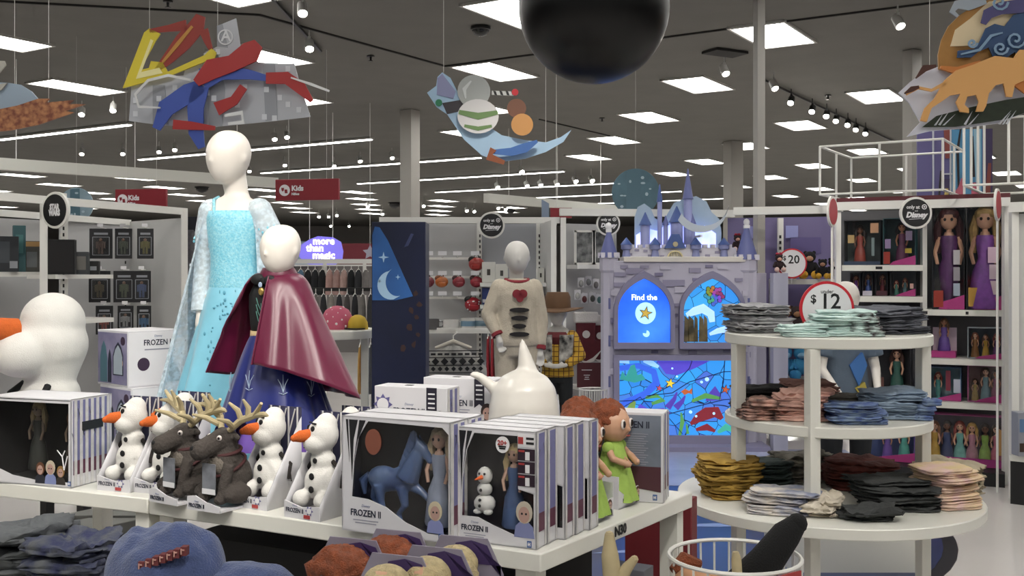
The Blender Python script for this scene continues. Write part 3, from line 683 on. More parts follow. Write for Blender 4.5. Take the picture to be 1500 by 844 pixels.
for x, y in ((608, 430), (603, 455), (610, 465), (600, 480), (612, 490), (606, 505), (615, 447), (590, 510)): mb.prism([q(x + 4 * R.uniform(.6, 1.6) * cos(a * 1.05), y + 4 * R.uniform(.6, 1.6) * sin(a * 1.05)) for a in range(6)][::-1], -.003, .001, fade)
mb.prism(ccw([q(592, 362), q(602, 342), q(606, 343), q(598, 360)]), -.003, .001, M('comet_grey', '#343c62', .5))
ob(mb, 'leaf_print', t)

# ---------------------------------------------------------------- middle shelving: mugs, mini bags
t = TH('shelving_unit', 'white shelving wall of mugs and mini bags behind the pyjama mannequin', 'shelving', (0, 0, 0))
DB = 10.6
ob(wallp(X(560, DB), X(700, DB), .05, 2.1, .03, grey_panel), 'back_panel', t)
ob(wallp(X(700, DB), X(792, DB), .05, 2.1, .03, M('blue_grey_panel', '#9b9da3', .5, noise=.06, scale=2)), 'back_panel', t)
ob(wallp(X(792, DB), X(812, DB - .8), .05, 2.1, .03, side_panel), 'side_panel', t)
ob(wallp(X(556, DB - .3), X(820, DB - .3), zz(325, DB) - .03, zz(325, DB) + .03, .06, whitem), 'top_rail', t)
for px, D in ((702, DB - .04), (789, DB - .04), (811, DB - .85), (825, DB - .8)):
    ob(MB().box((*X(px, D), 1.06), (.05, .05, 2.12), whitem), 'upright', t)
mb = MB(); slots(mb, *X(703, DB - .075), .6, 2.0); slots(mb, *X(790, DB - .075), .6, 2.0); ob(mb, 'slot_strip', t)
for py in (379, 406, 436): ob(wallp(X(560, DB - .1), X(702, DB - .1), zz(py, DB) - .012, zz(py, DB) + .012, .02, whitem), 'peg_bar', t)
for a, b, py in ((560, 738, 485), (704, 806, 449), (704, 800, 417)):
    ob(wallp(X(a, DB - .3), X(b, DB - .3), zz(py, DB - .4) - .018, zz(py, DB - .4) + .018, .38, whitem), 'shelf', t)
ob(wallp(X(560, DB - .3), X(800, DB - .3), .3, .33, .4, whitem), 'shelf', t)
for py in (371, 399, 428):
    for px in (628, 648, 670, 696): ob(MB().box((*X(px, DB - .35), zz(py + 1, DB)), (.085, .004, .04), paper).tube([(*X(px, DB - .345), zz(py + 5, DB)), (*X(px, DB - .1), zz(py + 7, DB))], .004, whitem, 5), 'price_tag', t)
def bauble(px, py, hx, hx2, lab, w=.075, dots=False):
    D = DB - .3; c = W(px, py, D)
    t = TH('mini_bag', lab, 'bag', c, R.uniform(-.3, .3), 'mini bags on the pegs')
    ob(MB().ell((0, 0, 0), (w, w * .7, w * .85), M('bag_' + hx, hx, .35, noise=.25, scale=14), 14).box((0, -w * .62, -w * .35), (w * 1.1, w * .4, w * .6), M('bag_' + hx)), 'bag_body', t, bevel=.01)
    ob(MB().ell((-w * .55, .0, w * .55), (w * .5, w * .3, w * .45), M('bagtop_' + hx2, hx2, .4), 10), 'bag_flap', t)
    ob(MB().tube([(-w * .3, 0, w * .7), (-w * .15, 0, w * 1.25), (w * .15, 0, w * 1.25), (w * .3, 0, w * .7)], .006, M('bagtop_' + hx2), 6).tube([(0, -.02, w * 1.22), (0, .2, w * 1.22)], .004, whitem, 5), 'bag_strap', t)
    if dots:
        mb = MB()
        for k in range(12): mb.ell((w * .9 * sin(k * 1.7) * .8, -w * .68 + abs(sin(k * 1.7)) * .02, w * .6 * cos(k * 2.3) - .02), .008, paper, 6)
        ob(mb, 'white_dots', t)
bauble(698, 387, '#9c2f2a', '#151515', 'red and gold round mini bag with black flap, alone on the top peg', .08)
for px, hx, lab in ((627, '#7a2f38', 'dark red mini bag at the left end of the middle peg row'), (647, '#b5652f', 'orange mini backpack in the middle peg row'), (672, '#8a2a35', 'red mini backpack right of the orange one'), (698, '#962c38', 'red mini backpack below the post in the middle row')):
    bauble(px, 413, hx, '#3c1b1e' if hx != '#b5652f' else '#7b4320', lab, .066)
bauble(693, 446, '#a3202e', '#141414', 'red white-dotted mini bag on the lowest peg', .085, True)
def mug(px, py, r, h, hx, lab, D=DB - .45, z=None, hx2=None):
    p = X(px, D); z = zz(485, DB - .4) + .019 if z is None else z
    t = TH('mug', lab, 'mug', (p[0], p[1], z), R.uniform(-.4, .2), 'mugs on the grey shelf')
    mm = M('glaze_' + hx, hx, .25, coat=.3)
    ob(MB().lathe([(r * .8, 0), (r, .01), (r, h), (r * .92, h), (r * .9, .012), (.001, .012)], mm, 18), 'mug_cup', t)
    ob(MB().tube([(r * .95, 0, h * .8), (r * 1.5, 0, h * .75), (r * 1.6, 0, h * .45), (r * 1.4, 0, h * .25), (r * .95, 0, h * .2)], .009, mm, 6), 'handle', t)
    if hx2: ob(MB().lathe([(r * 1.01, h * .3), (r * 1.012, h * .75), (r * 1.0, h * .76)], M('glaze_' + hx2, hx2, .3), 18), 'glaze_band', t)
mug(633, 473, .07, .1, '#5d5b5c', 'dark grey mug at the left end of the mug shelf')
mug(661, 473, .08, .095, '#d2d0cc', 'wide white mug on the mug shelf')
mug(686, 472, .075, .11, '#c8c7c3', 'white mug with blue band on the mug shelf', hx2='#6d8ba0')
mug(705, 470, .07, .115, '#bdbcb8', 'tall pale mug with slate band on the mug shelf', hx2='#58707e')
mug(721, 472, .055, .1, '#a58a4a', 'yellow square patterned mug at the right of the mug shelf', hx2='#4a3c1c')
zb = zz(417, DB - .4) + .019
for px, w, h, lab in ((716, .13, .2, 'white canister with ears print on the upper right shelf'), (735, .12, .18, 'white box behind the pyjama mannequin shoulder'), (792, .07, .14, 'white jug at the right end of the upper shelf')):
    plain_box('canister', lab, (*X(px, DB - .35), zb), (w, .1, h), '#c9c8c2', 0, 'canister', art=((0, .5, .25, .3, '#3c3a36'),))
zb = zz(449, DB - .4) + .019
for i, (px, hx) in enumerate(((712, '#2f3f78'), (725, '#26345f'), (737, '#3b3f52'), (790, '#77777a'), (800, '#5d5a5a'))):
    plain_box('gift_box', ['royal blue', 'navy', 'slate', 'pale grey', 'dark grey'][i] + ' gift box on the lower shelf near the pyjama mannequin', (*X(px, DB - .35), zb), (.075, .1, .16 if i < 3 else .1), hx, art=((0, .2, .9, .2, '#b9b8bb'),))
# fair isle jumper on a hanger
D = 9.3; c = W(664, 500, D)
t = TH('knitted_jumper', 'black and white fair isle jumper on a pale wooden hanger', 'clothes', c, .1)
kn = M('knit_white', '#b5b3ae', .9, bump=.4, scale=40, noise=.1); kb = M('knit_black', '#1d1d1f', .9, bump=.3, scale=40)
def jf(u, v):
    a = 2 * pi * u; ww = (.07 + .23 * min(1, v * 3.2) ** .8)
    return (ww * cos(a), (.04 + .02 * sin(3 * a)) * sin(a), -.04 - .5 * v + .05 * abs(cos(a)) * -min(1, v * 3))
ob(MB().surf(jf, 28, 14, kn, closed=True), 'jumper_body', t)
mb = MB()
for row, z in enumerate((-.11, -.175, -.24, -.31)):
    nq = 9 if row != 1 else 7
    for i in range(nq):
        x = -.24 + .48 * i / (nq - 1); hh = .034 if row == 1 else .022
        if row in (0, 3): mb.box((x, -.066, z), (.042, .004, .018), kb)
        else: mb.prism(ccw([(x - hh, z), (x, z - hh), (x + hh, z), (x, z + hh)]), -.07, -.064, kb)
for z in (-.08, -.14, -.208, -.275, -.34): mb.box((0, -.066, z), (.5, .004, .008), kb)
ob(mb, 'knit_pattern', t)
ob(MB().tube([(-.16, -.01, -.06), (0, -.01, .0), (.16, -.01, -.06)], [.014, .02, .014], M('pale_wood', '#c3bcb0', .5), 8).tube([(0, 0, 0), (0, 0, .05), (.03, 0, .075), (.04, .33, .075)], .006, whitem, 6), 'hanger', t)
for i, (px, hx) in enumerate(((715, '#9c2a33'), (721, '#a8343c'), (727, '#93262f'), (733, '#2e3644'), (739, '#394250'), (745, '#252c38'), (772, '#3a3433'), (778, '#8f2a34'), (786, '#2c2f38'))):
    garment((*X(px, 9.6), zz(488, 9.6)), hx, .1, .48, ['red', 'bright red', 'dark red', 'navy', 'slate', 'dark navy', 'brown', 'crimson', 'charcoal'][i] + ' patterned garment hanging beside the pyjama mannequin legs', 'garments beside the pyjama mannequin', rz=1.45)
tag(ob(wallp(X(640, 9.6), X(800, 9.6), zz(487, 9.6) + .02, zz(487, 9.6) + .04, .03, whitem).box((*X(801, 9.6), zz(487, 9.6) / 2), (.03, .03, zz(487, 9.6)), whitem), 'garment_rail'), 'white garment rail behind the pyjama mannequin legs', 'clothes rail')

# narrow bay left of the castle
t = TH('shelving_unit', 'narrow white bay with framed pictures and stockings left of the castle', 'shelving', (0, 0, 0))
D3 = 10.65
ob(wallp(X(826, D3 - .1), X(902, D3 + .2), .05, 2.1, .03, grey_panel), 'back_panel', t)
ob(wallp(X(820, D3 - .6), X(1075, D3 - .35), zz(318, D3) - .02, zz(318, D3) + .05, .06, whitem), 'top_rail', t)
ob(wallp(X(838, D3 - .3), X(884, D3 - .2), zz(391, D3 - .2) - .02, zz(391, D3 - .2) + .02, .3, whitem), 'shelf', t)
ob(wallp(X(842, D3 - .3), X(884, D3 - .2), zz(566, D3 - .2) - .02, zz(566, D3 - .2) + .02, .3, whitem), 'shelf', t)
for px, lab in ((856, 'white framed silver picture left of the castle turret'), (884, 'second framed picture half behind the castle turret')):
    p = X(px, D3 - .32); z = zz(391, D3 - .2) + .021
    t = TH('picture_frame', lab, 'picture', (p[0], p[1], z))
    mb = MB()
    for (x, zc, sx, sz) in ((-.09, .17, .025, .34), (.09, .17, .025, .34), (0, .01, .2, .02), (0, .33, .2, .02)): mb.box((x, 0, zc), (sx, .03, sz), whitem)
    ob(mb, 'frame', t); ob(MB().box((0, .005, .17), (.17, .012, .31), M('silver_art', '#3c3e40', .4, noise=.6, scale=14, hx2='#8b8d8c')), 'picture', t)
for i, (px, py, hx) in enumerate(((851, 414, '#8f8f8d'), (862, 412, '#6d6f70'), (873, 416, '#7e7a78'), (856, 437, '#5d2226'), (868, 436, '#41423f'), (878, 438, '#487070'), (846, 432, '#b0afab'))):
    c = W(px, py, D3 - .3)
    t = TH('ornament', ['silver', 'pewter', 'pale', 'maroon', 'black', 'teal', 'white'][i] + ' card ornament hanging below the framed pictures', 'ornament', c, 0, 'ornaments left of the castle')
    ob(MB().box((0, 0, 0), (.062, .012, .1), paper), 'hang_card', t); ob(MB().ell((0, -.02, -.01), (.025, .016, .035), M('orn_' + hx, hx, .3), 10), 'ornament_body', t)
    ob(MB().tube([(0, .26, .05), (0, -.03, .05)], .003, whitem, 5), 'peg', t)
def stocking(px, py, D, sc, lab):
    c = W(px, py, D)
    t = TH('stocking', lab, 'stocking', c, .1, 'maroon stockings')
    mr = M('stocking_red', '#5a1a24', .8, noise=.2, scale=20)
    pl = [(-.09, 0), (.09, 0), (.085, -.2), (.1, -.3), (.07, -.36), (0, -.38), (-.09, -.33), (-.15, -.25), (-.13, -.19), (-.08, -.17)]
    pl = [(-x * sc, z * sc) for x, z in pl]
    ob(MB().prism(ccw(pl), -.025 * sc, .025 * sc, mr), 'stocking_body', t, bevel=.012 * sc)
    ob(MB().box((0, 0, .03 * sc), (.22 * sc, .07 * sc, .1 * sc), M('fleece_white', '#d6d2cd', .9, bump=.4, scale=30)), 'white_cuff', t, bevel=.015 * sc)
    ob(MB().prism(ccw([(x * sc, z * sc) for x, z in ((.15, -.25), (.07, -.36), (0, -.385), (-.1, -.33), (-.06, -.35), (0, -.36), (.06, -.33))]), -.03 * sc, .03 * sc, M('fleece_white')), 'white_toe', t)
    ob(MB().prism(circ(0, -.12 * sc, .035 * sc, 14), -.028 * sc, -.02 * sc, M('fleece_white')), 'round_patch', t)
    ob(MB().tube([(0, 0, .08 * sc), (0, .26, .1 * sc)], .004, whitem, 5), 'peg', t)
stocking(858, 470, D3 - .35, 1.1, 'maroon stocking with white cuff left of the castle')
stocking(878, 474, D3 - .25, 1.0, 'second maroon stocking tucked against the castle turret')
p = X(864, D3 - .48)
t = TH('maroon_placard', 'maroon placard with white small print under the stockings', 'sign', (p[0], p[1], zz(566, D3 - .2) + .02), 0)
ob(MB().box((0, 0, .12), (.25, .02, .24), M('placard_maroon', '#4a1820', .5)), 'placard_board', t)
for z, w in ((.17, .1), (.12, .06), (.1, .04), (.08, .05)): ob(MB().box((-.03, -.0115, z), (w, .002, .006), paper), 'print_line', t)
def wire_basket(c, r, h, nbar, lab, tagged=False):
    t = TH('wire_basket', lab, 'basket', c)
    thick = .005
    for zr in (h, h * .5, .01):
        ob(MB().tube([(r * cos(2 * pi * i / 32), r * sin(2 * pi * i / 32), zr) for i in range(33)], thick * (1.2 if zr == h else .8), whitem, 6), 'hoop', t)
    for i in range(nbar):
        a = 2 * pi * i / nbar
        ob(MB().tube([(r * cos(a), r * sin(a), h), (r * .94 * cos(a), r * .94 * sin(a), .01)], .0035, whitem, 5), 'wire', t)
    ob(MB().lathe([(.001, .004), (r * .94, .004), (r * .94, .012), (.001, .012)], whitem, 28), 'basket_floor', t)
    return t
wire_basket((*X(869, 9.6), .25), .13, zz(570, 9.6) - .25, 18, 'small white wire basket below the maroon placard')
tag(ob(MB().box((*X(869, 9.6), .125), (.3, .3, .25), dark), 'plinth_block'), 'dark low block under the small wire basket', 'plinth')
# ---------------------------------------------------------------- castle play wall
def glass_mat(name, c1, c2, c3, scale=7, emit=1.0, line=.016):
    m = bpy.data.materials.new(name); m.use_nodes = True; nt = m.node_tree; b = nt.nodes['Principled BSDF']
    tc = nt.nodes.new('ShaderNodeTexCoord')
    v = nt.nodes.new('ShaderNodeTexVoronoi'); v.inputs['Scale'].default_value = scale
    e = nt.nodes.new('ShaderNodeTexVoronoi'); e.feature = 'DISTANCE_TO_EDGE'; e.inputs['Scale'].default_value = scale
    w = nt.nodes.new('ShaderNodeTexNoise'); w.inputs['Scale'].default_value = 2.2
    ad = nt.nodes.new('ShaderNodeMix'); ad.data_type = 'RGBA'; ad.inputs[0].default_value = .12
    nt.links.new(tc.outputs['Object'], w.inputs['Vector'])
    nt.links.new(tc.outputs['Object'], ad.inputs[6]); nt.links.new(w.outputs['Color'], ad.inputs[7])
    for q in (v, e): nt.links.new(ad.outputs[2], q.inputs['Vector'])
    cr = nt.nodes.new('ShaderNodeValToRGB'); cr.color_ramp.elements[0].color = lin(c1); cr.color_ramp.elements[1].color = lin(c3)
    x = cr.color_ramp.elements.new(.5); x.color = lin(c2)
    nt.links.new(v.outputs['Color'], cr.inputs[0])
    gt = nt.nodes.new('ShaderNodeMath'); gt.operation = 'GREATER_THAN'; gt.inputs[1].default_value = line
    nt.links.new(e.outputs['Distance'], gt.inputs[0])
    mx = nt.nodes.new('ShaderNodeMix'); mx.data_type = 'RGBA'; mx.inputs[6].default_value = lin('#081430')
    nt.links.new(gt.outputs[0], mx.inputs[0]); nt.links.new(cr.outputs[0], mx.inputs[7])
    nt.links.new(mx.outputs[2], b.inputs['Emission Color']); b.inputs['Emission Strength'].default_value = emit
    b.inputs['Base Color'].default_value = (.02, .03, .05, 1); b.inputs['Roughness'].default_value = .25
    return m
D = 9.5; s = D / F; CX = 1005
cp = X(CX, D)
KX = lambda px: (px - CX) * s
KZ = lambda py: zz(py, D)
ct = TH('castle_display', 'lavender toy castle play wall with lit blue windows and a spired roof', 'display', (cp[0], cp[1], 0))
stone = M('castle_stone', '#b4b1c1', .6, noise=.06, scale=3)
stone2 = M('castle_stone_pale', '#cbc9d4', .6, noise=.05, scale=3)
frame_m = M('castle_frame', '#817e98', .55)
roofm = M('castle_roof', '#5a6196', .5, noise=.1, scale=4)
roofd = M('castle_roof_deep', '#3f5690', .5)
ob(MB().box((0, .2, KZ(382) / 2), (KX(1108) - KX(897), .3, KZ(382)), stone), 'facade', ct, bevel=.01)
ob(MB().box((0, .2, KZ(382) + .012), (KX(1092) - KX(910), .34, .05), M('castle_ledge', '#cfcac2', .5)), 'ledge', ct, bevel=.006)
ob(MB().box((0, .03, .02), (KX(1120) - KX(890), .5, .06), frame_m), 'plinth_strip', ct)
# turrets
for x0, x1, bt, ap, ax, nm in ((881, 906, 377, 334, 892, 'l'), (1083, 1113, 380, 328, 1099, 'r')):
    xc = KX((x0 + x1) / 2); r = KX(x1) - KX(x0); r /= 2
    ob(MB().lathe([(r * .95, .02), (r * .95, KZ(400)), (r * 1.1, KZ(396)), (r * 1.1, KZ(bt))], stone, 8, c=(xc, .12, 0)), 'turret', ct, ang=20)
    ob(MB().lathe([(r * 1.16, KZ(bt)), (.01, KZ(ap))], roofm, 16, c=(xc, .12, 0)), 'turret_roof', ct, ang=60)
    ob(MB().ell((xc, .12, KZ(ap) + .02), (.03, .03, .035), paper, 10).box((xc, .12, KZ(ap) - .02), (.05, .05, .03), paper), 'finial', ct)
    for k in range(5):
        a = k * 2 * pi / 8 - pi
        ob(MB().box((xc + r * 1.05 * cos(a), .12 + r * 1.05 * sin(a), KZ(bt) + .02), (.035, .035, .05), stone2), 'merlon', ct)
    for py in (445, 500, 560):
        ob(MB().box((xc, .12 - r * .93, KZ(py)), (.02, .012, .1), M('slit_blue', '#5c608e', .6)), 'arrow_slit', ct)
ob(MB().box((KX(1118), .25, KZ(400) / 2), (.12, .25, KZ(400)), stone), 'wing_wall', ct, bevel=.006)
# bricks standing proud of the facade
bm1 = M('brick_mauve', '#8b879e', .65); bm2 = M('brick_violet', '#77738f', .65); bm3 = M('brick_pale', '#b6b3c2', .65)
bl = [(931, 397, 22, 9), (966, 402, 10, 5), (1019, 396, 14, 7), (1056, 402, 15, 7), (909, 402, 14, 6), (1022, 410, 10, 5), (988, 415, 26, 10), (1002, 424, 20, 10), (908, 417, 13, 6), (961, 410, 9, 5), (1084, 410, 9, 5), (903, 429, 12, 9), (990, 447, 12, 5), (988, 462, 10, 4), (992, 478, 8, 4), (1094, 430, 8, 8), (1096, 470, 7, 10), (899, 470, 6, 8), (899, 495, 6, 6), (924, 514, 10, 5), (1016, 517, 10, 5), (960, 516, 8, 4), (1066, 515, 8, 4), (1060, 392, 12, 5), (915, 391, 9, 5), (1098, 395, 8, 6), (1096, 520, 8, 8), (897, 545, 5, 9), (1098, 560, 6, 9), (897, 600, 5, 9), (1098, 610, 6, 9), (975, 392, 12, 5), (945, 391, 10, 4), (1040, 390, 9, 4)]
for i, (x, y, w, h) in enumerate(bl):
    ob(MB().box((KX(x), .046, KZ(y)), (w * s * 1.25, .02, h * s), (bm1, bm2, bm1, bm3)[i % 4]), 'brick', ct)
# arched lit windows
def arch(x0, x1, yb, ys, ya, n=9):
    xm = (x0 + x1) / 2; W_ = x1 - x0; S3 = sin(pi / 3); p = [(KX(x0), KZ(yb)), (KX(x1), KZ(yb)), (KX(x1), KZ(ys))]
    for i in range(1, n):
        q = i / n; p.append((KX(x0 + W_ * cos(q * pi / 3)), KZ(ys + (ya - ys) * sin(q * pi / 3) / S3)))
    p.append((KX(xm), KZ(ya)))
    for i in range(n - 1, 0, -1):
        q = i / n; p.append((KX(x1 - W_ * cos(q * pi / 3)), KZ(ys + (ya - ys) * sin(q * pi / 3) / S3)))
    p.append((KX(x0), KZ(ys)))
    return p
def frame_ring(outer, inner, y0, y1, mat):
    mb = MB(); n = len(outer)
    for i in range(n):
        j = (i + 1) % n
        mb.prism([outer[i], outer[j], inner[j], inner[i]], y0, y1, mat)
    return mb
blue_lit = M('lit_blue', '#2358d6', .25, emit=.85, hx2='#3a78ea', scale=2)
g1m = glass_mat('stained_sky', '#2a7fd0', '#3aa0ea', '#2468c8', 8.5, .9)
g2m = glass_mat('stained_sea', '#2a62c8', '#2f9ae8', '#4a56c0', 7.5, .9)
for x0, x1, m_ in ((905, 982, blue_lit), (1001, 1086, g1m)):
    o_, i_ = arch(x0 - 6, x1 + 6, 511, 455, 397), arch(x0, x1, 502, 455, 408)
    ob(frame_ring(o_, i_, -.03, .06, frame_m), 'window_frame', ct)
    ob(MB().prism(i_, .02, .045, m_), 'lit_pane', ct)
lc = lambda nm, hx, e=.8: M('lit_' + nm, hx, .4, emit=e)
text('Find the', ct, (KX(944), .016, KZ(436)), .072, lc('white', '#e6ecfa', .9), off=.0018)
ob(MB().prism([(KX(946 + 15 * cos(a)), KZ(459 + 16 * sin(a))) for a in [-2 * pi * i / 28 for i in range(28)]], .012, .02, lc('pale', '#9ecff5', .85)), 'round_bubble', ct)
def star5(x, y, r, rot=.2, k=.4): return ccw([(KX(x + (r if i % 2 == 0 else r * k) * sin(rot + i * pi / 5)), KZ(y - (r if i % 2 == 0 else r * k) * cos(rot + i * pi / 5))) for i in range(10)])
ob(MB().prism(star5(946, 459, 11), .008, .0125, ink).prism(star5(946, 459, 8.5), .005, .008, lc('starfish', '#b79a45', .55)), 'starfish_print', ct)
ob(MB().prism(ccw([(KX(947), KZ(489))] + [(KX(947 + 5 * cos(a)), KZ(489 + 5 * sin(a))) for a in [radians(-80 + 30 * i) for i in range(10)]]), .012, .02, lc('pale', '#9ecff5')), 'timer_dial', ct)
# right window: clouds, rocks and coloured globes
mb = MB()
for pts in (ribbon([(1006, 462), (1018, 456), (1030, 452), (1042, 460), (1044, 472)], [3, 6, 7, 6, 4]), ribbon([(1040, 490), (1052, 485), (1066, 482), (1078, 486)], [2, 4, 5, 3])):
    mb.prism(ccw([(KX(x), KZ(y)) for x, y in pts]), .013, .02, lc('cloud', '#9cc0f0', .75))
ob(mb, 'cloud_glass', ct)
mb = MB()
for x, w in ((1006, 4), (1013, 5), (1020, 3), (1028, 4), (1034, 3)): mb.prism(ccw([(KX(x - w), KZ(501)), (KX(x + w), KZ(501)), (KX(x + w * .7), KZ(464 + w)), (KX(x - w * .8), KZ(462))]), .008, .015, M('lit_bark', '#5e5238', .5, emit=.35, hx2='#2b2618', scale=8))
ob(mb, 'rock_pillar_glass', ct)
mb = MB()
hues = ['#6a3fb0', '#2f7f9a', '#8a3f86', '#3f56b0', '#6f7d30', '#7a2f5a', '#3f8f6a', '#a0642c']
for i in range(22):
    a = i * 2.4; r = 13.5 * math.sqrt(i / 22)
    x, y = 1046 + r * cos(a), 433 + r * sin(a)
    mb.prism([(KX(x + 3.4 * cos(q)), KZ(y + 3.6 * sin(q))) for q in [-2 * pi * k / 10 for k in range(10)]], .012, .016, ink)
    mb.prism([(KX(x + 2.7 * cos(q)), KZ(y + 2.9 * sin(q))) for q in [-2 * pi * k / 10 for k in range(10)]], .008, .012, lc('globe' + hues[i % 8], hues[i % 8], .6))
ob(mb, 'coloured_globes', ct)
# large lower window
def rect(x0, x1, y0, y1): return [(KX(x0), KZ(y1)), (KX(x1), KZ(y1)), (KX(x1), KZ(y0)), (KX(x0), KZ(y0))]
ob(frame_ring(rect(899, 1094, 520, 650), rect(907, 1086, 528, 638), -.03, .06, frame_m), 'window_frame', ct)
ob(MB().prism(rect(907, 1086, 528, 638), .02, .045, g2m), 'lit_pane', ct)
def lay(nm, hx, polys, e=.75, edge=True, y=.012):
    m_ = lc(nm, hx, e)
    for p in polys: ob(MB().prism(ccw([(KX(x), KZ(yy)) for x, yy in p]), y, .02, m_), nm + '_glass', ct)
lay('violet', '#4a3fae', [[(962, 529), (1040, 529), (1018, 540), (992, 550), (976, 548)], [(938, 592), (960, 606), (950, 620), (920, 620)]], .75)
lay('swirl', '#2f55c0', [ribbon([(908, 540), (935, 536), (958, 545), (962, 562), (945, 578), (915, 590), (908, 600)], [4, 4, 5, 6, 5, 4, 3])], .8)
lay('palecloud', '#86b6ee', [ribbon([(943, 529), (956, 533), (965, 538)], [2, 4, 2]), ribbon([(908, 530), (922, 530)], [2, 3])], .8, y=.010)
lay('islands', '#2f8a86', [[(908, 556), (912, 544), (917, 552), (924, 536), (930, 534), (934, 550), (940, 548), (946, 556), (930, 561)]], .6, y=.008)
lay('kelp', '#4f8a4a', [ribbon([(946, 583), (962, 580), (972, 586), (955, 592)], [2, 3, 4, 2]), ribbon([(1014, 588), (1034, 580), (1056, 584)], [2, 4, 2]), ribbon([(996, 640 - 2), (1000, 618), (998, 605)], [2, 3, 1]), ribbon([(1008, 636), (1006, 622)], [2, 1])], .6, y=.008)
lay('coral', '#4c3a9e', [ribbon([(978, 598), (988, 585), (992, 575)], [5, 3, 1]), ribbon([(990, 598), (1000, 588), (1004, 580)], [5, 3, 1]), [(1036, 580), (1048, 566), (1056, 578), (1058, 586), (1034, 588)], [(958, 600), (972, 598), (984, 606), (968, 610)]], .6, y=.009)
lay('deepline', '#10204e', [ribbon([(908, 588), (940, 586), (962, 576), (992, 560), (1010, 540), (1014, 529)], [.5] * 6), ribbon([(948, 580), (985, 576), (1010, 560), (1060, 545), (1086, 544)], [.5] * 5), ribbon([(976, 608), (1020, 596), (1060, 586), (1086, 584)], [.5] * 4), ribbon([(1062, 529), (1060, 560), (1054, 586)], [.5] * 3), ribbon([(908, 600), (938, 582), (960, 606), (976, 608), (1000, 640 - 4)], [.5] * 5)], .3, y=.006)
mb = MB()
for x, y, r, hx, e in ((982, 562, 7, '#d9b83e', .7), (966, 569, 4.5, '#b5475e', .6), (1063, 571, 6, '#b0502e', .6)):
    mb.prism(star5(x, y, r + 1.6), .010, .02, ink); mb.prism(star5(x, y, r), .004, .010, lc('star' + hx, hx, e))
for x, y, r in ((1028, 560, 2), (1036, 556, 3), (992, 552, 1.6), (1012, 604, 2.4), (1020, 610, 1.8), (1046, 606, 2), (985, 540, 1.5)):
    mb.prism([(KX(x + r * cos(q)), KZ(y + r * sin(q))) for q in [-2 * pi * k / 10 for k in range(10)]], .008, .02, lc('pale', '#9ecff5'))
ob(mb, 'starfish_and_bubbles', ct)
mb = MB()
mb.prism(ccw([(KX(x), KZ(y)) for x, y in ((998, 574), (1004, 570), (1010, 573), (1014, 569), (1014, 578), (1009, 576), (1003, 579))]), .008, .02, lc('fish', '#a8552e', .6))
mb.prism(ccw([(KX(x), KZ(y)) for x, y in ribbon([(918, 604), (926, 596), (930, 588)], [3, 5, 2])]), .008, .02, lc('ray', '#6f8f4a', .5))
ob(mb, 'fish_glass', ct)
lay('coralred', '#7a2630', [ribbon([(1012, 622), (1024, 612), (1036, 606), (1050, 604), (1058, 614)], [2, 7, 9, 8, 3]), ribbon([(1020, 630), (1036, 626), (1048, 632)], [2, 5, 2])], .5, y=.009)
lay('reefgreen', '#3fa08a', [ribbon([(1052, 634), (1064, 626), (1078, 632)], [2, 5, 3]), ribbon([(1070, 606), (1076, 612)], [2, 3])], .6, y=.008)
# upper works
ob(MB().box((0, .26, (KZ(362) + KZ(380)) / 2), (KX(1078) - KX(915), .08, KZ(362) - KZ(380)), stone2), 'battlement_wall', ct)
for i in range(14):
    x = 918 + i * 12.2
    ob(MB().box((KX(x), .26, KZ(360)), (.04, .08, .035), stone2), 'merlon', ct)
for (x, y, w) in ((926, 372, 8), (937, 366, 7), (958, 374, 9), (1030, 368, 8), (1043, 374, 7), (1058, 369, 8), (950, 367, 6), (1070, 375, 7), (975, 375, 6)):
    ob(MB().box((KX(x), .217, KZ(y)), (w * s, .014, .022), bm1), 'brick', ct)
K2 = lambda py: zz(py, D + .38)
glow = M('backlit_lilac', '#8fa6ee', .5, emit=1.1, hx2='#c9c6f6', scale=3)
haze_ = M('frosted_cloud', '#a3b8ca', .35, noise=.1, scale=5)
ob(MB().prism(ccw([(KX(x), K2(y)) for x, y in ((939, 363), (939, 318), (944, 302), (954, 297), (964, 304), (970, 318), (982, 326), (990, 312), (1000, 296), (1015, 290), (1034, 286), (1050, 294), (1058, 310), (1070, 320), (1073, 340), (1072, 363))]), .5, .515, haze_), 'frosted_cloud_panel', ct)
ob(MB().prism(ccw([(KX(x), K2(y)) for x, y in ((940, 363), (940, 344), (956, 334), (972, 338), (985, 330), (1010, 326), (1030, 334), (1045, 330), (1062, 342), (1062, 363))]), .42, .44, glow), 'lit_cloud_panel', ct)
for x, yb, yt, ya, r, rm in ((953, 352, 330, 311, 10, roofd), (975, 345, 296, 270, 5, roofd), (1001, 345, 326, 302, 13, roofd), (1018, 345, 292, 247, 9, roofm), (1024, 352, 328, 312, 7, roofm), (984, 352, 330, 316, 5, roofm)):
    w = r * s
    ob(MB().lathe([(w * .72, KZ(yb + 12)), (w * .72, K2(yt))], M('tower_lilac', '#9aa0cf', .5, noise=.08, scale=5), 12, c=(KX(x), .38, 0)), 'tower', ct)
    ob(MB().lathe([(w * 1.0, K2(yt)), (w * .9, K2(yt) + .01), (.004, K2(ya))], rm, 12, c=(KX(x), .38, 0)), 'spire', ct, ang=60)
for x in (921, 964, 1025, 1067):
    ob(MB().lathe([(.045, KZ(382)), (.03, KZ(366)), (.05, KZ(364)), (.05, KZ(358))], M('turret_mauve', '#7d83ae', .5), 12, c=(KX(x), .2, 0)), 'small_turret', ct)
    ob(MB().lathe([(.058, KZ(358)), (.003, KZ(347))], roofd, 12, c=(KX(x), .2, 0)), 'small_spire', ct, ang=60)
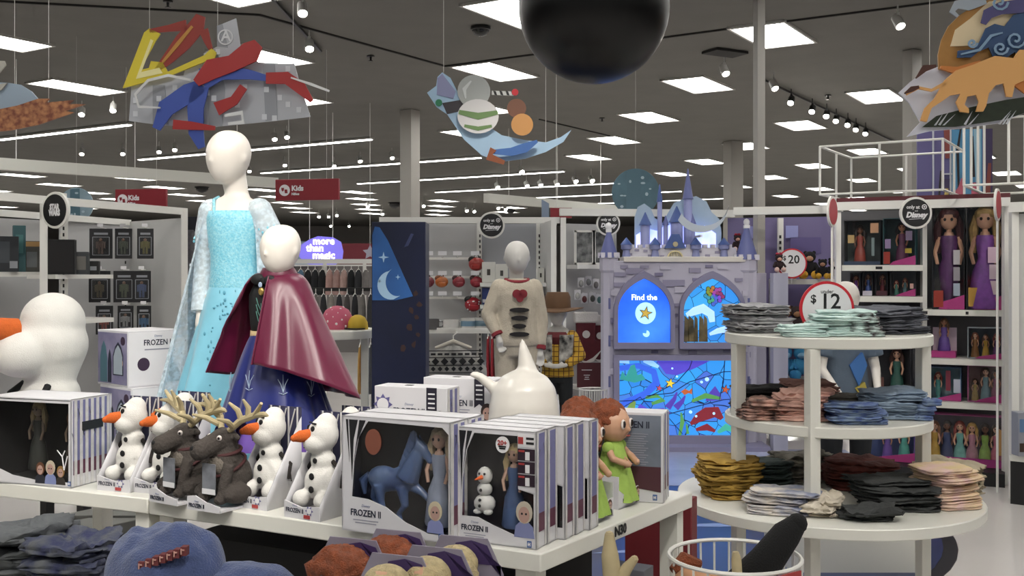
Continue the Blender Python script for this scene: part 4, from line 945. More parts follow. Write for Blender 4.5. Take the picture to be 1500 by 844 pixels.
ob(MB().prism(ccw([(KX(978), KZ(363)), (KX(1010), KZ(363)), (KX(1000), KZ(342)), (KX(989), KZ(342))]), .19, .25, roofd), 'gate_roof', ct)
ob(MB().prism([(KX(994) + .024 * cos(-a), KZ(357) + .024 * sin(-a)) for a in [2 * pi * i / 16 for i in range(16)]][::-1], .18, .19, M('clock_gold', '#b3a98a', .4)), 'clock_face', ct)
ob(frame_ring([(KX(994 + 12 * cos(a)), KZ(378 - 12 * sin(a))) for a in [pi * i / 10 for i in range(11)]], [(KX(994 + 10 * cos(a)), KZ(378 - 10 * sin(a))) for a in [pi * i / 10 for i in range(11)]], .19, .22, M('gate_gold', '#cbbf93', .4)), 'gate_arch', ct)
mb = MB()
for i in range(5): mb.box((KX(988 + i * 3), .2, KZ(371)), (.006, .01, .05), M('gate_gold'))
ob(mb, 'portcullis', ct)
cr_o = [(KX(1030 + 39 * cos(a)), KZ(303 + 37 * sin(a))) for a in [radians(d) for d in range(150, 9, -10)]]
cr_i = [(KX(1034 + 38 * cos(a)), KZ(294 + 36 * sin(a))) for a in [radians(d) for d in range(10, 151, 10)]]
ob(MB().prism(ccw(cr_o + cr_i), .1, .12, M('crescent_pearl', '#b9c2cc', .3)).box((KX(1030), .24, KZ(345)), (.02, .3, .02), whitem), 'crescent', ct)

# ---------------------------------------------------------------- floor graphics
t = MB().slab([(.45 + 2.3 * cos(a), 6.9 + 2.3 * sin(a)) for a in [2 * pi * i / 64 for i in range(64)]], .0, .004, M('floor_border', '#191b22', .3))
t = ob(t, 'floor_decal'); tag(t, 'round dark blue floor graphic with black border under the shirt table', 'floor graphic')
navy = M('decal_blue', '#2b3f78', .28, noise=.55, scale=1.3, hx2='#1b2650')
ob(MB().slab([(.45 + 2.22 * cos(a), 6.9 + 2.22 * sin(a)) for a in [2 * pi * i / 64 for i in range(64)]], .004, .006, navy), 'blue_disc', t)
mb = MB(); ice = M('decal_ice', '#8a9cc9', .3)
for (x, y, w, a) in ((.5, 8.3, .5, .1), (.9, 8.0, .4, .15), (1.2, 8.5, .5, -.05), (.2, 6.1, .35, .1), (.75, 6.0, .3, .15), (1.6, 5.6, .4, .1), (1.3, 6.6, .4, 0), (1.9, 7.0, .4, .1)):
    mb.slab([(x - w, y - .02 - w * a), (x, y - .05), (x + w, y + w * a), (x + .05, y + .05)], .006, .0075, ice)
ob(mb, 'ice_streaks', t)
tag(ob(MB().slab([(-.6, 8.05), (2.9, 7.6), (3.0, 9.4), (-.6, 9.5)], .0062, .0085, M('ice_floor', '#a6abc6', .25, noise=.25, scale=1.6))  , 'floor_mat'), 'pale lavender ice floor graphic before the castle', 'floor graphic')

# ---------------------------------------------------------------- right: purple soft toy bay
t = TH('shelving_unit', 'purple backed shelf bay of soft toys right of the castle', 'shelving', (0, 0, 0))
D4 = 10.2
pur = M('purple_panel', '#6f6690', .5, noise=.1, scale=1.5)
ob(wallp(X(1066, D4 + .2), X(1240, D4 - .1), .05, zz(318, D4), .03, pur), 'back_panel', t)
mb = MB(); mb.box((*X(1160, D4 - .05), zz(340, D4)), (.12, .004, .12), M('lilac_patch', '#8d90c4', .5)).box((*X(1180, D4 - .05), zz(360, D4)), (.3, .004, .16), M('deep_patch', '#5d5384', .5)).box((*X(1100, D4 + .08), zz(340, D4)), (.14, .004, .12), M('lilac_patch'))
ob(mb, 'printed_shapes', t)
ob(wallp(X(1075, D4 - .6), X(1235, D4 - .9), zz(312, D4 - .6) - .02, zz(312, D4 - .6) + .05, .07, whitem), 'top_rail', t)
for px, d in ((1143, -.06), (1131, -.5)): ob(MB().box((*X(px, D4 + d), (zz(320, D4) if d > -.2 else zz(408, D4)) / 2), (.05, .05, zz(320, D4) if d > -.2 else zz(408, D4)), whitem), 'upright', t)
mb = MB(); slots(mb, *X(1143, D4 - .095), .3, 2.0, .02); slots(mb, *X(1131, D4 - .535), .2, 1.5, .02); ob(mb, 'slot_strip', t)
for py, a in ((413, 1140), (497, 1140), (560, 1140)):
    ob(wallp(X(a, D4 - .3), X(1236, D4 - .45), zz(py, D4 - .5) - .022, zz(py, D4 - .5) + .022, .42, whitem if py != 413 else white), 'shelf', t)
def plush(loc, sz, body, belly, feet, lab, rz=0, bow=None):
    t = TH('soft_toy', lab, 'soft toy', (loc[0], loc[1], loc[2] + .005), rz, 'soft toys on the purple shelf bay')
    bm_ = M('plush_' + body, body, .95, bump=.4, scale=40, noise=.1)
    mb = MB().ell((0, 0, sz * .42), (sz * .26, sz * .22, sz * .3), bm_, 12).ell((0, -sz * .03, sz * .86), (sz * .24, sz * .22, sz * .22), bm_, 12)
    for q in (-1, 1):
        mb.ell((q * sz * .16, 0, sz * 1.02), (sz * .075, sz * .05, sz * .075), bm_, 10).caps((q * sz * .2, 0, sz * .58), (q * sz * .34, -sz * .16, sz * .36), sz * .08, sz * .07, bm_, 8)
    ob(mb, 'toy_body', t)
    fm = M('plush_' + feet, feet, .95, bump=.4, scale=40)
    for q in (-1, 1): ob(MB().ell((q * sz * .2, -sz * .32, sz * .16), (sz * .15, sz * .2, sz * .16), fm, 12), 'foot', t)
    ob(MB().ell((0, -sz * .16, sz * .8), (sz * .15, sz * .13, sz * .12), M('plush_' + belly, belly, .95, bump=.3, scale=40), 10), 'muzzle', t)
    if bow: ob(MB().ell((-sz * .1, -sz * .05, sz * 1.12), (sz * .11, sz * .07, sz * .08), M('plush_' + bow, bow, .8), 8).ell((sz * .1, -sz * .05, sz * 1.12), (sz * .11, sz * .07, sz * .08), M('plush_' + bow), 8), 'bow', t)
zs = zz(413, D4 - .5) + .022
for px, d, sz, b, be, f, lab, bow in ((1186, -.45, .24, '#17161a', '#b98f73', '#c99a2f', 'large black soft toy with yellow feet behind the 20 dollar sign', None),
        (1205, -.58, .17, '#17161a', '#b98f73', '#c99a2f', 'small black soft toy with yellow feet on the shelf', None), (1220, -.42, .18, '#201d20', '#a98870', '#c4942d', 'black soft toy at the right end of the purple shelf', None),
        (1168, -.4, .15, '#2c2326', '#b98f73', '#b98f30', 'dark soft toy peeping over the 20 dollar sign', None), (1152, -.6, .16, '#1d181b', '#c59a80', '#c8b9b4', 'dark soft toy hidden low behind the 20 dollar sign', '#9a2438')):
    p = X(px, D4 + d); plush((p[0], p[1], zs), sz, b, be, f, lab, R.uniform(-.3, .3), bow)
zs = zz(497, D4 - .5) + .022
for i, (px, b, f) in enumerate(((1150, '#6e4a30', '#c48a3a'), (1166, '#3a2f30', '#a35b2c'), (1186, '#704028', '#c49a3a'), (1208, '#4a3a52', '#b98a3a'), (1225, '#8a5a2c', '#caa24a'))):
    p = X(px, D4 - .45); plush((p[0], p[1], zs), .26, b, '#a9805c', f, ['brown', 'dark', 'russet', 'plum', 'amber'][i] + ' soft toy on the shelf below the 20 dollar sign')
zs = zz(560, D4 - .5) + .022
for i, (px, b) in enumerate(((1150, '#2f78a8'), (1172, '#3a88b4'), (1200, '#2b5a86'))):
    p = X(px, D4 - .45); plush((p[0], p[1], zs), .28, b, '#7aa7c4', b, ['blue', 'sky blue', 'deep blue'][i] + ' soft toy low in the purple shelf bay')
for px, py, d, lab in ((1141, 400, -.72, 'red bowed dark soft toy on the side panel beside the castle'), (1080, 370, -.0, 'small red and black soft toy peeping behind the castle turret')):
    p = X(px, D4 + d - .1); plush((p[0], p[1], zz(py, D4 + d)), .15, '#2a1c20', '#c79a86', '#c8a8a0', lab, 0, '#9a2438')
    tag(ob(MB().box((p[0], p[1], zz(py, D4 + d) / 2 - .001), (.13, .13, zz(py, D4 + d)), M('side_lilac', '#a9a9bb', .5)), 'display_block'), 'pale block under the ' + lab.split(' beside')[0].split(' peeping')[0], 'plinth')

def price_disc(px, py, r, D, big, lab, small='under', post=None, foot=0):
    c = W(px, py, D); r = r * D / F
    t = TH('price_sign', lab, 'sign', c, 0)
    ob(MB().prism(circ(0, 0, r, 48), -.004, .004, red), 'red_rim', t)
    ob(MB().prism(circ(0, 0, r * .9, 48), -.0055, -.004, paper), 'white_disc', t)
    text(small, t, (0, -.006, r * .62), r * .2, ink)
    text('$', t, (-r * .5, -.006, r * .34), r * .42, ink, off=r * .008); text(big, t, (r * .12, -.006, r * .24), r * .78, ink, off=r * .012, spc=1.0)
    ob(MB().box((0, .006, -r / 2 + (post - c.z) / 2), (.012, .006, abs(post - c.z) - r * .4), whitem), 'sign_stem', t)
    if foot: ob(MB().box((0, foot / 2, post - c.z - .003), (.012, foot, .005), whitem), 'sign_foot', t)
price_disc(1160, 386, 22, 9.45, '20', 'small round 20 dollar price sign before the soft toys', '', post=zz(413, D4 - .5) + .028, foot=.32)

# ---------------------------------------------------------------- right: boxed doll shelves
t = TH('shelving_unit', 'white shelving of boxed dolls at the right', 'shelving', (0, 0, 0))
DR = 8.35
A2, B2, C2 = X(1232, DR + .5), X(1353, DR + .2), X(1476, DR - .1)
dgrey = M('shelf_back_grey', '#5e5d60', .6, noise=.1, scale=2)
ob(wallp(A2, B2, .2, 2.12, .03, dgrey), 'back_panel', t)
ob(wallp(B2, C2, .2, 2.12, .03, dgrey), 'back_panel', t)
ob(wallp(X(1226, DR), X(1480, DR - .55), 2.1, 2.165, .05, whitem), 'top_rail', t)
ob(wallp(X(1226, DR + .45), X(1480, DR - .15), 2.17, 2.23, .02, M('maroon_fascia', '#5d2029', .5)), 'fascia', t)
for px, D, w in ((1227, DR + .02, .04), (1353, DR - .08, .035), (1475, DR - .45, .06)): ob(MB().box((*X(px, D), 1.06), (w, .05, 2.12), whitem), 'upright', t)
def shelf_r(a, b, py, dd=0):
    z = zz(py, DR - .3)
    ob(wallp(X(a, DR + (.22 if a < 1300 else -.0)), X(b, DR + (.0 if a < 1300 else -.25)), z - .025, z + .02, .44, white), 'shelf', t)
    return z + .02
zA1, zA2, zA3 = shelf_r(1236, 1352, 392), shelf_r(1236, 1352, 439), shelf_r(1236, 1352, 590)
zB1, zB2, zB3 = shelf_r(1355, 1472, 458), shelf_r(1355, 1472, 530), shelf_r(1355, 1472, 594)
zB4 = .1
ob(wallp(X(1236, DR + .1), X(1472, DR - .4), zB4 - .34, zB4, .4, M('kick_black', '#141416', .5)), 'kick_base', t)
mb = MB()
for px, z in ((1248, zA1), (1300, zA1), (1360, zB1), (1420, zB1)): mb.box((X(px, DR - .34)[0], X(px, DR - .34)[1] + .085 + (.28 if px < 1300 else (.1 if px < 1340 else -.08 if px > 1400 else .0)), z - .022), (.05, .01, .022), ink)
ob(mb, 'price_labels', t)
skinl, skind, skinm = '#c79a7e', '#6a4430', '#a87658'
def doll(par, x, y, z, h, skin, hair, dress, long=True, dy=1, tail=False, wide=1.0):
    sk = M('doll_skin_' + skin, skin, .45); hm = M('doll_hair_' + hair, hair, .5, bump=.4, scale=30, noise=.25); dm = M('doll_dress_' + dress, dress, .45, noise=.25, scale=20)
    g = h
    mb = MB().ell((x, y, z + g * .88), (g * .085, g * .08, g * .1), sk, 12).tube([(x, y, z + g * .8), (x, y, z + g * .7)], [g * .025, g * .03], sk, 8)
    mb.tube([(x, y, z + g * .76), (x, y, z + g * .72), (x, y, z + g * .5)], [g * .04, g * .055, g * .035], sk, 10)
    for q in (-1, 1): mb.tube([(x + q * g * .085, y, z + g * .71), (x + q * g * .13, y - .01, z + g * .56), (x + q * g * .1, y - g * .06, z + g * .44)], [g * .025, g * .022, g * .018], sk, 6)
    em = M('eye_dark', '#1a1010', .3)
    for q in (-1, 1): mb.ell((x + q * g * .032, y - g * .074, z + g * .885), (g * .014, g * .008, g * .017), em, 6)
    ob(mb, 'doll_body', par)
    mb = MB().ell((x, y + g * .02, z + g * .915), (g * .105, g * .09, g * .1), hm, 12)
    for q in (-1, 1): mb.tube([(x + q * g * .08, y + g * .02, z + g * .92), (x + q * g * .11, y + g * .02, z + g * .78), (x + q * g * .1, y + g * .02, z + g * (.55 if long else .76))], [g * .03, g * .05, g * .02], hm, 8)
    ob(mb, 'hair', par)
    pr = [(g * .075 * wide, g * .725), (g * .088 * wide, g * .68), (g * .065 * wide, g * .5)]
    pr += [(g * .1, g * .4), (g * .08, g * .2), (g * .05, g * .08), (g * .12, 0)] if tail else [(g * .12 * wide, g * .36), (g * .16 * wide, g * .03), (g * .15 * wide, 0)]
    ob(MB().lathe([(r, q) for r, q in pr[::-1]], dm, 16, c=(x, y, z), sy=.8), 'dress', par)
pinkc = M('hot_pink_card', '#b03a80', .45, noise=.2, scale=8)
def doll_box(px, D, z, w, h, d, lab, carton='#20262c', back='#23333a', rz=radians(-27), dolls=(), wedge=True, art=(), name='boxed_doll'):
    p = X(px, D); w *= .86
    t = TH(name, lab, 'toy', (p[0], p[1], z + .003), rz, 'boxed dolls on the right shelves')
    cm = M('carton_' + carton, carton, .45)
    th = .006
    mb = MB().box((0, d / 2 - th / 2, h / 2), (w, th, h), M('backing_' + back, back, .45, noise=.35, scale=9)).box((-w / 2 + th / 2, 0, h / 2), (th, d, h), cm).box((w / 2 - th / 2, 0, h / 2), (th, d, h), cm).box((0, 0, th / 2), (w, d, th), cm).box((0, 0, h - th / 2), (w, d, th), cm)
    ob(mb, 'carton', t)
    ob(MB().box((0, -d / 2, h / 2), (w - .004, .002, h - .004), pane), 'clear_window', t)
    for dl in dolls: doll(t, dl[0] * w, .0, th, dl[1] * h, *dl[2:5], **(dl[5] if len(dl) > 5 else {}))
    if wedge: ob(MB().prism([(-w * .3, 0), (w / 2, 0), (w / 2, h * wedge if wedge is not True else h * .17), (-w * .18, h * .07)], -d / 2 - .003, -d / 2 - .001, pinkc), 'pink_wedge', t)
    for (x, zc, sx, sz, hx) in art:
        ob(MB().box((x * w, -d / 2 - .004, zc * h), (sx * w, .003, sz * h), M('art_' + hx, hx, .5)), 'printed_picture', t)
    return t
k = DR / F
doll_box(1265, DR + .12, zA1, 60 * k, 66 * k, .16, 'dark boxed toddler doll with dark hair on the top shelf', '#181c22', '#3d4848', dolls=((-.1, .88, skind, '#241813', '#8a3a2e'),), wedge=False, art=((.34, .82, .22, .22, '#b48a6a'), (-.3, .58, .18, .18, '#a58a5c'), (0, .04, 1, .08, '#27364c'), (.3, .4, .08, .4, '#6b7a7c')))
doll_box(1319, DR + .0, zA1, 52 * k, 68 * k, .16, 'teal boxed doll under the round black emblem sign', '#214a50', '#20454a', dolls=((.05, .9, skinm, '#17141c', '#6f3a5c'),), wedge=.2, art=((-.38, .15, .2, .26, '#9a3328'), (.3, .62, .2, .2, '#8f7f9c'), (-.35, .45, .18, .2, '#9a86ae'), (.28, .3, .2, .1, '#b39c3a')))
for px, w, h, lab, dr in ((1254, 17, 34, 'small violet boxed doll on the second shelf, first from left', '#7a3f94'), (1272, 17, 36, 'small blue boxed doll on the second shelf, second from left', '#2f4f94'), (1293, 20, 36, 'small red boxed doll on the second shelf, third from left', '#7e2a34')):
    doll_box(px, DR + .1, zA2, w * k, h * k, .1, lab, '#1a1c24', '#262b36', dolls=((0, .86, skinm, '#5c2a20', dr),), wedge=False, art=((0, .1, .9, .2, '#8f5a9a' if px < 1260 else '#b8b4c2' if px < 1280 else '#4a2430'),))
doll_box(1324, DR - .02, zA2, 40 * k, 36 * k, .12, 'wide dark boxed playset on the second shelf with pink wedge', '#1d2026', '#2c3338', dolls=((0.05, .7, skinm, '#6a2a22', '#4a6a70'), (-.3, .6, skinl, '#7e2f20', '#3f7a6c')), wedge=.3, art=((.35, .4, .14, .2, '#b8948a'),))
for px, lab, hx in ((1275, 'pink low playset carton behind the shirt piles', '#8a4068'), (1322, 'plum low playset carton behind the shirt piles', '#5d3a54')):
    p = X(px, DR + .1); zl = zz(478, DR - .2)
    plain_box('playset_box', lab, (p[0], p[1], zl), (.24, .14, .13), hx, radians(-14), art=((0, .5, .7, .4, '#7d5c74'),))
ob(wallp(X(1236, DR + .22), X(1352, DR), zz(480, DR - .3) - .025, zz(480, DR - .3) - .002, .44, white), 'shelf', t)
doll_box(1307, DR - .02, zA3, 62 * k, 74 * k, .16, 'dark boxed doll in a green dress behind the middle shirt tier', '#1a1a20', '#33343a', dolls=((.12, .92, skinl, '#4a2a22', '#2f5a50'),), wedge=.18, art=((-.3, .2, .24, .34, '#5a3a34'), (0, .97, .9, .05, '#a5488a')))
doll_box(1390, DR - .16, zB1, 50 * k, 148 * k, .14, 'tall boxed doll with dark red hair and violet top', '#16181e', '#1c2a30', dolls=((0, .97, skinl, '#4a1d20', '#54295e', dict(tail=True)),), wedge=.14, art=((.26, .50, .2, .14, '#a8a4a8'), (.26, .34, .2, .13, '#8f8a90'), (.26, .19, .2, .12, '#9aa6b4'), (-.3, .1, .3, .16, '#8f2f22')))
doll_box(1443, DR - .28, zB1, 54 * k, 148 * k, .14, 'tall boxed doll with blonde hair and purple satin dress', '#16161c', '#231f2a', dolls=((0, .97, skinl, '#b08f56', '#7a4494'),), wedge=.14, art=((.22, .52, .26, .15, '#c3a6b8'), (.26, .36, .26, .14, '#bfaab6'), (.26, .21, .26, .13, '#c9b2b8'), (-.3, .12, .3, .18, '#b38a3a')))
def tray_doll(px, D, z, h, lab, skin, hair, dress, tw, rz=radians(-27)):
    p = X(px, D)
    t = TH('seated_tray_doll', lab, 'doll', (p[0], p[1], z + .003), rz)
    ob(MB().box((0, 0, h * .08), (tw, .13, h * .16), pinkc), 'pink_tray', t); ob(MB().box((0, .06, h * .4), (tw, .006, h * .7), M('tray_back', '#b9a6b4', .5)), 'tray_back', t)
    doll(t, 0, -.0, h * .16, h * .84, skin, hair, dress, wide=1.2)
tray_doll(1383, DR - .13, zB2, 56 * k, 'brown haired doll in purple dress on a pink tray', skinm, '#5d3f26', '#5a4088', 32 * k)
doll_box(1444, DR - .25, zB2, 54 * k, 44 * k, .12, 'arched clear topped playset box on the third right shelf', '#9aa4ac', '#2c3a48', dolls=((-.3, .8, skinl, '#7a3a22', '#9a6a3a'), (0, .75, skinm, '#4a2a1a', '#b08a2c'), (.3, .78, skinl, '#7a2a2a', '#5d2f6a')), wedge=.2)
doll_box(1384, DR - .13, zB3, 52 * k, 48 * k, .12, 'blue and pink boxed mermaid style playset on the fourth shelf', '#3a5f80', '#4a7a88', dolls=((-.2, .8, skinl, '#7a2a22', '#3f8a86', dict(tail=True)),), wedge=.25, art=((.12, .6, .14, .6, '#7a3040'), (.38, .45, .2, .4, '#b0b6c4')))
doll_box(1444, DR - .25, zB3, 54 * k, 52 * k, .12, 'pink boxed doll family with several faces on the fourth shelf', '#a85488', '#7a5a5c', dolls=((-.3, .6, skinl, '#3a2418', '#b09a5c'), (0, .9, skinl, '#4a2a1c', '#6a8f9a'), (.28, .85, skinm, '#33201a', '#8f4a6a')), wedge=.25)
doll_box(1415, DR - .2, zB4, 116 * k, 72 * k, .12, 'wide pink box of six small princess dolls on the bottom shelf', '#a03a7c', '#4a4452', rz=radians(-27), dolls=((-.42, .82, skinl, '#7a4a22', '#b8943a'), (-.25, .84, skind, '#1c1414', '#3a4468'), (-.08, .84, skinl, '#8a2f22', '#6fa8a0'), (.08, .82, skinl, '#b8944a', '#b07a8c'), (.25, .82, skind, '#1c1414', '#8ab04a'), (.4, .82, skinl, '#3f2a1c', '#b85a72')), wedge=False, art=((0, .08, 1, .16, '#a0327c'), (.46, .5, .06, .5, '#c0955a')))
doll_box(1300, DR + .02, zB4, 90 * k, 70 * k, .12, 'violet boxed playset behind the shirt table leg', '#5a3f86', '#3a4a78', rz=radians(-27), dolls=((.3, .8, skinl, '#b8944a', '#4f9a8c'), (0, .7, skinm, '#6a2a22', '#6a4a9a')), wedge=.2)
# far right bay edge
t = TH('shelving_unit', 'grey side bay at the far right edge of the doll shelves', 'shelving', (0, 0, 0))
ob(wallp(X(1484, DR - .9), X(1560, DR - 1.1), .05, 2.02, .04, side_panel), 'side_panel', t)
ob(MB().box((*X(1485, DR - .95), 1.03), (.05, .05, 2.06), whitem), 'upright', t)
ob(wallp(X(1480, DR - .95), X(1560, DR - 1.2), 2.03, 2.1, .05, whitem), 'top_rail', t)
ob(wallp(X(1484, DR - 1.05), X(1560, DR - 1.25), .3, .34, .2, white), 'shelf', t)
ob(wallp(X(1484, DR - 1.05), X(1560, DR - 1.25), .0, .3, .16, M('kick_black')), 'kick_base', t)
p = X(1497, DR - 1.15)
plain_box('toy_box', 'small pale carton on the far right shelf', (p[0], p[1], .341), (.1, .1, .3), '#8c8f98', art=((0, .7, .8, .3, '#5a7aa0'), (0, .2, .8, .2, '#3a2a20')))

# white tube frames above the doll shelves and banner panels
def cuboid(c0, dirs, sizes, z0, z1, lab, mids=(2, 2), r=.01):
    t = TH('tube_frame', lab, 'frame', (0, 0, 0))
    a, b = dirs
    P = lambda i, j: Vector(c0) + a * (sizes[0] * i) + b * (sizes[1] * j)
    for z in (z0, z1):
        mb = MB()
        for (i, j, k_, l) in ((0, 0, 1, 0), (1, 0, 1, 1), (1, 1, 0, 1), (0, 1, 0, 0)):
            p, q = P(i, j), P(k_, l); mb.tube([(p.x, p.y, z), (q.x, q.y, z)], r, whitem, 6)
        ob(mb, 'tube_hoop', t)
    ps = [(0, 0), (1, 0), (1, 1), (0, 1)] + [(i / mids[0], j) for i in range(1, mids[0]) for j in (0, 1)] + [(i, j / mids[1]) for j in range(1, mids[1]) for i in (0, 1)]
    for i, j in ps:
        p = P(i, j); ob(MB().tube([(p.x, p.y, z0), (p.x, p.y, z1)], r, whitem, 6), 'tube_post', t)
cuboid(X(1201, 8.6), (-E1, E2), (.95, 1.0), 2.246, zz(215, 8.6), 'white tube frame above the doll shelves left of the banner')
cuboid(X(1412, 7.7), (-E1, E2), (.9, 1.0), 2.246, zz(150, 7.7), 'white tube frame above the doll shelves at the right edge', (3, 3))
D = 9.7; c = X(1394, D)
t = TH('banner_panel', 'purple and sky blue banner panel with guitars behind the tube frames', 'banner', (c[0], c[1], 0), radians(-10))
s = D / F; q = lambda x, y: ((x - 1394) * s, zz(y, D))
ob(MB().prism(ccw([q(1346, 296), q(1450, 296), q(1450, 190), q(1346, 190)]), 0, .03, M('banner_purple', '#5a5482', .5)), 'banner_board', t)
def bpart(nm, hx, polys, y): 
    mb = MB()
    for p in polys: ob(MB().prism(ccw([q(*v) for v in p]), -y, 0, M('banner_' + hx, hx, .5)), nm, t)
bpart('sky_field', '#4a86ac', [[(1394, 296), (1436, 296), (1436, 190), (1394, 190)]], .004)
bpart('pale_field', '#8fb4c8', [[(1428, 296), (1434, 296), (1434, 190), (1424, 190)]], .006)
bpart('dusk_field', '#3a2f52', [[(1438, 296), (1450, 296), (1450, 190), (1438, 190)], [(1383, 262), (1394, 262), (1394, 296), (1383, 296)]], .006)
bpart('rust_streak', '#7a3a34', [ribbon([(1443, 296), (1446, 240)], [4, 2]), ribbon([(1387, 190), (1388, 232)], [4, 3])], .009)
bpart('guitar_neck', '#1e1a1e', [ribbon([(1404, 296), (1402, 220), (1406, 190)], [1, 2, 1]), ribbon([(1376, 296), (1379, 250)], [1.5, 1]), ribbon([(1424, 260), (1422, 200)], [2, 1.5])], .010)
bpart('guitar_body', '#b0586a', [ribbon([(1402, 288), (1407, 275), (1410, 262)], [7, 4, 3]), ribbon([(1426, 285), (1424, 268)], [5, 3])], .013)
bpart('yellow_body', '#b5a05a', [ribbon([(1386, 294), (1387, 276)], [4, 2])], .013)
bpart('white_posts', '#b9bcc4', [ribbon([(1368, 296), (1368, 190)], [1, 1]), ribbon([(1392, 296), (1392, 190)], [1, 1]), ribbon([(1381, 255), (1394, 255)], [1, 1])], .02)
ob(MB().box((0, .05, 1.1), (.05, .05, 2.2), whitem), 'banner_post', t)
# ---------------------------------------------------------------- three tier shirt table
TC = Vector((1.295, 4.3)); ZT = (.69, 1.02, 1.355); RT = (.605, .41, .41)
t = TH('tiered_table', 'round white three tier table piled with folded shirts', 'table', (TC.x, TC.y, 0))
for z, r in zip(ZT, RT):
    ob(MB().lathe([(.001, z - .042), (r - .004, z - .042), (r, z - .038), (r, z - .004), (r - .004, z), (.001, z)], white, 64), 'tier', t)
for (x, y) in ((-.375, -.06), (-.16, -.355), (.375, -.06), (.05, .36)):
    ob(MB().box((x, y, (ZT[2] - .042) / 2), (.045, .045, ZT[2] - .042), white, .3), 'leg', t, bevel=.003)

def fold_mesh(mb, w, d, h, mat, seed, amp=.12, nu=44):
    rr = random.Random(seed); off = Vector((rr.uniform(0, 50), rr.uniform(0, 50), 0))
    lev = [(.0, 0), (.85, .0), (.97, .08), (1.0, .22), (.985, .40), (.93, .5), (.985, .6), (1.0, .75), (.96, .93), (.85, 1.0), (.7, 1.02), (.52, 1.03), (.34, 1.03), (.16, 1.02), (.0, 1.0)]
    rs = []
    for s_, zl in lev:
        ring = []
        for i in range(nu):
            a = 2 * pi * i / nu; cx_, sx_ = cos(a), sin(a)
            e = (abs(cx_) ** 5 + abs(sx_) ** 5) ** (-1 / 5)
            x, y = cx_ * e, sx_ * e
            nz = mnoise.noise(Vector((x * 1.3 * s_, y * 1.3 * s_, zl * .6)) + off)
            n2 = mnoise.noise(Vector((x * 4, y * 4, zl * 2.5)) + off)
            k = s_ * (1 + amp * .45 * n2 * min(1, s_ * 1.2))
            z = zl * h * (1 + amp * 2.2 * nz) + (n2 * h * amp * .9 * s_ * zl)
            n3 = mnoise.noise(Vector((x * s_ * 2.6 + y * s_, y * s_ * 2.6, 3)) + off)
            z += h * amp * 3.2 * (.25 - abs(n3)) * (zl > .5) * min(1, s_ * 3)
            ring.append((x * w / 2 * k, y * d / 2 * k, z))
        rs.append(ring)
    return mb.rings(rs, mat, caps=False)
FOLD = {}
def fold_obj(kind, w, d, h, mat, amp):
    key = (kind, mat.name, round(w, 3), round(d, 3))
    if key not in FOLD: FOLD[key] = []
    L = FOLD[key]
    if len(L) < 3:
        o = ob(fold_mesh(MB(), w, d, h, mat, R.random() * 99, amp), 'folded_shirt', ang=75); L.append(o); return o
    src = L[R.randrange(3)]; o = src.copy(); COL.objects.link(o); return o
def stack(x, y, z, n, w, d, h, mat, lab, grp, rz=0, amp=.2, jit=.016, kind='shirt'):
    h *= 1.06
    for i in range(n):
        o = fold_obj(kind, w, d, h, mat, amp); q = 1.6 if i == n - 1 else 1
        o.location = (x + R.uniform(-jit, jit) * q, y + R.uniform(-jit, jit) * q, z + i * h * .97); o.rotation_euler = (R.uniform(-.03, .03) * min(i, 1), R.uniform(-.03, .03) * min(i, 1), rz + R.uniform(-.16, .16) * q)
        o.scale = (R.uniform(.93, 1.07), R.uniform(.93, 1.07), 1)
        tag(o, lab + (', topmost' if i == n - 1 else ', %s from the top' % ordn(n - i)), 'shirt', grp)
    return z + n * h
CL = lambda nm, hx, hx2=None, sc=14: M('jersey_' + nm, hx, .9, noise=.18, scale=sc, bump=.5, bscale=45, hx2=hx2)
def pl(px, py, z):
    p = G(px, py, z); return p.x, p.y
grey_c, mint, char = CL('grey', '#a2a2a4', '#86868a', 9), CL('mint', '#c6dad6', '#b6ccc8'), CL('charcoal', '#5b5d66', '#45474f')
mintp = CL('mint_print', '#c0d4d0', '#3a2c30', 26)
pink, pinkp = CL('peach', '#dab0a2', '#bd9084'), CL('peach_print', '#c99f90', '#2a2022', 20)
blue, bluep = CL('dusty_blue', '#8c9db0', '#74869b'), CL('blue_print', '#7b8da4', '#43578c', 22)
olive, must, cream = CL('olive_grey', '#58554e'), CL('mustard', '#a9883c', '#85682a'), CL('cream', '#d3cabb', '#b9af9e')
creamp = CL('cream_print', '#d0c8be', '#7d849c', 14); slate = CL('slate_green', '#43504f'); rust = CL('rust', '#68302a', '#4c211b')
deep = CL('deep_grey', '#393b3b', '#2f3131'); tie = CL('tie_dye', '#d3b3b0', '#cfb98a', 12); tiep = CL('tie_dye_dark', '#b98f94', '#4a2c3c', 22); blackc = CL('black_cloth', '#141416')
sand = CL('sand', '#a49882', '#938873'); beige = CL('beige_print', '#9c978c', '#5f5b54', 18)
# top tier
x, y = TC.x - .27, TC.y + .02; z = ZT[2] + .001
stack(x, y, z, 6, .24, .22, .018, grey_c, 'rumpled grey shirt in the stack left of the price sign', 'grey shirts on the top tier', .2, .3)
stack(TC.x - .185, TC.y - .27, z, 3, .17, .13, .014, mint, 'pale mint shirt in the low stack before the price sign', 'low mint stack', .05)
stack(TC.x + .0, TC.y - .2, z, 5, .22, .2, .0185, mint, 'pale mint shirt in the tall stack right of the price sign', 'tall mint stack', -.1)
stack(TC.x + .08, TC.y - .24, z, 5, .12, .14, .0165, mintp, 'mint shirt with dark print edge right of the price sign', 'printed mint shirts', -.1)
stack(TC.x + .24, TC.y - .05, z, 6, .24, .24, .0165, char, 'charcoal shirt in the stack at the right of the top tier', 'charcoal stack on the top tier', .25, .3)
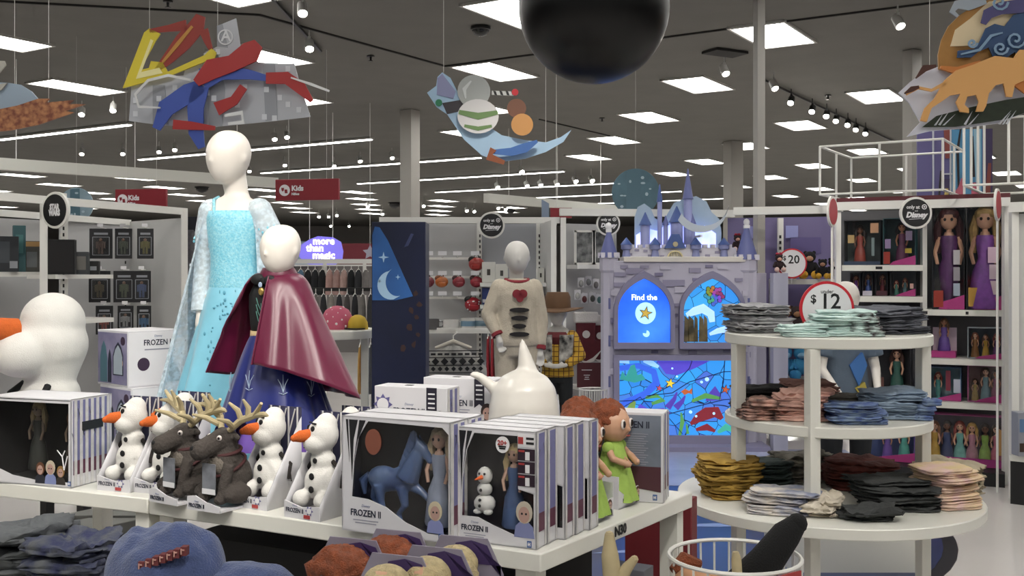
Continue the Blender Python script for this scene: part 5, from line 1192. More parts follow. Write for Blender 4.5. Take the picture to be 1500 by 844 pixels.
# middle tier
z = ZT[1] + .001
stack(TC.x - .22, TC.y + .12, z, 5, .26, .2, .02, blackc, 'black shirt behind the peach stack on the middle tier', 'black stack on the middle tier', .1)
stack(TC.x - .28, TC.y - .12, z, 4, .19, .18, .018, pinkp, 'peach shirt with black print at the left of the middle tier', 'printed peach stack', .2, .3)
stack(TC.x - .15, TC.y - .16, z, 6, .2, .18, .0195, pink, 'peach shirt in the slumping stack on the middle tier', 'peach stack', -.15, .35)
stack(TC.x - .05, TC.y + .1, z, 6, .2, .17, .02, CL('dusty_rose', '#a47a70'), 'dusty rose shirt behind the front leg on the middle tier', 'dusty rose stack', .3, .25)
stack(TC.x + .09, TC.y + .04, z, 4, .24, .2, .018, olive, 'olive grey shirt at the back of the middle tier', 'olive stack', 0, .25)
stack(TC.x + .03, TC.y - .25, z, 5, .21, .16, .015, bluep, 'dusty blue printed shirt in the front stack of the middle tier', 'front blue stack', -.1)
stack(TC.x + .23, TC.y - .1, z, 6, .26, .22, .0175, blue, 'dusty blue shirt in the right stack on the middle tier', 'right blue stack', -.2, .25)
stack(TC.x + .34, TC.y - .17, z, 4, .08, .12, .019, bluep, 'blue printed shirt at the right end of the middle tier', 'right printed blue shirts', -.2)
# bottom tier
z = ZT[0] + .001
stack(TC.x - .4, TC.y - .02, z, 8, .23, .22, .0185, must, 'mustard shirt in the stack at the left of the bottom tier', 'mustard stack', .15, .3)
stack(TC.x - .27, TC.y - .30, z, 5, .24, .2, .016, creamp, 'cream shirt with blue flower print on the bottom tier', 'printed cream stack', -.35, .25)
stack(TC.x - .13, TC.y - .36, z, 3, .14, .16, .02, cream, 'rumpled plain cream shirt beside the front leg', 'plain cream shirts', -.2, .4)
stack(TC.x - .22, TC.y + .22, z, 5, .26, .2, .018, slate, 'slate green shirt at the back of the bottom tier', 'slate stack', 0, .25)
stack(TC.x - .03, TC.y + .3, z, 6, .24, .18, .018, beige, 'beige patterned shirt at the back of the bottom tier', 'beige stack', .1, .35)
stack(TC.x + .02, TC.y - .43, z, 2, .21, .14, .021, deep, 'dark green grey shirt in the low stack by the leg', 'low dark stack', -.1, .4)
stack(TC.x + .2, TC.y - .22, z, 6, .29, .24, .0175, deep, 'dark grey green shirt in the big stack on the bottom tier', 'big dark stack', .12, .3)
stack(TC.x + .18, TC.y + .15, z, 5, .28, .22, .021, rust, 'rust brown shirt at the back of the bottom tier', 'rust stack', 0, .3)
stack(TC.x + .4, TC.y - .2, z, 9, .2, .2, .0165, tie, 'tie dye shirt in the neat stack on the bottom tier', 'tie dye stack', .4, .14)
stack(TC.x + .52, TC.y + .02, z, 6, .2, .24, .019, sand, 'rumpled sand coloured shirt at the right rim of the bottom tier', 'sand shirts', .7, .4)
price_disc(1211, 452, 40, TC.y - .06, '12', 'large round 12 dollar price sign on the shirt table', 'under', post=ZT[2] + .0)
bpy.data.objects['price_sign.001'].location.y = TC.y - .06

# ---------------------------------------------------------------- mannequins
mqw = M('mannequin_white', '#e6e0d8', .35, noise=.02, scale=3)
mqg = M('mannequin_pale_grey', '#c4c2be', .4)
def head_into(mb, c, h, mat, yaw=0, ear=True):
    T_ = Matrix.Translation(c) @ Matrix.Rotation(yaw, 4, 'Z')
    w = h * .40
    # egg: wide cranium narrowing to a chin that leans forward (-Y)
    rs = []
    for j in range(15):
        q = j / 14; a = -pi / 2 + pi * q; z = h * .5 * sin(a)
        r = max(cos(a), .03) ** .8; k = .74 + .26 * min(1, q * 1.7)
        yo = -.13 * h * (1 - q) ** 1.5 + .02 * h
        rs.append([(w * r * k * cos(2 * pi * i / 20), (w * 1.12 * r * (k * .9 + .1)) * sin(2 * pi * i / 20) + yo, z) for i in range(20)])
    mb.rings(rs, mat, T=T_)
    if ear:
        for q in (-1, 1): mb.ell((q * w * .97, .02 * h, -.04 * h), (h * .03, h * .055, h * .09), mat, 10, T=T_)
    mb.ell((0, -.47 * h, -.1 * h), (h * .03, h * .03, h * .05), mat, 8, T=T_)
    return mb
def hand_into(mb, p, d, sc, mat, side=1):
    d = Vector(d).normalized(); n = d.cross(Vector((0, 1, .2))).normalized(); b = n.cross(d).normalized()
    p = Vector(p); c = p + d * .03 * sc
    mb.caps(p, p + d * .045 * sc, .017 * sc, .024 * sc, mat, 8)
    for i in range(4):
        o = n * (i - 1.5) * .0145 * sc; L = (.045, .052, .05, .04)[i] * sc
        k = p + d * .055 * sc + o; m_ = k + (d * .85 + b * .1).normalized() * L * .55; e = m_ + (d * .75 - b * .35).normalized() * L * .5
        mb.tube([k, m_, e], [.0072 * sc, .0068 * sc, .0052 * sc], mat, 7); mb.ell(e, .0052 * sc, mat, 6)
    k = p + d * .02 * sc + n * .022 * sc * side; e = k + (d * .7 + n * .7 * side).normalized() * .04 * sc
    mb.tube([k, e], [.009 * sc, .0065 * sc], mat, 7); mb.ell(e, .0065 * sc, mat, 6)
    return mb
def mannequin_body(par, H, mat, arms, head=True, yaw=0, head_c=None, head_h=None, legs=((-.075, 0), (.075, 0)), tw=1, name='mannequin_body', voxel=.007, hips=.5):
    """arms: list of (shoulder, elbow, wrist, hand_dir, side) in local metres"""
    mb = MB(); sh = H * .79
    if head:
        hh = head_h or H * .165; hc = head_c or (0, -.01, H - hh / 2)
        head_into(mb, hc, hh, mat, yaw)
        mb.tube([(hc[0], hc[1] + hh * .1, hc[2] - hh * .2), (0, .015, sh + H * .02), (0, .01, sh - H * .02)], [hh * .24, hh * .22, hh * .34], mat, 14)
    # torso
    prof = [(hips - .04, .088, .068), (hips, .095, .075), (hips + .06, .082, .066), (hips + .13, .078, .06), (.70, .095, .068), (.755, .105, .06), (.785, .085, .048), (.80, .05, .04)]
    mb.rings([[(H * tw * rx * cos(2 * pi * i / 20), H * tw * ry * sin(2 * pi * i / 20), H * z) for i in range(20)] for z, rx, ry in prof], mat)
    for (lx, ly) in legs:
        mb.tube([(lx * .75 * H / 1.2, 0, H * hips), (lx * H / 1.2, -.005, H * .28), (lx * H / 1.2, .01, H * .16), (lx * H / 1.2, 0, H * .05)], [H * .05, H * .038, H * .034, H * .024], mat, 12)
        mb.ell((lx * H / 1.2, -.03 * H, H * .02), (H * .026, H * .065, H * .02), mat, 10)
    for (s_, e, w, hd, side) in arms:
        mb.caps(s_, e, H * .032, H * .024, mat, 10); mb.caps(e, w, H * .024, H * .016, mat, 10)
        hand_into(mb, w, hd, H / 1.15, mat, side)
    return ob(mb, name, par, remesh=voxel, smooth=4, bake=True)

# --- plinth and the pyjama mannequin
DP = 6.9; PZ = .5; p = X(757, DP)
tag(ob(MB().box((X(800, 7.5)[0], 7.45, PZ / 2), (.75, 1.5, PZ), white), 'display_plinth', bevel=.004), 'white display plinth carrying the pyjama and cowboy mannequins', 'plinth')
H = zz(353, DP) - PZ
t = TH('mannequin', 'child mannequin in cream pyjamas with red cuffs, standing on the plinth', 'mannequin', (p[0], p[1], PZ), radians(8))
arms = [((-.115, 0, H * .765), (-.19, -.0, H * .63), (-.135, -.06, H * .53), (.3, -.2, -1), 1), ((.115, 0, H * .765), (.165, .01, H * .6), (.15, -.03, H * .46), (.0, -.2, -1), -1)]
mannequin_body(t, H, mqg, arms, voxel=.008)
pj = M('pyjama_cream', '#b9b0a0', .9, noise=.08, scale=30, bump=.4); rb = M('pyjama_red', '#7e2630', .85)
mb = MB(); prof = [(.47, .112, .086), (.5, .118, .092), (.58, .103, .084), (.66, .1, .08), (.73, .113, .08), (.77, .112, .068), (.795, .085, .056), (.81, .056, .05)]
mb.rings([[(H * rx * cos(2 * pi * i / 20), H * ry * sin(2 * pi * i / 20), H * z) for i in range(20)] for z, rx, ry in prof], pj)
for s_, e, w, hd, sd in arms:
    mb.caps(s_, e, H * .046, H * .038, pj, 10); mb.tube([e, Vector(e).lerp(Vector(w), .92)], [H * .038, H * .03], pj, 10); mb.ell(e, H * .038, pj, 10)
ob(mb, 'pyjama_top', t, remesh=.009, smooth=3, bake=True)
mb = MB()
mb.rings([[(H * rx * cos(2 * pi * i / 20), H * ry * sin(2 * pi * i / 20), H * z) for i in range(20)] for z, rx, ry in ((.42, .09, .075), (.48, .105, .084), (.52, .1, .08))], pj)
for lx in (-.06, .06): mb.tube([(lx * .9 * H, 0, H * .48), (lx * H, 0, H * .28), (lx * H, .0, H * .07)], [H * .062, H * .05, H * .042], pj, 12)
ob(mb, 'pyjama_trousers', t, remesh=.009, smooth=3, bake=True)
mb = MB()
mb.tube([(H * .058 * cos(a), H * .052 * sin(a) - .004, H * (.806 - .012 * max(0, -sin(a)))) for a in [2 * pi * i / 20 for i in range(21)]], H * .009, rb, 6)
for s_, e, w, hd, sd in arms: mb.tube([Vector(e).lerp(Vector(w), .9), Vector(e).lerp(Vector(w), 1.04)], H * .031, rb, 10)
ob(mb, 'red_trim', t)
mb = MB(); bk = M('print_black', '#1a1719', .8); yf = -H * .089
for (x, z, rx, rz_, m_) in ((.018, .735, .022, .022, rb), (-.012, .735, .022, .022, rb), (.003, .715, .018, .022, rb)): mb.prism([(H * (x + rx * cos(-q)), H * (z + rz_ * sin(-q))) for q in [2 * pi * i / 14 for i in range(14)]][::-1], yf - .006, yf + .012, m_)
for (x, z, rx, rz_) in ((.0, .655, .05, .012), (.0, .615, .042, .012), (.0, .575, .034, .012), (.0, .535, .05, .012)): mb.prism([(H * (x + rx * cos(-q)), H * (z + rz_ * sin(-q))) for q in [2 * pi * i / 12 for i in range(12)]][::-1], yf - .012, yf + .012, bk)
ob(mb, 'abstract_print', t)
# --- cowboy outfit mannequin
D = 7.5; p = X(817, D); H = zz(432, D) - PZ - .05
t = TH('mannequin', 'small mannequin in yellow checked shirt, cow patch vest and brown hat', 'mannequin', (p[0], p[1], PZ), radians(-10))
arms = [((-.1, 0, H * .72), (-.165, -.01, H * .57), (-.07, -.11, H * .50), (1, -.2, -.1), 1), ((.1, 0, H * .72), (.165, -.01, H * .57), (.07, -.11, H * .50), (-1, -.2, -.1), -1)]
mannequin_body(t, H, mqg, arms, voxel=.008, head_h=H * .19)
def check_mat():
    m = bpy.data.materials.new('yellow_check'); m.use_nodes = True; nt = m.node_tree; b = nt.nodes['Principled BSDF']; b.inputs['Roughness'].default_value = .85
    tc = nt.nodes.new('ShaderNodeTexCoord'); last = None
    for d in ('X', 'Z'):
        w = nt.nodes.new('ShaderNodeTexWave'); w.bands_direction = d; w.inputs['Scale'].default_value = 9
        nt.links.new(tc.outputs['Object'], w.inputs['Vector'])
        g = nt.nodes.new('ShaderNodeMath'); g.operation = 'GREATER_THAN'; g.inputs[1].default_value = .93
        nt.links.new(w.outputs['Fac'], g.inputs[0])
        if last:
            mxx = nt.nodes.new('ShaderNodeMath'); mxx.operation = 'MAXIMUM'; nt.links.new(last.outputs[0], mxx.inputs[0]); nt.links.new(g.outputs[0], mxx.inputs[1]); last = mxx
        else: last = g
    mx = nt.nodes.new('ShaderNodeMix'); mx.data_type = 'RGBA'; mx.inputs[6].default_value = lin('#b8922e'); mx.inputs[7].default_value = lin('#5b3a1c')
    nt.links.new(last.outputs[0], mx.inputs[0]); nt.links.new(mx.outputs[2], b.inputs['Base Color']); return m
ym = check_mat()
mb = MB(); prof = [(.40, .135, .1), (.46, .128, .098), (.56, .115, .092), (.66, .122, .09), (.72, .115, .076), (.755, .06, .06)]
mb.rings([[(H * rx * cos(2 * pi * i / 20), H * ry * sin(2 * pi * i / 20), H * z) for i in range(20)] for z, rx, ry in prof], ym)
for s_, e, w, hd, sd in arms: mb.caps(s_, e, H * .056, H * .046, ym, 10); mb.tube([e, Vector(e).lerp(Vector(w), .93)], [H * .046, H * .036], ym, 10)
ob(mb, 'checked_shirt', t, remesh=.009, smooth=3, bake=True)
cow = M('cow_patch', '#c9c6c0', .9, hx2='#131315', scale=12)
for q in (-1, 1):
    ob(MB().surf(lambda u, v, q=q: (q * H * (.135 - .105 * u) * (1 - .1 * v), -H * (.06 + .05 * sin(u * pi * .6)) - .006, H * (.74 - .26 * v)), 6, 8, cow), 'vest_front', t, solid=.008)
ob(MB().lathe([(H * .075, H * .76), (H * .1, H * .72), (H * .08, H * .67), (.02, H * .62)], M('bandana_red', '#5c1d22', .8, bump=.4, scale=20), 14, c=(0, -.02, 0), sy=.95), 'bandana', t)
hat = M('hat_brown', '#5b4028', .75, noise=.1, scale=20)
mb = MB().lathe([(H * .105, H * .945), (H * .1, H * 1.04), (H * .085, H * 1.075), (.001, H * 1.06)], hat, 20)
mb.surf(lambda u, v: ((H * (.1 + .11 * v)) * cos(2 * pi * u), (H * (.1 + .1 * v)) * sin(2 * pi * u), H * (.95 + .035 * v * abs(cos(2 * pi * u)) ** 2 - .03 * v)), 28, 4, hat, closed=True)
ob(mb, 'felt_hat', t, solid=.006)
bt = M('trouser_black', '#12151a', .85)
mb = MB().rings([[(H * rx * cos(2 * pi * i / 18), H * ry * sin(2 * pi * i / 18), H * z) for i in range(18)] for z, rx, ry in ((.36, .105, .08), (.42, .118, .09), (.46, .11, .085))], bt)
for lx in (-.065, .065): mb.tube([(lx * .9 * H, 0, H * .42), (lx * H, 0, H * .2), (lx * H, 0, H * .06)], [H * .065, H * .055, H * .05], bt, 12)
ob(mb, 'trousers', t, remesh=.009, smooth=3, bake=True)
for lx in (-.065, .065): ob(MB().ell((lx * H, -.035 * H, H * .045), (H * .042, H * .09, H * .045), black, 12), 'shoe', t)
# --- mannequin half hidden behind the shirt table
D = 5.75; p = X(1238, D); PZ2 = .42
tag(ob(MB().box((p[0], D + .1, PZ2 / 2), (.7, .6, PZ2), white), 'display_plinth', bevel=.004), 'low white plinth behind the shirt table', 'plinth')
H = zz(412, D) - PZ2
t = TH('mannequin', 'white child mannequin in blue grey tee behind the shirt table, arms hanging forward', 'mannequin', (p[0], D, PZ2), 0)
arms = [((-.11, -.02, H * .76), (-.15, -.06, H * .58), (-.06, -.16, H * .44), (.25, -.3, -1), 1), ((.11, -.02, H * .76), (.15, -.05, H * .58), (.125, -.16, H * .47), (.3, -.35, -.8), -1)]
mannequin_body(t, H, mqw, arms, voxel=.008)
tee = M('tee_blue_grey', '#5c6a7a', .9, noise=.1, scale=10, bump=.3)
mb = MB(); prof = [(.46, .118, .092), (.52, .11, .088), (.62, .1, .082), (.73, .113, .08), (.77, .112, .068), (.8, .07, .055)]
mb.rings([[(H * rx * cos(2 * pi * i / 20), H * ry * sin(2 * pi * i / 20), H * z) for i in range(20)] for z, rx, ry in prof], tee)
for s_, e, w, hd, sd in arms: mb.tube([s_, Vector(s_).lerp(Vector(e), .7)], [H * .05, H * .054], tee, 10)
ob(mb, 'tee_shirt', t, remesh=.009, smooth=3, bake=True)
mb = MB()
mb.prism(ccw([(-.01, H * .60), (.06, H * .66), (.085, H * .6), (.04, H * .5)]), -H * .098, -H * .07, M('tee_print_blue', '#3f6fae', .8)).prism(ccw([(.02, H * .49), (.07, H * .52), (.08, H * .49), (.04, H * .465)]), -H * .103, -H * .07, M('tee_print_yellow', '#b0a04a', .8))
ob(mb, 'tee_print', t)
mb = MB().rings([[(H * rx * cos(2 * pi * i / 18), H * ry * sin(2 * pi * i / 18), H * z) for i in range(18)] for z, rx, ry in ((.4, .11, .085), (.46, .115, .088), (.5, .1, .08))], bt)
for lx in (-.07, .07): mb.tube([(lx * .9 * H, 0, H * .46), (lx * H, -.02, H * .25), (lx * H, 0, H * .07)], [H * .068, H * .055, H * .046], bt, 12)
ob(mb, 'black_trousers', t, remesh=.009, smooth=3, bake=True)
for lx in (-.07, .07):
    o = ob(MB().ell((lx * H, -.04 * H, H * .04), (H * .042, H * .1, H * .042), black, 12), 'shoe', t)
    mb = MB()
    for k in range(4): mb.box((lx * H, -H * (.06 + .02 * k), H * (.084 - .008 * k)), (.05, .012, .008), paper)
    ob(mb, 'white_laces', o)

# ---------------------------------------------------------------- front display tables
ZTAB = .87
P0 = Vector((.0744, 2.71)); PB = Vector((.60, 3.47)); PL = Vector((-1.172, 3.372)); PLB = Vector((-.62, 4.14))
def quad_table(a, b, c, d, lab, legs, z=ZTAB, th=.05, mat=white):
    t = TH('display_table', lab, 'table', (a.x, a.y, 0))
    o = Vector((a.x, a.y)); L = lambda p: (p.x - o.x, p.y - o.y)
    ob(MB().slab([L(a), L(b), L(c), L(d)], z - th, z, mat), 'tabletop', t, bevel=.004)
    for p in legs: ob(MB().box((p.x - o.x, p.y - o.y, (z - th) / 2), (.06, .06, z - th), mat, radians(-28)), 'leg', t)
    return t
u1 = (PL - P0).normalized(); v1 = (PB - P0).normalized()
quad_table(P0, PB, PLB, PL, 'long white display table of winter toy boxes in the foreground', [P0 + u1 * .06 + v1 * .05, PB + u1 * .05 - v1 * .05, PL - u1 * .05 + v1 * .05, PLB - u1 * .1 - v1 * .1])
nq = (PB - P0) * .46; text('N30', bpy.data.objects['display_table'], (nq.x + .0025, nq.y - .0018, .846), .04, ink, rz=math.atan2(v1.y, v1.x), off=.0012)
Q0 = Vector((-1.176, 3.374)); Q1 = Vector((-2.3, 3.86)); Q3 = Vector((-.64, 4.16)); Q2 = Vector((-1.85, 4.75))
u2 = (Q1 - Q0).normalized(); v2 = (Q3 - Q0).normalized()
quad_table(Q0 + u2 * .004, Q3 + u2 * .006, Q2, Q1, 'second white display table joining the first at the left', [Q0 + u2 * .05 + v2 * .05, Q1 - u2 * .05 + v2 * .05, Q2 - u2 * .1 - v2 * .1])
TZ = ZTAB + .001
# --- window cartons
bark = M('birch_white', '#c9c7c6', .5, noise=.15, scale=40); violet = M('birch_violet', '#6a6a94', .5); plum = M('birch_plum', '#5a2f42', .5)
cartonm = M('carton_white', '#cfced2', .45, noise=.05, scale=5)
def birch_side(t, w, d, h, x=1):
    mb = MB(); xs = x * (w / 2 + .0008)
    n = max(2, int(d / .028))
    mb.box((xs, 0, h * .56), (.001, d * .9, h * .84), violet).box((xs + x * .0003, 0, h * .22), (.001, d * .9, h * .16), plum)
    for i in range(n):
        y = -d * .4 + d * .8 * i / (n - 1) if n > 1 else 0
        mb.box((xs + x * .001, y, h * .5), (.001, d * .16 / max(1, n / 3), h * .98), bark)
        for k in range(2):
            z = h * (.45 + .22 * k + .05 * (i % 2)); dy = d * .2 / max(1, n / 3) * (1 if (i + k) % 2 else -1)
            mb.add([(xs + x * .0018, y, z), (xs + x * .0018, y + dy, z + h * .17), (xs + x * .0018, y + dy * 1.15, z + h * .17), (xs + x * .0018, y, z + h * .025)], [(0, 1, 2, 3)], bark)
    ob(mb, 'birch_print', t)
def window_carton(t, w, d, h, win, back='#1a1722', side=True):
    """win: polygon (fractions of w,h; origin at the lower left) of the clear front"""
    th = .004; cm = cartonm
    mb = MB().box((0, d / 2 - th / 2, h / 2), (w, th, h), cm).box((-w / 2 + th / 2, 0, h / 2), (th, d, h), cm).box((w / 2 - th / 2, 0, h / 2), (th, d, h), cm).box((0, 0, th / 2), (w, d, th), cm).box((0, 0, h - th / 2), (w, d, th), cm)
    P = [((x - .5) * w, z * h) for x, z in win]
    # front card with a hole: outer rectangle bridged to the window outline
    fr = MB(); n = len(P); Q = []
    for x, z in P:
        cx, cz = 0, h * .55; dx, dz = x - cx, z - cz
        k = min((w / 2) / abs(dx) if dx else 9, ((h - cz) if dz > 0 else cz) / abs(dz) if dz else 9); Q.append((cx + dx * k, cz + dz * k))
    for i in range(n):
        j = (i + 1) % n; poly = [Q[i], Q[j], P[j], P[i]]
        a, b = Q[i], Q[j]
        cor = None
        if abs(a[0] - b[0]) > 1e-4 and abs(a[1] - b[1]) > 1e-4:
            on_x = lambda p: abs(abs(p[0]) - w / 2) < 1e-4
            ca = (a[0] if on_x(a) else b[0], b[1] if on_x(a) else a[1]); poly = [a, ca, b, P[j], P[i]]
        fr.prism(ccw(poly), -d / 2, -d / 2 + .003, cm)
    ob(mb, 'carton', t); ob(fr, 'front_card', t)
    im = M('inner_' + back, back, .6, noise=.35, scale=6)
    mb = MB().box((0, d / 2 - .008, h / 2), (w - .01, .003, h - .01), im)
    for q in (-1, 1): mb.box((q * (w / 2 - .006), 0, h / 2), (.002, d - .02, h - .01), im)
    for z in (.006, h - .006): mb.box((0, 0, z), (w - .012, d - .02, .002), im)
    ob(mb, 'inner_card', t)
    ob(MB().prism(ccw([(x * .995, z) for x, z in P]), -d / 2 + .004, -d / 2 + .005, pane), 'clear_window', t)
    if side: birch_side(t, w, d, h)
def front_words(t, x, z, d, size, small=True):
    text('Disney', t, (x, -d / 2 - .0006, z + size * .82), size * .4, M('silver_blue_ink', '#8a8fa8', .5), ext=.0004, shear=.2)
    text('FROZEN II', t, (x, -d / 2 - .0006, z), size, M('deep_ink', '#1b2034', .5), off=.0004, ext=.0005, sx=.86)
    if small:
        for k in (0, 1): ob(MB().box((x, -d / 2 - .0004, z - size * (.75 + .3 * k)), (size * (3.2 - .5 * k), .0006, size * .1), M('grey_print', '#8c8c9a', .5)), 'fine_print', t)
birchleft = lambda t, w, d, h: ob(MB().prism(ccw([(-w * .43, h * .97), (-w * .345, h * .97), (-w * .385, h * .8), (-w * .40, h * .45)]), -d / 2 - .001, -d / 2, ink).prism(ccw([(-w * .33, h * .97), (-w * .27, h * .97), (-w * .345, h * .8), (-w * .385, h * .6)]), -d / 2 - .001, -d / 2, ink).prism(ccw([(-w * .46, h * .97), (-w * .44, h * .97), (-w * .425, h * .6)]), -d / 2 - .001, -d / 2, ink), 'birch_cutouts', t)
def logo_square(t, x, z, d, s_=.014):
    ob(MB().box((x, -d / 2 - .0006, z), (s_, .001, s_ * 1.3), M('logo_blue', '#1f4a8a', .5)).box((x - s_ * .1, -d / 2 - .0014, z), (s_ * .5, .001, s_ * .2), paper).box((x - s_ * .2, -d / 2 - .0014, z), (s_ * .16, .001, s_ * .8), paper).box((x + s_ * .18, -d / 2 - .0014, z), (s_ * .16, .001, s_ * .8), paper), 'maker_emblem', t)
def portrait(t, x, z, d, s_, hair, coat):
    hm = M('print_hair_' + hair, hair, .5); cm = M('print_coat_' + coat, coat, .5); sk = M('print_skin', '#b08f84', .5); y = -d / 2
    el = lambda cx, cz, rx, rz: [(cx + rx * cos(-q), cz + rz * sin(-q)) for q in [2 * pi * i / 16 for i in range(16)]][::-1]
    ob(MB().prism(ccw([(x - s_ * .5, z), (x + s_ * .5, z), (x + s_ * .42, z + s_ * .5), (x + s_ * .15, z + s_ * .75), (x - s_ * .15, z + s_ * .75), (x - s_ * .42, z + s_ * .5)]), y - .001, y, cm).prism(el(x, z + s_ * 1.12, s_ * .4, s_ * .5), y - .0014, y, hm).prism(el(x, z + s_ * 1.02, s_ * .27, s_ * .36), y - .0022, y - .0014, sk).prism(el(x - s_ * .1, z + s_ * 1.06, s_ * .05, s_ * .05), y - .0026, y - .0022, ink).prism(el(x + s_ * .1, z + s_ * 1.06, s_ * .05, s_ * .05), y - .0026, y - .0022, ink), 'printed_portrait', t)
# horse toy carton
RZB = radians(-26)
def horse_carton(cx, cy, lab, detail=True):
    w, d, h = .352, .095, .325
    t = TH('toy_carton', lab, 'toy box', (cx, cy, TZ), RZB, 'horse toy cartons')
    win_ = [(.095, .30), (.115, .6), (.16, .82), (.25, .965), (.93, .955), (.985, .9), (.985, .06), (.8, .06), (.6, .13), (.42, .24), (.25, .29)]
    window_carton(t, w, d, h, win_, '#0a0c13', side=True)
    front_words(t, -w * .27, h * .165, d, .026); birchleft(t, w, d, h); logo_square(t, w * .42, h * .045, d)
    if detail:
        hb_ = M('horse_blue', '#2f4572', .3, noise=.25, scale=10, hx2='#566a8e'); z0 = h * .1
        mb = MB(); y = .0
        mb.ell((-.065, y, h * .45), (.055, .022, .038), hb_, 14).ell((-.005, y, h * .46), (.045, .022, .036), hb_, 14).ell((-.035, y, h * .45), (.06, .022, .033), hb_, 14)
        mb.tube([(.012, y, h * .47), (.035, y, h * .62), (.055, y, h * .74)], [.034, .026, .017], hb_, 12)
        mb.tube([(.045, y, h * .77), (.066, y, h * .73), (.085, y, h * .655)], [.02, .017, .011], hb_, 10); mb.ell((.086, y, h * .65), .0125, hb_, 8)
        mb.tube([(.05, y - .008, h * .8), (.046, y - .008, h * .86)], [.007, .002], hb_, 6).tube([(.05, y + .008, h * .8), (.046, y + .008, h * .86)], [.007, .002], hb_, 6)
        for (a, b, c_, e) in (((-.09, h * .4), (-.105, h * .27), (-.085, h * .2), (-.09, h * .1)), ((-.075, h * .4), (-.07, h * .26), (-.06, h * .18), (-.066, h * .08)), ((.015, h * .42), (.055, h * .36), (.085, h * .28), (.095, h * .14)), ((.0, h * .4), (.01, h * .24), (-.01, h * .17), (.0, h * .06))):
            yy = y + (.009 if a[0] in (-.09, .015) else -.009)
            mb.tube([(a[0], yy, a[1]), (b[0], yy, b[1]), (c_[0], yy, c_[1]), (e[0], yy, e[1])], [.019, .011, .008, .007], hb_, 8); mb.ell((e[0] + .004, yy, e[1]), (.01, .008, .008), hb_, 8)
        ob(mb, 'toy_horse', t, remesh=.0035, smooth=4, bake=True)
        mb = MB()
        for i in range(7):
            q = i / 6; mb.ell((.038 - .04 * q - .006, y, h * (.83 - .3 * q)), (.014, .008, .02), hb_, 8)
        mb.tube([(-.115, y, h * .48), (-.135, y, h * .42), (-.13, y, h * .3)], [.008, .014, .004], hb_, 8)
        ob(mb, 'mane_and_tail', t)
        doll(t, w * .32, .005, h * .1, h * .83, '#b08f7e', '#b3a184', '#8c95aa')
        portrait(t, w * .37, h * .07, d, .054, '#bfb49a', '#7f86b4')
        ob(MB().prism([(-w * .2 + .026 * cos(-q), h * .79 + .036 * sin(-q)) for q in [2 * pi * i / 24 for i in range(24)]][::-1], -d / 2 - .001, -d / 2 + .003, M('copper_sticker', '#7d4a3a', .5)), 'oval_sticker', t)
    return t
ex, ey = Vector((cos(RZB), sin(RZB))), Vector((-sin(RZB), cos(RZB)))
base = Vector((-.484, 2.961)) + ex * .176
c0 = base + ey * .05
horse_carton(c0.x, c0.y, 'front window carton with a toy horse and doll on the display table')
c1 = base + ey * .15
horse_carton(c1.x, c1.y, 'window carton pressed behind the front toy horse carton', False)
# snowman and doll cartons, five in a row
def snow_toy(t, x, y, z, g):
    sw = M('toy_white', '#c9c9c6', .4)
    mb = MB().ell((x, y, z + g * .2), (g * .24, g * .2, g * .2), sw, 14).ell((x, y, z + g * .5), (g * .17, g * .15, g * .15), sw, 14).ell((x, y, z + g * .78), (g * .17, g * .15, g * .19), sw, 14)
    for q in (-1, 1): mb.ell((x + q * g * .12, y - .01, z + g * .04), (g * .1, g * .12, g * .06), sw, 10)
    ob(mb, 'toy_snowman', t)
    mb = MB()
    for zz_, r in ((.5, .15), (.3, .19), (.18, .2)): mb.ell((x - g * .02, y - g * r * 1.0, z + g * zz_), g * .035, ink, 8)
    for q in (-1, 1): mb.ell((x + q * g * .06, y - g * .13, z + g * .84), g * .028, ink, 8)
    ob(mb, 'buttons_and_eyes', t)
    ob(MB().tube([(x - .0, y - g * .13, z + g * .77), (x - g * .08, y - g * .3, z + g * .74)], [g * .05, g * .012], M('carrot_orange', '#cc5a1e', .6), 8), 'carrot_nose', t)
RZC = radians(-26)
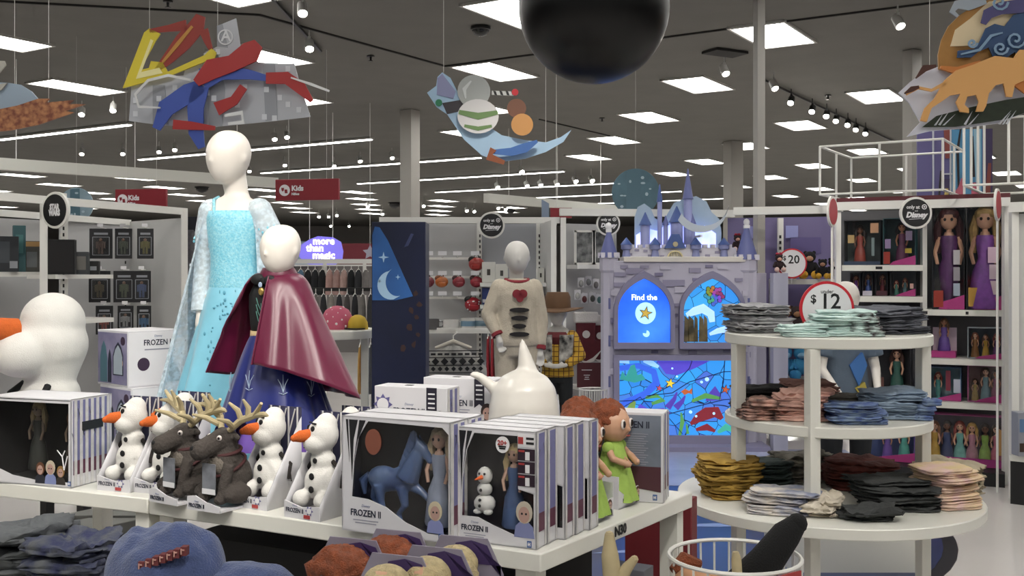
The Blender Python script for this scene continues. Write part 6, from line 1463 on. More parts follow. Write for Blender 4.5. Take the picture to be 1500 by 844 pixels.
def snow_carton(cx, cy, lab, detail=True, d=.062):
    w, h = .248, .31
    t = TH('toy_carton', lab, 'toy box', (cx, cy, TZ), RZC, 'snowman and doll cartons')
    win_ = [(.1, .22), (.11, .55), (.16, .8), (.25, .955), (.78, .955), (.785, .5), (.97, .48), (.97, .1), (.75, .1), (.5, .16), (.3, .22)]
    window_carton(t, w, d, h, win_, '#0d0a10', side=True)
    if detail:
        front_words(t, -w * .24, h * .12, d, .021); birchleft(t, w, d, h); logo_square(t, w * .42, h * .04, d, .013)
        snow_toy(t, -w * .18, .0, h * .24, .13)
        doll(t, w * .17, .005, h * .14, h * .72, '#b08f7e', '#c0ab7c', '#4a5f86')
        portrait(t, w * .36, h * .09, d, .06, '#b8b0a0', '#7a80a8')
        mb = MB(); y = -d / 2 - .001
        mb.box((w * .385, y, h * .92), (w * .2, .001, h * .11), paper).box((w * .32, y - .001, h * .92), (w * .06, .001, h * .06), M('tag_red', '#a33a3a', .5)).box((w * .43, y - .001, h * .94), (w * .09, .001, h * .02), ink).box((w * .43, y - .001, h * .90), (w * .09, .001, h * .02), ink)
        for i in range(3):
            mb.box((w * .385, y, h * (.80 - .11 * i)), (w * .2, .001, h * .1), M('tag_plum', '#2a1c28', .5)).box((w * .4, y - .001, h * (.79 - .11 * i)), (w * .05, .001, h * .07), paper).box((w * .33, y - .001, h * (.83 - .11 * i)), (w * .07, .001, h * .016), M('tag_red'))
        ob(mb, 'feature_pictures', t)
        ob(MB().prism([(w * .1 + .02 * cos(-q), h * .87 + .022 * sin(-q)) for q in [2 * pi * i / 24 for i in range(24)]][::-1], -d / 2 - .001, -d / 2 + .003, paper), 'round_sticker', t)
        text('20+', t, (w * .1, -d / 2 - .0015, h * .885), .018, M('tag_red'), off=.0006)
        ob(MB().box((w * .1, -d / 2 - .0015, h * .855), (.022, .001, .004), ink).box((w * .1, -d / 2 - .0015, h * .838), (.018, .001, .004), ink), 'fine_print', t)
    return t
exc, eyc = Vector((cos(RZC), sin(RZC))), Vector((-sin(RZC), cos(RZC)))
cb = Vector((-.16, 2.854)) + exc * .124
names = ['front snowman and doll window carton at the table corner', 'second carton behind the front snowman and doll carton', 'third snowman carton, its edge pushed out to the right', 'fourth snowman carton in the row', 'rearmost snowman carton touching the green dressed dolls']
for i, nm in enumerate(names):
    q = cb + eyc * (.033 + .0635 * i) + exc * (0, .004, .028, .034, .05)[i]
    snow_carton(q.x, q.y, nm, i == 0)
# back carton at the right with printed back
def back_carton(cx, cy, rz, lab):
    w, d, h = .27, .05, .285
    t = TH('toy_carton', lab, 'toy box', (cx, cy, TZ), rz, 'cartons at the right table end')
    ob(MB().box((0, 0, h / 2), (w, d, h), cartonm), 'carton', t, bevel=.002)
    mist = M('print_mist', '#7d8695', .5, noise=.25, scale=6, hx2='#5d6472')
    ob(MB().box((0, -d / 2 - .0008, h * .6), (w * .94, .0014, h * .74), mist).prism(ccw([(-w * .47, h * .24), (w * .47, h * .12), (w * .47, h * .4), (-w * .47, h * .4)]), -d / 2 - .0022, -d / 2 - .0012, M('print_wine', '#4a2630', .5)), 'back_print', t)
    text('FROZEN II', t, (w * .12, -d / 2 - .0022, h * .86), .03, M('deep_ink'), sx=.86, off=.0005)
    mb = MB()
    for i in range(14): mb.box((w * .12, -d / 2 - .0022, h * (.76 - .026 * i)), (w * (.4 - .05 * (i % 3)), .0008, .0025), M('grey_print'))
    ob(mb, 'fine_print', t); birch_side(t, w, d, h); logo_square(t, w * .4, h * .06, d, .014)
rzk = radians(-17); exk, eyk = Vector((cos(rzk), sin(rzk))), Vector((-sin(rzk), cos(rzk)))
kc = Vector((.479, 3.30)) - exk * .135
for i, lab in enumerate(('grey backed carton standing at the right table end', 'carton hidden behind the grey backed one at the right table end')):
    q = kc + eyk * (.025 + .053 * i); back_carton(q.x, q.y, rzk, lab)
def curls(c, r, mat, seed=0, amp=.2, fr=3.2, n=44):
    off = Vector((seed * 5.1, seed * 2.3, 1))
    def fn(u, v):
        a = 2 * pi * u; b = -pi / 2 + pi * v; d = Vector((cos(a) * cos(b), sin(a) * cos(b), sin(b)))
        k = 1 + amp * (.6 * mnoise.noise(d * fr + off) + .55 * abs(mnoise.noise(d * fr * 2.6 + off)) + .2 * mnoise.noise(d * fr * 6 + off))
        return (c[0] + r[0] * k * d.x, c[1] + r[1] * k * d.y, c[2] + r[2] * k * d.z)
    return MB().surf(fn, n, n // 2 + 2, mat, closed=True)
# dolls in green dresses in open trays, facing right
def tray_toy(cx, cy, rz, lab):
    t = TH('boxed_doll', lab, 'doll', (cx, cy, TZ), rz, 'green dressed dolls at the table end')
    w, d = .145, .12
    mb = MB().box((0, 0, .003), (w, d, .006), cartonm)
    mb.prism(ccw([(-w / 2, 0), (w / 2, 0), (w / 2, .055), (w * .2, .05), (-w * .2, .035), (-w / 2, .06)]), -d / 2, -d / 2 + .004, cartonm).box((-w / 2, .0, .05), (.004, d, .1), cartonm).box((w / 2, 0, .05), (.004, d, .1), cartonm).box((0, d / 2, .09), (w, .004, .18), cartonm)
    ob(mb, 'open_tray', t)
    front_words(t, -w * .1, .022, d, .016, False); portrait(t, w * .36, .004, d, .03, '#4a2a1c', '#1d1a24')
    gm = M('dress_lime', '#9cba58', .85, noise=.15, scale=20, bump=.3); sk = M('doll_skin_fair', '#bf9478', .45); hm = M('hair_auburn', '#8a4420', .6, bump=.7, scale=60, noise=.35)
    mb = MB().ell((0, .0, .25), (.058, .055, .06), sk, 16).tube([(0, .005, .22), (0, .005, .19)], [.016, .02], sk, 8)
    mb.ell((0, -.054, .238), (.008, .012, .008), sk, 6)
    for q in (-1, 1): mb.tube([(q * .036, 0, .185), (q * .055, -.03, .15), (q * .03, -.065, .135)], [.013, .012, .011], sk, 8); mb.ell((q * .028, -.069, .134), .012, sk, 8)
    ob(mb, 'doll_body', t, remesh=.004, smooth=2, bake=True)
    mb = MB()
    for q in (-1, 1): mb.ell((q * .025, -.050, .256), (.013, .006, .016), M('eye_white', '#d8d0cc', .3), 8).ell((q * .025, -.0535, .256), (.0085, .005, .012), M('eye_dark'), 8)
    mb.ell((0, -.054, .218), (.013, .004, .0035), M('lip', '#8a3f3a', .4), 8)
    ob(mb, 'face', t)
    mb = curls((0, .02, .272), (.064, .056, .056), hm, cx, .22)
    for q in (-1, 1): mb.tube([(q * .055, .02, .27), (q * .064, .02, .22), (q * .058, .024, .17)], [.018, .02, .009], hm, 8)
    ob(mb, 'auburn_hair', t, ang=180)
    mb = MB(); 
    mb.surf(lambda u, v: ((.026 + .05 * v ** .8) * (1 + .07 * sin(2 * pi * u * 9) * v) * cos(2 * pi * u), (.024 + .045 * v ** .8) * (1 + .07 * sin(2 * pi * u * 9) * v) * sin(2 * pi * u) - .01 * v, .205 - .19 * v), 54, 8, gm, closed=True)
    for q in (-1, 1): mb.ell((q * .04, -.004, .18), (.022, .02, .02), gm, 10)
    ob(mb, 'green_dress', t, ang=80)
    ob(MB().tube([(.034 * cos(a), .033 * sin(a) - .003, .152) for a in [2 * pi * i / 16 for i in range(17)]], .005, M('ribbon_peach', '#b5826a', .5), 6).tube([(0, -.038, .152), (.02, -.055, .125)], .004, M('ribbon_peach'), 6).tube([(0, -.038, .152), (-.02, -.055, .12)], .004, M('ribbon_peach'), 6), 'sash', t)
rzd = math.atan2(v1.y, v1.x)
q1 = G(885, 762, TZ); q2 = G(925, 742, TZ)
nn = Vector((-v1.y, v1.x))
for (px, py, lab) in ((884, 763, 'auburn haired doll in lime dress nearest the table corner'), (926, 741, 'second auburn haired doll in lime dress before the grey backed carton')):
    g = G(px, py, TZ); c = Vector((g.x, g.y)) + nn * .068
    tray_toy(c.x, c.y, rzd, lab)
tray_toy(Vector((.235, 3.37)).x, 3.37, rzd, 'third auburn haired doll, only her hair showing over the cartons')
# ---------------------------------------------------------------- costume mannequins on the tables
# ice blue gown
D = 4.08; p = X(344, D)
H = zz(192, D) - TZ
t = TH('mannequin', 'tall white child mannequin in a shimmering ice blue gown and sheer cape', 'mannequin', (p[0], p[1], TZ), radians(-14))
arms = [((-.1, 0, H * .755), (-.14, .02, H * .60), (-.13, -.03, H * .45), (.1, -.1, -1), 1), ((.105, 0, H * .755), (.175, .03, H * .62), (.16, -.06, H * .5), (-.3, -.4, -1), -1)]
mannequin_body(t, H, mqw, arms, yaw=radians(-18), head_c=(-.012, -.02, H - .105), head_h=.21, voxel=.007, tw=.86)
ice = M('ice_satin', '#86cbe2', .3, noise=.12, scale=9, coat=.25, sheen=.2)
seq = M('ice_sequin', '#74c6de', .28, noise=.35, scale=110, hx2='#a4dcea', bump=.35, bscale=140, coat=.3)
# bodice and skirt
mb = MB(); ring = lambda z, rx, ry, cx=0: [(cx + rx * cos(2 * pi * i / 32), ry * sin(2 * pi * i / 32), z) for i in range(32)]
mb.rings([ring(H * z, H * rx, H * ry, c) for z, rx, ry, c in ((.49, .074, .06, 0), (.53, .078, .065, 0), (.57, .074, .061, 0), (.62, .074, .06, 0), (.68, .084, .064, 0), (.735, .092, .06, 0), (.755, .09, .054, 0))], seq, caps=False)
ob(mb, 'sequin_bodice', t, solid=.004)
mb = MB()
mb.tube([(-.055, -.062, H * .745), (-.062, -.05, H * .79), (-.07, .0, H * .8)], .006, seq, 6)
ob(mb, 'shoulder_strap', t)
def gown(u, v):
    a = 2 * pi * u; r = H * (.076 + .085 * v ** .8 + .02 * v * v); f = 1 + (.045 + .06 * v) * sin(a * 9 + 1.5 * sin(a * 2)) * min(1, v * 2)
    return (-.055 * v + r * f * 1.02 * cos(a), r * f * .85 * sin(a), H * .525 * (1 - v) + .004 + .0 * v)
ob(MB().surf(gown, 96, 22, ice, closed=True), 'satin_skirt', t, ang=80)
mb = MB()
for k in range(46):
    a = R.gauss(-1.35, .35); v = R.betavariate(1.2, 3.0) * .75; q = gown((a / (2 * pi)) % 1, v); mb.ell((q[0] * 1.01 + .0, q[1] * 1.02 - .001, q[2]), (R.uniform(.002, .006), .0015, R.uniform(.003, .009)), M('teal_motif', '#5a9fb8', .4), 6)
ob(mb, 'embroidered_motifs', t)
def sheer_mat(name, hx, a, sparkle=True):
    m = bpy.data.materials.new(name); m.use_nodes = True; nt = m.node_tree; b = nt.nodes['Principled BSDF']; out = nt.nodes['Material Output']
    b.inputs['Base Color'].default_value = lin(hx); b.inputs['Roughness'].default_value = .35; b.inputs['Sheen Weight'].default_value = .4
    tr = nt.nodes.new('ShaderNodeBsdfTransparent'); mx = nt.nodes.new('ShaderNodeMixShader')
    tc = nt.nodes.new('ShaderNodeTexCoord'); n = nt.nodes.new('ShaderNodeTexNoise'); n.inputs['Scale'].default_value = 55; n.inputs['Detail'].default_value = 5
    mr = nt.nodes.new('ShaderNodeMapRange'); mr.inputs[1].default_value = .4; mr.inputs[2].default_value = .65; mr.inputs[3].default_value = a; mr.inputs[4].default_value = min(1, a + .3)
    nt.links.new(tc.outputs['Object'], n.inputs['Vector']); nt.links.new(n.outputs['Fac'], mr.inputs[0]); nt.links.new(mr.outputs[0], mx.inputs[0])
    nt.links.new(tr.outputs[0], mx.inputs[1]); nt.links.new(b.outputs[0], mx.inputs[2]); nt.links.new(mx.outputs[0], out.inputs[0]); return m
sheer = sheer_mat('sheer_ice', '#cfe4f0', .5)
def cape_e(u, v):
    ph = radians(58) + radians(250) * u; fl = .02 * v * sin(ph * 11)
    r = .11 + (.14 + .07 * max(0, -sin(ph))) * v ** 1.0 + fl
    return (-.03 * v + r * 1.08 * sin(ph), -(r * .8) * cos(ph) + .01, H * .775 * (1 - v) + .01)
ob(MB().surf(cape_e, 80, 24, sheer), 'sheer_cape', t, ang=80)
mb = MB()
for k in range(90):
    q = cape_e(R.random() ** 1.0, R.random()); mb.ell((q[0] * 1.01, q[1] * 1.01, q[2]), (.004, .004, .006), M('silver_glitter', '#e6eef6', .2, metal=.6), 5)
ob(mb, 'glitter_flakes', t)
mb = MB()
for s_, e, w, hd, sd in arms: mb.caps(s_, Vector(s_).lerp(Vector(e), .45), H * .04, H * .042, sheer_mat('sheer_sleeve', '#d6e6f0', .6) if sd == 1 else mb.mats[0], 14); mb.tube([Vector(s_).lerp(Vector(e), .45), e, w], [H * .04, H * .034, H * .03], mb.mats[0], 14)
ob(mb, 'sheer_sleeves', t)
mb = MB()
for s_, e, w, hd, sd in arms:
    for k in range(30):
        q = Vector(s_).lerp(Vector(e), R.uniform(.3, .8)); a = R.uniform(0, 6.28); mb.ell((q.x + H * .041 * cos(a), q.y + H * .041 * sin(a), q.z), (.005, .005, .006), M('ice_sequin'), 6)
ob(mb, 'sleeve_sequins', t)
# burgundy cape costume
D = 3.62; p = X(404, D); H = zz(330, D) - TZ
t = TH('mannequin', 'small white toddler mannequin in burgundy satin cape and blue skirt', 'mannequin', (p[0], p[1], TZ), radians(-22))
arms = [((-.08, .01, H * .73), (-.1, .05, H * .58), (-.08, .05, H * .44), (.1, .1, -1), 1), ((.085, 0, H * .73), (.12, .02, H * .58), (.11, -.03, H * .44), (-.1, -.1, -1), -1)]
mannequin_body(t, H, mqw, arms, yaw=radians(-8), head_c=(.03, -.012, H - .085), head_h=.172, hips=.46, voxel=.006)
vel = M('bodice_black', '#0b0d10', .7); royal = M('skirt_blue', '#15226c', .38, noise=.12, scale=8, sheen=.2); lil = M('underskirt_lilac', '#6d4ea6', .5)
sat = M('cape_burgundy', '#5c0b30', .33, noise=.06, scale=4, sheen=.1)
lining = M('cape_lining', '#2a1420', .6)
mb = MB(); mb.rings([ring(H * z, H * rx, H * ry) for z, rx, ry in ((.585, .095, .08), (.62, .1, .083), (.68, .106, .084), (.73, .108, .08), (.77, .09, .062))], vel, caps=False)
ob(mb, 'black_bodice', t, solid=.004)
ob(MB().rings([ring(H * z, H * rx, H * ry) for z, rx, ry in ((.555, .099, .083), (.57, .1, .085), (.592, .099, .084))], M('waistband_gold', '#c3ad84', .4), caps=False), 'waistband', t, solid=.004)
gr = M('embroidery_green', '#4f7d74', .6)
mb = MB(); yb = -H * .09
for q in (-1, 1):
    for k in range(3): mb.tube([(.0, yb - .004, H * (.61 + .03 * k)), (q * .012, yb - .005, H * (.635 + .03 * k)), (q * .022, yb - .002, H * (.67 + .025 * k))], .0016, gr, 5)
mb.tube([(0, yb - .004, H * .6), (0, yb - .006, H * .7)], .0016, gr, 5)
ob(mb, 'green_embroidery', t)
def sk_(r0, z0, z1, dr, zig, n=8):
    def fn(u, v):
        a = 2 * pi * u; r = H * (r0 + dr * v ** .85); f = 1 + .08 * v * sin(a * 11 + sin(a * 3))
        zb = z1 + zig * abs(((u * n) % 1) - .5) * 2
        return (r * f * cos(a), r * f * .88 * sin(a), H * z0 + (zb - H * z0) * v)
    return fn
ob(MB().surf(sk_(.095, .57, .13, .115, 0), 96, 10, lil, closed=True), 'lilac_underskirt', t, ang=80)
skf = sk_(.099, .575, .15, .125, .09)
ob(MB().surf(skf, 96, 14, royal, closed=True), 'blue_skirt', t, ang=80)
mb = MB(); sl = M('embroidery_silver', '#9fb0c8', .5)
for u0 in (.64, .75, .86, .97, .53):
    a = 2 * pi * u0; q = Vector(skf(u0, .62)) * 1.0; tx = Vector((-sin(a), cos(a), 0)); q = q + Vector((cos(a), sin(a), 0)) * .006
    for dx, hh in ((0, .06), (-.012, .045), (.012, .045)): mb.tube([q, q + tx * dx * .6 + Vector((0, 0, hh * .6)), q + tx * dx * 1.4 + Vector((-cos(a) * .004, -sin(a) * .004, hh))], .0013, sl, 5)
    mb.tube([q - tx * .014, q + Vector((0, 0, -.006)), q + tx * .014], .0013, sl, 5)
ob(mb, 'silver_embroidery', t)
def cape_a(u, v):
    lo, hi = radians(13 - 6 * v), radians(360 - 34 - 40 * min(1, v * 1.6))
    ph = lo + (hi - lo) * u
    side = .5 - .5 * cos(ph - radians(275)) if False else 0
    right = max(0, cos(ph - radians(80))); left = max(0, cos(ph - radians(285)))
    R1 = .17 + .13 * right ** 1.5 + .05 * left
    if v < .18:
        q = v / .18; r = .05 + .066 * q ** .6; z = H * (.815 - .055 * q ** 1.6)
    else:
        q = (v - .18) / .82; r = .116 + (R1 - .116) * q ** .95
        hem = H * (.48 - .14 * min(1, max(0, 1 - cos(ph))) * (1 if ph < pi else .35) - .02 * left)
        z = H * .76 + (hem - H * .76) * q
        r += (.026 * sin(ph * 5.2 + .6) + .011 * sin(ph * 11 + 2 + q)) * q ** .7
    return (r * sin(ph) * 1.02, -r * .86 * cos(ph) + .01, z)
o = ob(MB().surf(cape_a, 110, 30, sat), 'satin_cape', t, ang=80, solid=.004)
mb = MB()
pts = [cape_a(0, v / 12) for v in range(13)]; mb.tube([(x * 1.005, y * 1.01 - .003, z) for x, y, z in pts], .0035, sat, 6)
pts = [cape_a(1, v / 12) for v in range(13)]; mb.tube([(x * 1.005, y * 1.01 - .003, z) for x, y, z in pts], .0035, sat, 6)
ob(mb, 'cape_edging', t)
ob(MB().lathe([(.066, H * .785), (.068, H * .805), (.054, H * .835), (.046, H * .83)], sat, 24, c=(.01, .002, 0)), 'cape_collar', t)
ob(MB().ell((-.03, -.06, H * .79), (.03, .016, .02), vel, 12).ell((.02, -.062, H * .785), (.026, .014, .02), vel, 12).ell((-.004, -.07, H * .785), (.012, .01, .014), vel, 8), 'black_bow', t)
ob(MB().ell((.0, -.085, H * .745), (.012, .006, .014), M('clasp_gold', '#b99b5a', .3, metal=.7), 10).ell((0, -.09, H * .77), (.008, .006, .01), M('embroidery_silver'), 8), 'clasp', t)

# ---------------------------------------------------------------- plush toys
pw = M('plush_white', '#d6d4cf', .95, bump=.22, scale=30, bscale=240, noise=.03)
carrot = M('felt_orange', '#c85f22', .9, bump=.3, scale=60, noise=.12)
twig = M('twig_dark', '#201a18', .85)
feltb = M('felt_black', '#101012', .9)
def plush_snowman(loc, rz, h, lab, tray=True, hyaw=0, group='snowman soft toys in printed trays', armup=False):
    t = TH('snowman_toy', lab, 'soft toy', loc, rz, group)
    b0 = .02 if tray else 0; g = h
    mb = MB().ell((0, 0, b0 + g * .25), (g * .2, g * .18, g * .2), pw, 18).ell((0, 0, b0 + g * .47), (g * .135, g * .125, g * .11), pw, 16)
    A = Matrix.Translation((0, 0, b0 + g * .6)) @ Matrix.Rotation(hyaw, 4, 'Z')
    mb.ell((0, 0, g * .13), (g * .155, g * .16, g * .175), pw, 18, T=A).ell((0, -g * .075, g * .05), (g * .15, g * .135, g * .11), pw, 16, T=A).ell((0, .01, g * .22), (g * .115, g * .115, g * .13), pw, 16, T=A)
    for q in (-1, 1): mb.ell((q * g * .14, -g * .17, b0 + g * .1), (g * .085, g * .1, g * .09), pw, 12)
    ob(mb, 'plush_body', t, remesh=g * .017, smooth=3, bake=True)
    mb = MB()
    mb.tube([A @ Vector((0, -g * .13, g * .13)), A @ Vector((0, -g * .24, g * .125)), A @ Vector((0, -g * .30, g * .11))], [g * .066, g * .06, g * .036], carrot, 12).ell(A @ Vector((0, -g * .30, g * .11)), g * .036, carrot, 10)
    ob(mb, 'carrot_nose', t)
    mb = MB(); ew = M('eye_white')
    for q in (-1, 1): mb.ell(A @ Vector((q * g * .065, -g * .125, g * .2)), (g * .026, g * .02, g * .03), feltb, 10)
    mb.tube([A @ Vector((-g * .09, -g * .165, g * .03)), A @ Vector((0, -g * .195, g * .01)), A @ Vector((g * .09, -g * .165, g * .03))], g * .008, feltb, 6)
    for q in (-1, 1): mb.tube([A @ Vector((q * g * .04, -g * .125, g * .255)), A @ Vector((q * g * .09, -g * .1, g * .25))], g * .009, feltb, 6)
    ob(mb, 'eyes_and_mouth', t)
    for (z, y, r) in ((.48, .122, .03), (.33, .172, .036), (.2, .178, .036)):
        ob(MB().ell((0, -g * y, b0 + g * z), (g * r, g * .012, g * r), feltb, 10), 'button', t)
    for q in (-1, 1):
        ob(MB().tube([(q * g * .12, 0, b0 + g * .47), (q * g * .24, .01, b0 + g * .36), (q * g * .27, -.01, b0 + g * .22)], [g * .025, g * .022, g * .016], twig, 8).tube([(q * g * .26, 0, b0 + g * .27), (q * g * .31, -.01, b0 + g * .2)], [g * .012, g * .008], twig, 6), 'twig_arm', t)
    if armup:
        T2_ = A @ Vector((0, .01, g * .32)); ob(MB().tube([T2_, T2_ + Vector((.004, 0, g * .1)), T2_ + Vector((-.004, 0, g * .17))], [g * .014, g * .012, g * .008], twig, 6).tube([T2_ + Vector((0, 0, g * .06)), T2_ + Vector((g * .05, 0, g * .13))], [g * .01, g * .006], twig, 6), 'twig_sprig', t)
    if tray:
        w, d = g * .46, g * .42
        mb = MB().box((0, 0, .004), (w, d, .008), cartonm).prism(ccw([(-w / 2, 0), (w / 2, 0), (w / 2, g * .14), (0, g * .11), (-w / 2, g * .16)]), -d / 2 - .03, -d / 2 - .026, cartonm).box((0, -d / 2 - .014, .004), (w, .03, .008), cartonm)
        for q in (-1, 1):
            mb.add([(q * w / 2, -d / 2 - .028, 0), (q * w / 2, d / 2, 0), (q * w / 2, d / 2, g * .9), (q * w / 2, -d / 2 - .028, g * .15)], [(0, 1, 2, 3)], cartonm)
        ob(mb, 'printed_tray', t, solid=.003)
        ob(MB().box((0, d / 2, g * .5), (w, .004, g), M('tray_violet', '#3b3b58', .5, noise=.3, scale=14)), 'tray_back', t)
        mb = MB()
        for k in range(4): mb.tube([(-w * .4 + w * .27 * k, d / 2 - .004, g * .1), (-w * .4 + w * .27 * k, d / 2 - .004, g)], .003, bark, 5)
        for k in range(3): mb.tube([(-w * .4 + w * .27 * k, d / 2 - .004, g * .7), (-w * .2 + w * .27 * k, d / 2 - .004, g * .98)], .0025, bark, 5)
        ob(mb, 'birch_print', t)
        dd = 2 * (d / 2 + .0305)
        front_words(t, -w * .2, g * .075, dd, g * .06, False)
        sn = ccw([(w * .22 + (g * .055 if i % 2 == 0 else g * .03) * cos(i * pi / 6), g * .09 + (g * .055 if i % 2 == 0 else g * .03) * sin(i * pi / 6)) for i in range(12)])
        ob(MB().prism(sn, -dd / 2 - .001, -dd / 2, M('snowflake_violet', '#5a5788', .5)).prism([(w * .22 + g * .03 * cos(q), g * .09 + g * .03 * sin(q)) for q in [-2 * pi * i / 12 for i in range(12)]], -dd / 2 - .0016, -dd / 2 - .001, paper).box((w * .16, -dd / 2 - .002, g * .03), (w * .18, .001, g * .035), M('tag_red')), 'snowflake_sticker', t)
    return t
def at(px, py, back=.1):
    g = G(px, py, TZ); return (g.x + .43 * back, g.y + .9 * back, TZ)
plush_snowman(at(367, 746), radians(-30), .30, 'plush snowman in a tray, third place from the toy horse carton', hyaw=radians(-32))
plush_snowman(at(444, 762), radians(-32), .30, 'plush snowman in a tray right beside the toy horse carton', hyaw=radians(-32))
plush_snowman(at(162, 720), radians(-22), .30, 'plush snowman sitting left of the reindeer, beside the big carton', hyaw=radians(-38))
plush_snowman(at(202, 727, .14), radians(-24), .29, 'plush snowman half hidden behind the left reindeer', hyaw=radians(-34))
plush_snowman((-1.15, 3.63, TZ), radians(-24), .31, 'plush snowman behind the two reindeer', hyaw=radians(-34))
plush_snowman(at(448, 742, .23), radians(-26), .28, 'plush snowman in the rear row under the burgundy cape', hyaw=radians(-30))
plush_snowman(at(533, 764, .31), radians(-26), .28, 'plush snowman peeping over the toy horse carton', hyaw=radians(-30))
fur = M('reindeer_fur', '#433d39', .95, bump=.6, scale=30, bscale=110, noise=.15); furl = M('reindeer_chest', '#6d665e', .95, bump=.6, scale=30, bscale=110); ant = M('antler_cream', '#b5a783', .8, noise=.1, scale=20)
harn = M('harness_maroon', '#3f1a1c', .7)
def reindeer(loc, rz, g, lab, hy=0):
    t = TH('reindeer_toy', lab, 'soft toy', loc, rz, 'plush reindeer')
    b0 = .018
    mb = MB().ell((0, .02, b0 + g * .27), (g * .23, g * .24, g * .26), fur, 18).ell((0, -.01, b0 + g * .46), (g * .18, g * .17, g * .18), fur, 16)
    A = Matrix.Translation((0, -g * .02, b0 + g * .68)) @ Matrix.Rotation(hy, 4, 'Z')
    mb.tube([(0, 0, b0 + g * .5), A @ Vector((0, 0, 0))], [g * .15, g * .13], fur, 14)
    mb.ell((0, -g * .02, g * .02), (g * .14, g * .17, g * .13), fur, 16, T=A).tube([A @ Vector((0, -g * .08, 0)), A @ Vector((0, -g * .32, -g * .08))], [g * .125, g * .11], fur, 14).ell((0, -g * .33, -g * .08), (g * .12, g * .1, g * .115), fur, 14, T=A)
    for q in (-1, 1):
        mb.tube([(q * g * .13, -g * .1, b0 + g * .42), (q * g * .13, -g * .17, b0 + g * .2), (q * g * .13, -g * .2, b0 + g * .05)], [g * .075, g * .065, g * .065], fur, 10).ell((q * g * .13, -g * .22, b0 + g * .05), (g * .07, g * .09, g * .06), fur, 10)
        mb.ell((q * g * .23, -g * .06, b0 + g * .1), (g * .11, g * .2, g * .11), fur, 12)
        mb.ell((q * g * .17, g * .03, g * .05), (g * .09, g * .03, g * .045), fur, 10, T=A)
    ob(mb, 'plush_body', t, remesh=g * .016, smooth=3, bake=True)
    ob(MB().ell((0, -g * .1, b0 + g * .42), (g * .15, g * .12, g * .16), furl, 14), 'pale_chest', t)
    mb = MB()
    for q in (-1, 1): mb.ell(A @ Vector((q * g * .105, -g * .14, g * .05)), (g * .03, g * .03, g * .032), M('eye_white'), 10); mb.ell(A @ Vector((q * g * .122, -g * .158, g * .05)), (g * .016, g * .016, g * .018), M('eye_dark'), 8)
    mb.ell(A @ Vector((0, -g * .40, -g * .05)), (g * .05, g * .03, g * .035), feltb, 10)
    ob(mb, 'eyes_and_nose', t)
    for q in (-1, 1):
        L = lambda x, y, z: A @ Vector((q * g * (x * 2.05 - .06), g * y * 2.2, g * (.12 + (z - .12) * 1.25)))
        mb = MB().tube([L(.07, 0, .12), L(.14, .03, .22), L(.26, .04, .28), L(.34, .03, .4)], [g * .036, g * .042, g * .038, g * .018], ant, 8)
        for a_, b_ in (((.14, .03, .22), (.1, -.02, .38)), ((.2, .035, .25), (.21, 0, .42)), ((.26, .04, .28), (.4, .03, .3)), ((.1, .0, .16), (.16, -.12, .26))):
            mb.tube([L(*a_), L(*[(m + n) / 2 + .01 for m, n in zip(a_, b_)]), L(*b_)], [g * .034, g * .031, g * .014], ant, 8)
        ob(mb, 'antler', t)
    mb = MB()
    mb.tube([(g * .17 * cos(a), g * .16 * sin(a) - g * .01, b0 + g * (.56 + .035 * sin(a))) for a in [2 * pi * i / 20 for i in range(21)]], g * .022, harn, 8).tube([(g * .2 * cos(a), g * .215 * sin(a), b0 + g * (.40 + .1 * sin(a))) for a in [2 * pi * i / 20 for i in range(21)]], g * .018, harn, 8)
    ob(mb, 'maroon_harness', t)
    ob(MB().box((0, -g * .27, b0 + g * .28), (g * .2, .003, g * .34), M('tag_silver', '#7d8088', .5, noise=.3, scale=30)).box((0, -g * .275, b0 + g * .14), (g * .2, .002, g * .06), paper), 'hang_tag', t)
    w = g * .5; d = g * .48
    ob(MB().box((0, 0, .004), (w, d, .008), cartonm).prism(ccw([(-w / 2, 0), (w / 2, 0), (w / 2, .02), (w * .1, .028), (-w * .25, .045), (-w / 2, .04)]), -d / 2 - .032, -d / 2 - .028, cartonm).box((0, -d / 2 - .015, .004), (w, .032, .008), cartonm), 'printed_tray', t)
    front_words(t, -w * .2, .014, 2 * (d / 2 + .0325), .017, False)
reindeer(at(246, 738, .09), radians(-34), .275, 'left plush reindeer with cream antlers and maroon harness', radians(-10))
reindeer(at(303, 749, .09), radians(-30), .275, 'right plush reindeer with cream antlers, beside the plush snowmen', radians(-14))
# big snowman plush at the left
t = TH('snowman_toy', 'huge white plush snowman with carrot nose at the left edge', 'soft toy', (X(74, 4.25)[0], 4.25, TZ), radians(-40))
mb = MB().ell((0, 0, .11), (.13, .12, .12), pw, 20).ell((0, 0, .24), (.125, .115, .085), pw, 20)
mb.ell((.0, 0, .44), (.155, .145, .13), pw, 22).ell((0.0, .01, .53), (.135, .125, .12), pw, 20).ell((-.0, -.11, .41), (.12, .13, .1), pw, 20).tube([(0, 0, .3), (0, 0, .4)], [.1, .14], pw, 18)
ob(mb, 'plush_body', t, remesh=.012, smooth=4, bake=True)
ob(MB().tube([(0, -.14, .5), (0, -.24, .51), (0, -.36, .47)], [.05, .048, .03], carrot, 14).ell((0, -.36, .47), .03, carrot, 12), 'carrot_nose', t)
for q in (-1, 1): ob(MB().tube([(q * .1, -.06, .28), (q * .135, -.1, .24), (q * .13, -.11, .16)], .014, feltb, 8).ell((q * .13, -.11, .16), .014, feltb, 8), 'twig_arm', t)
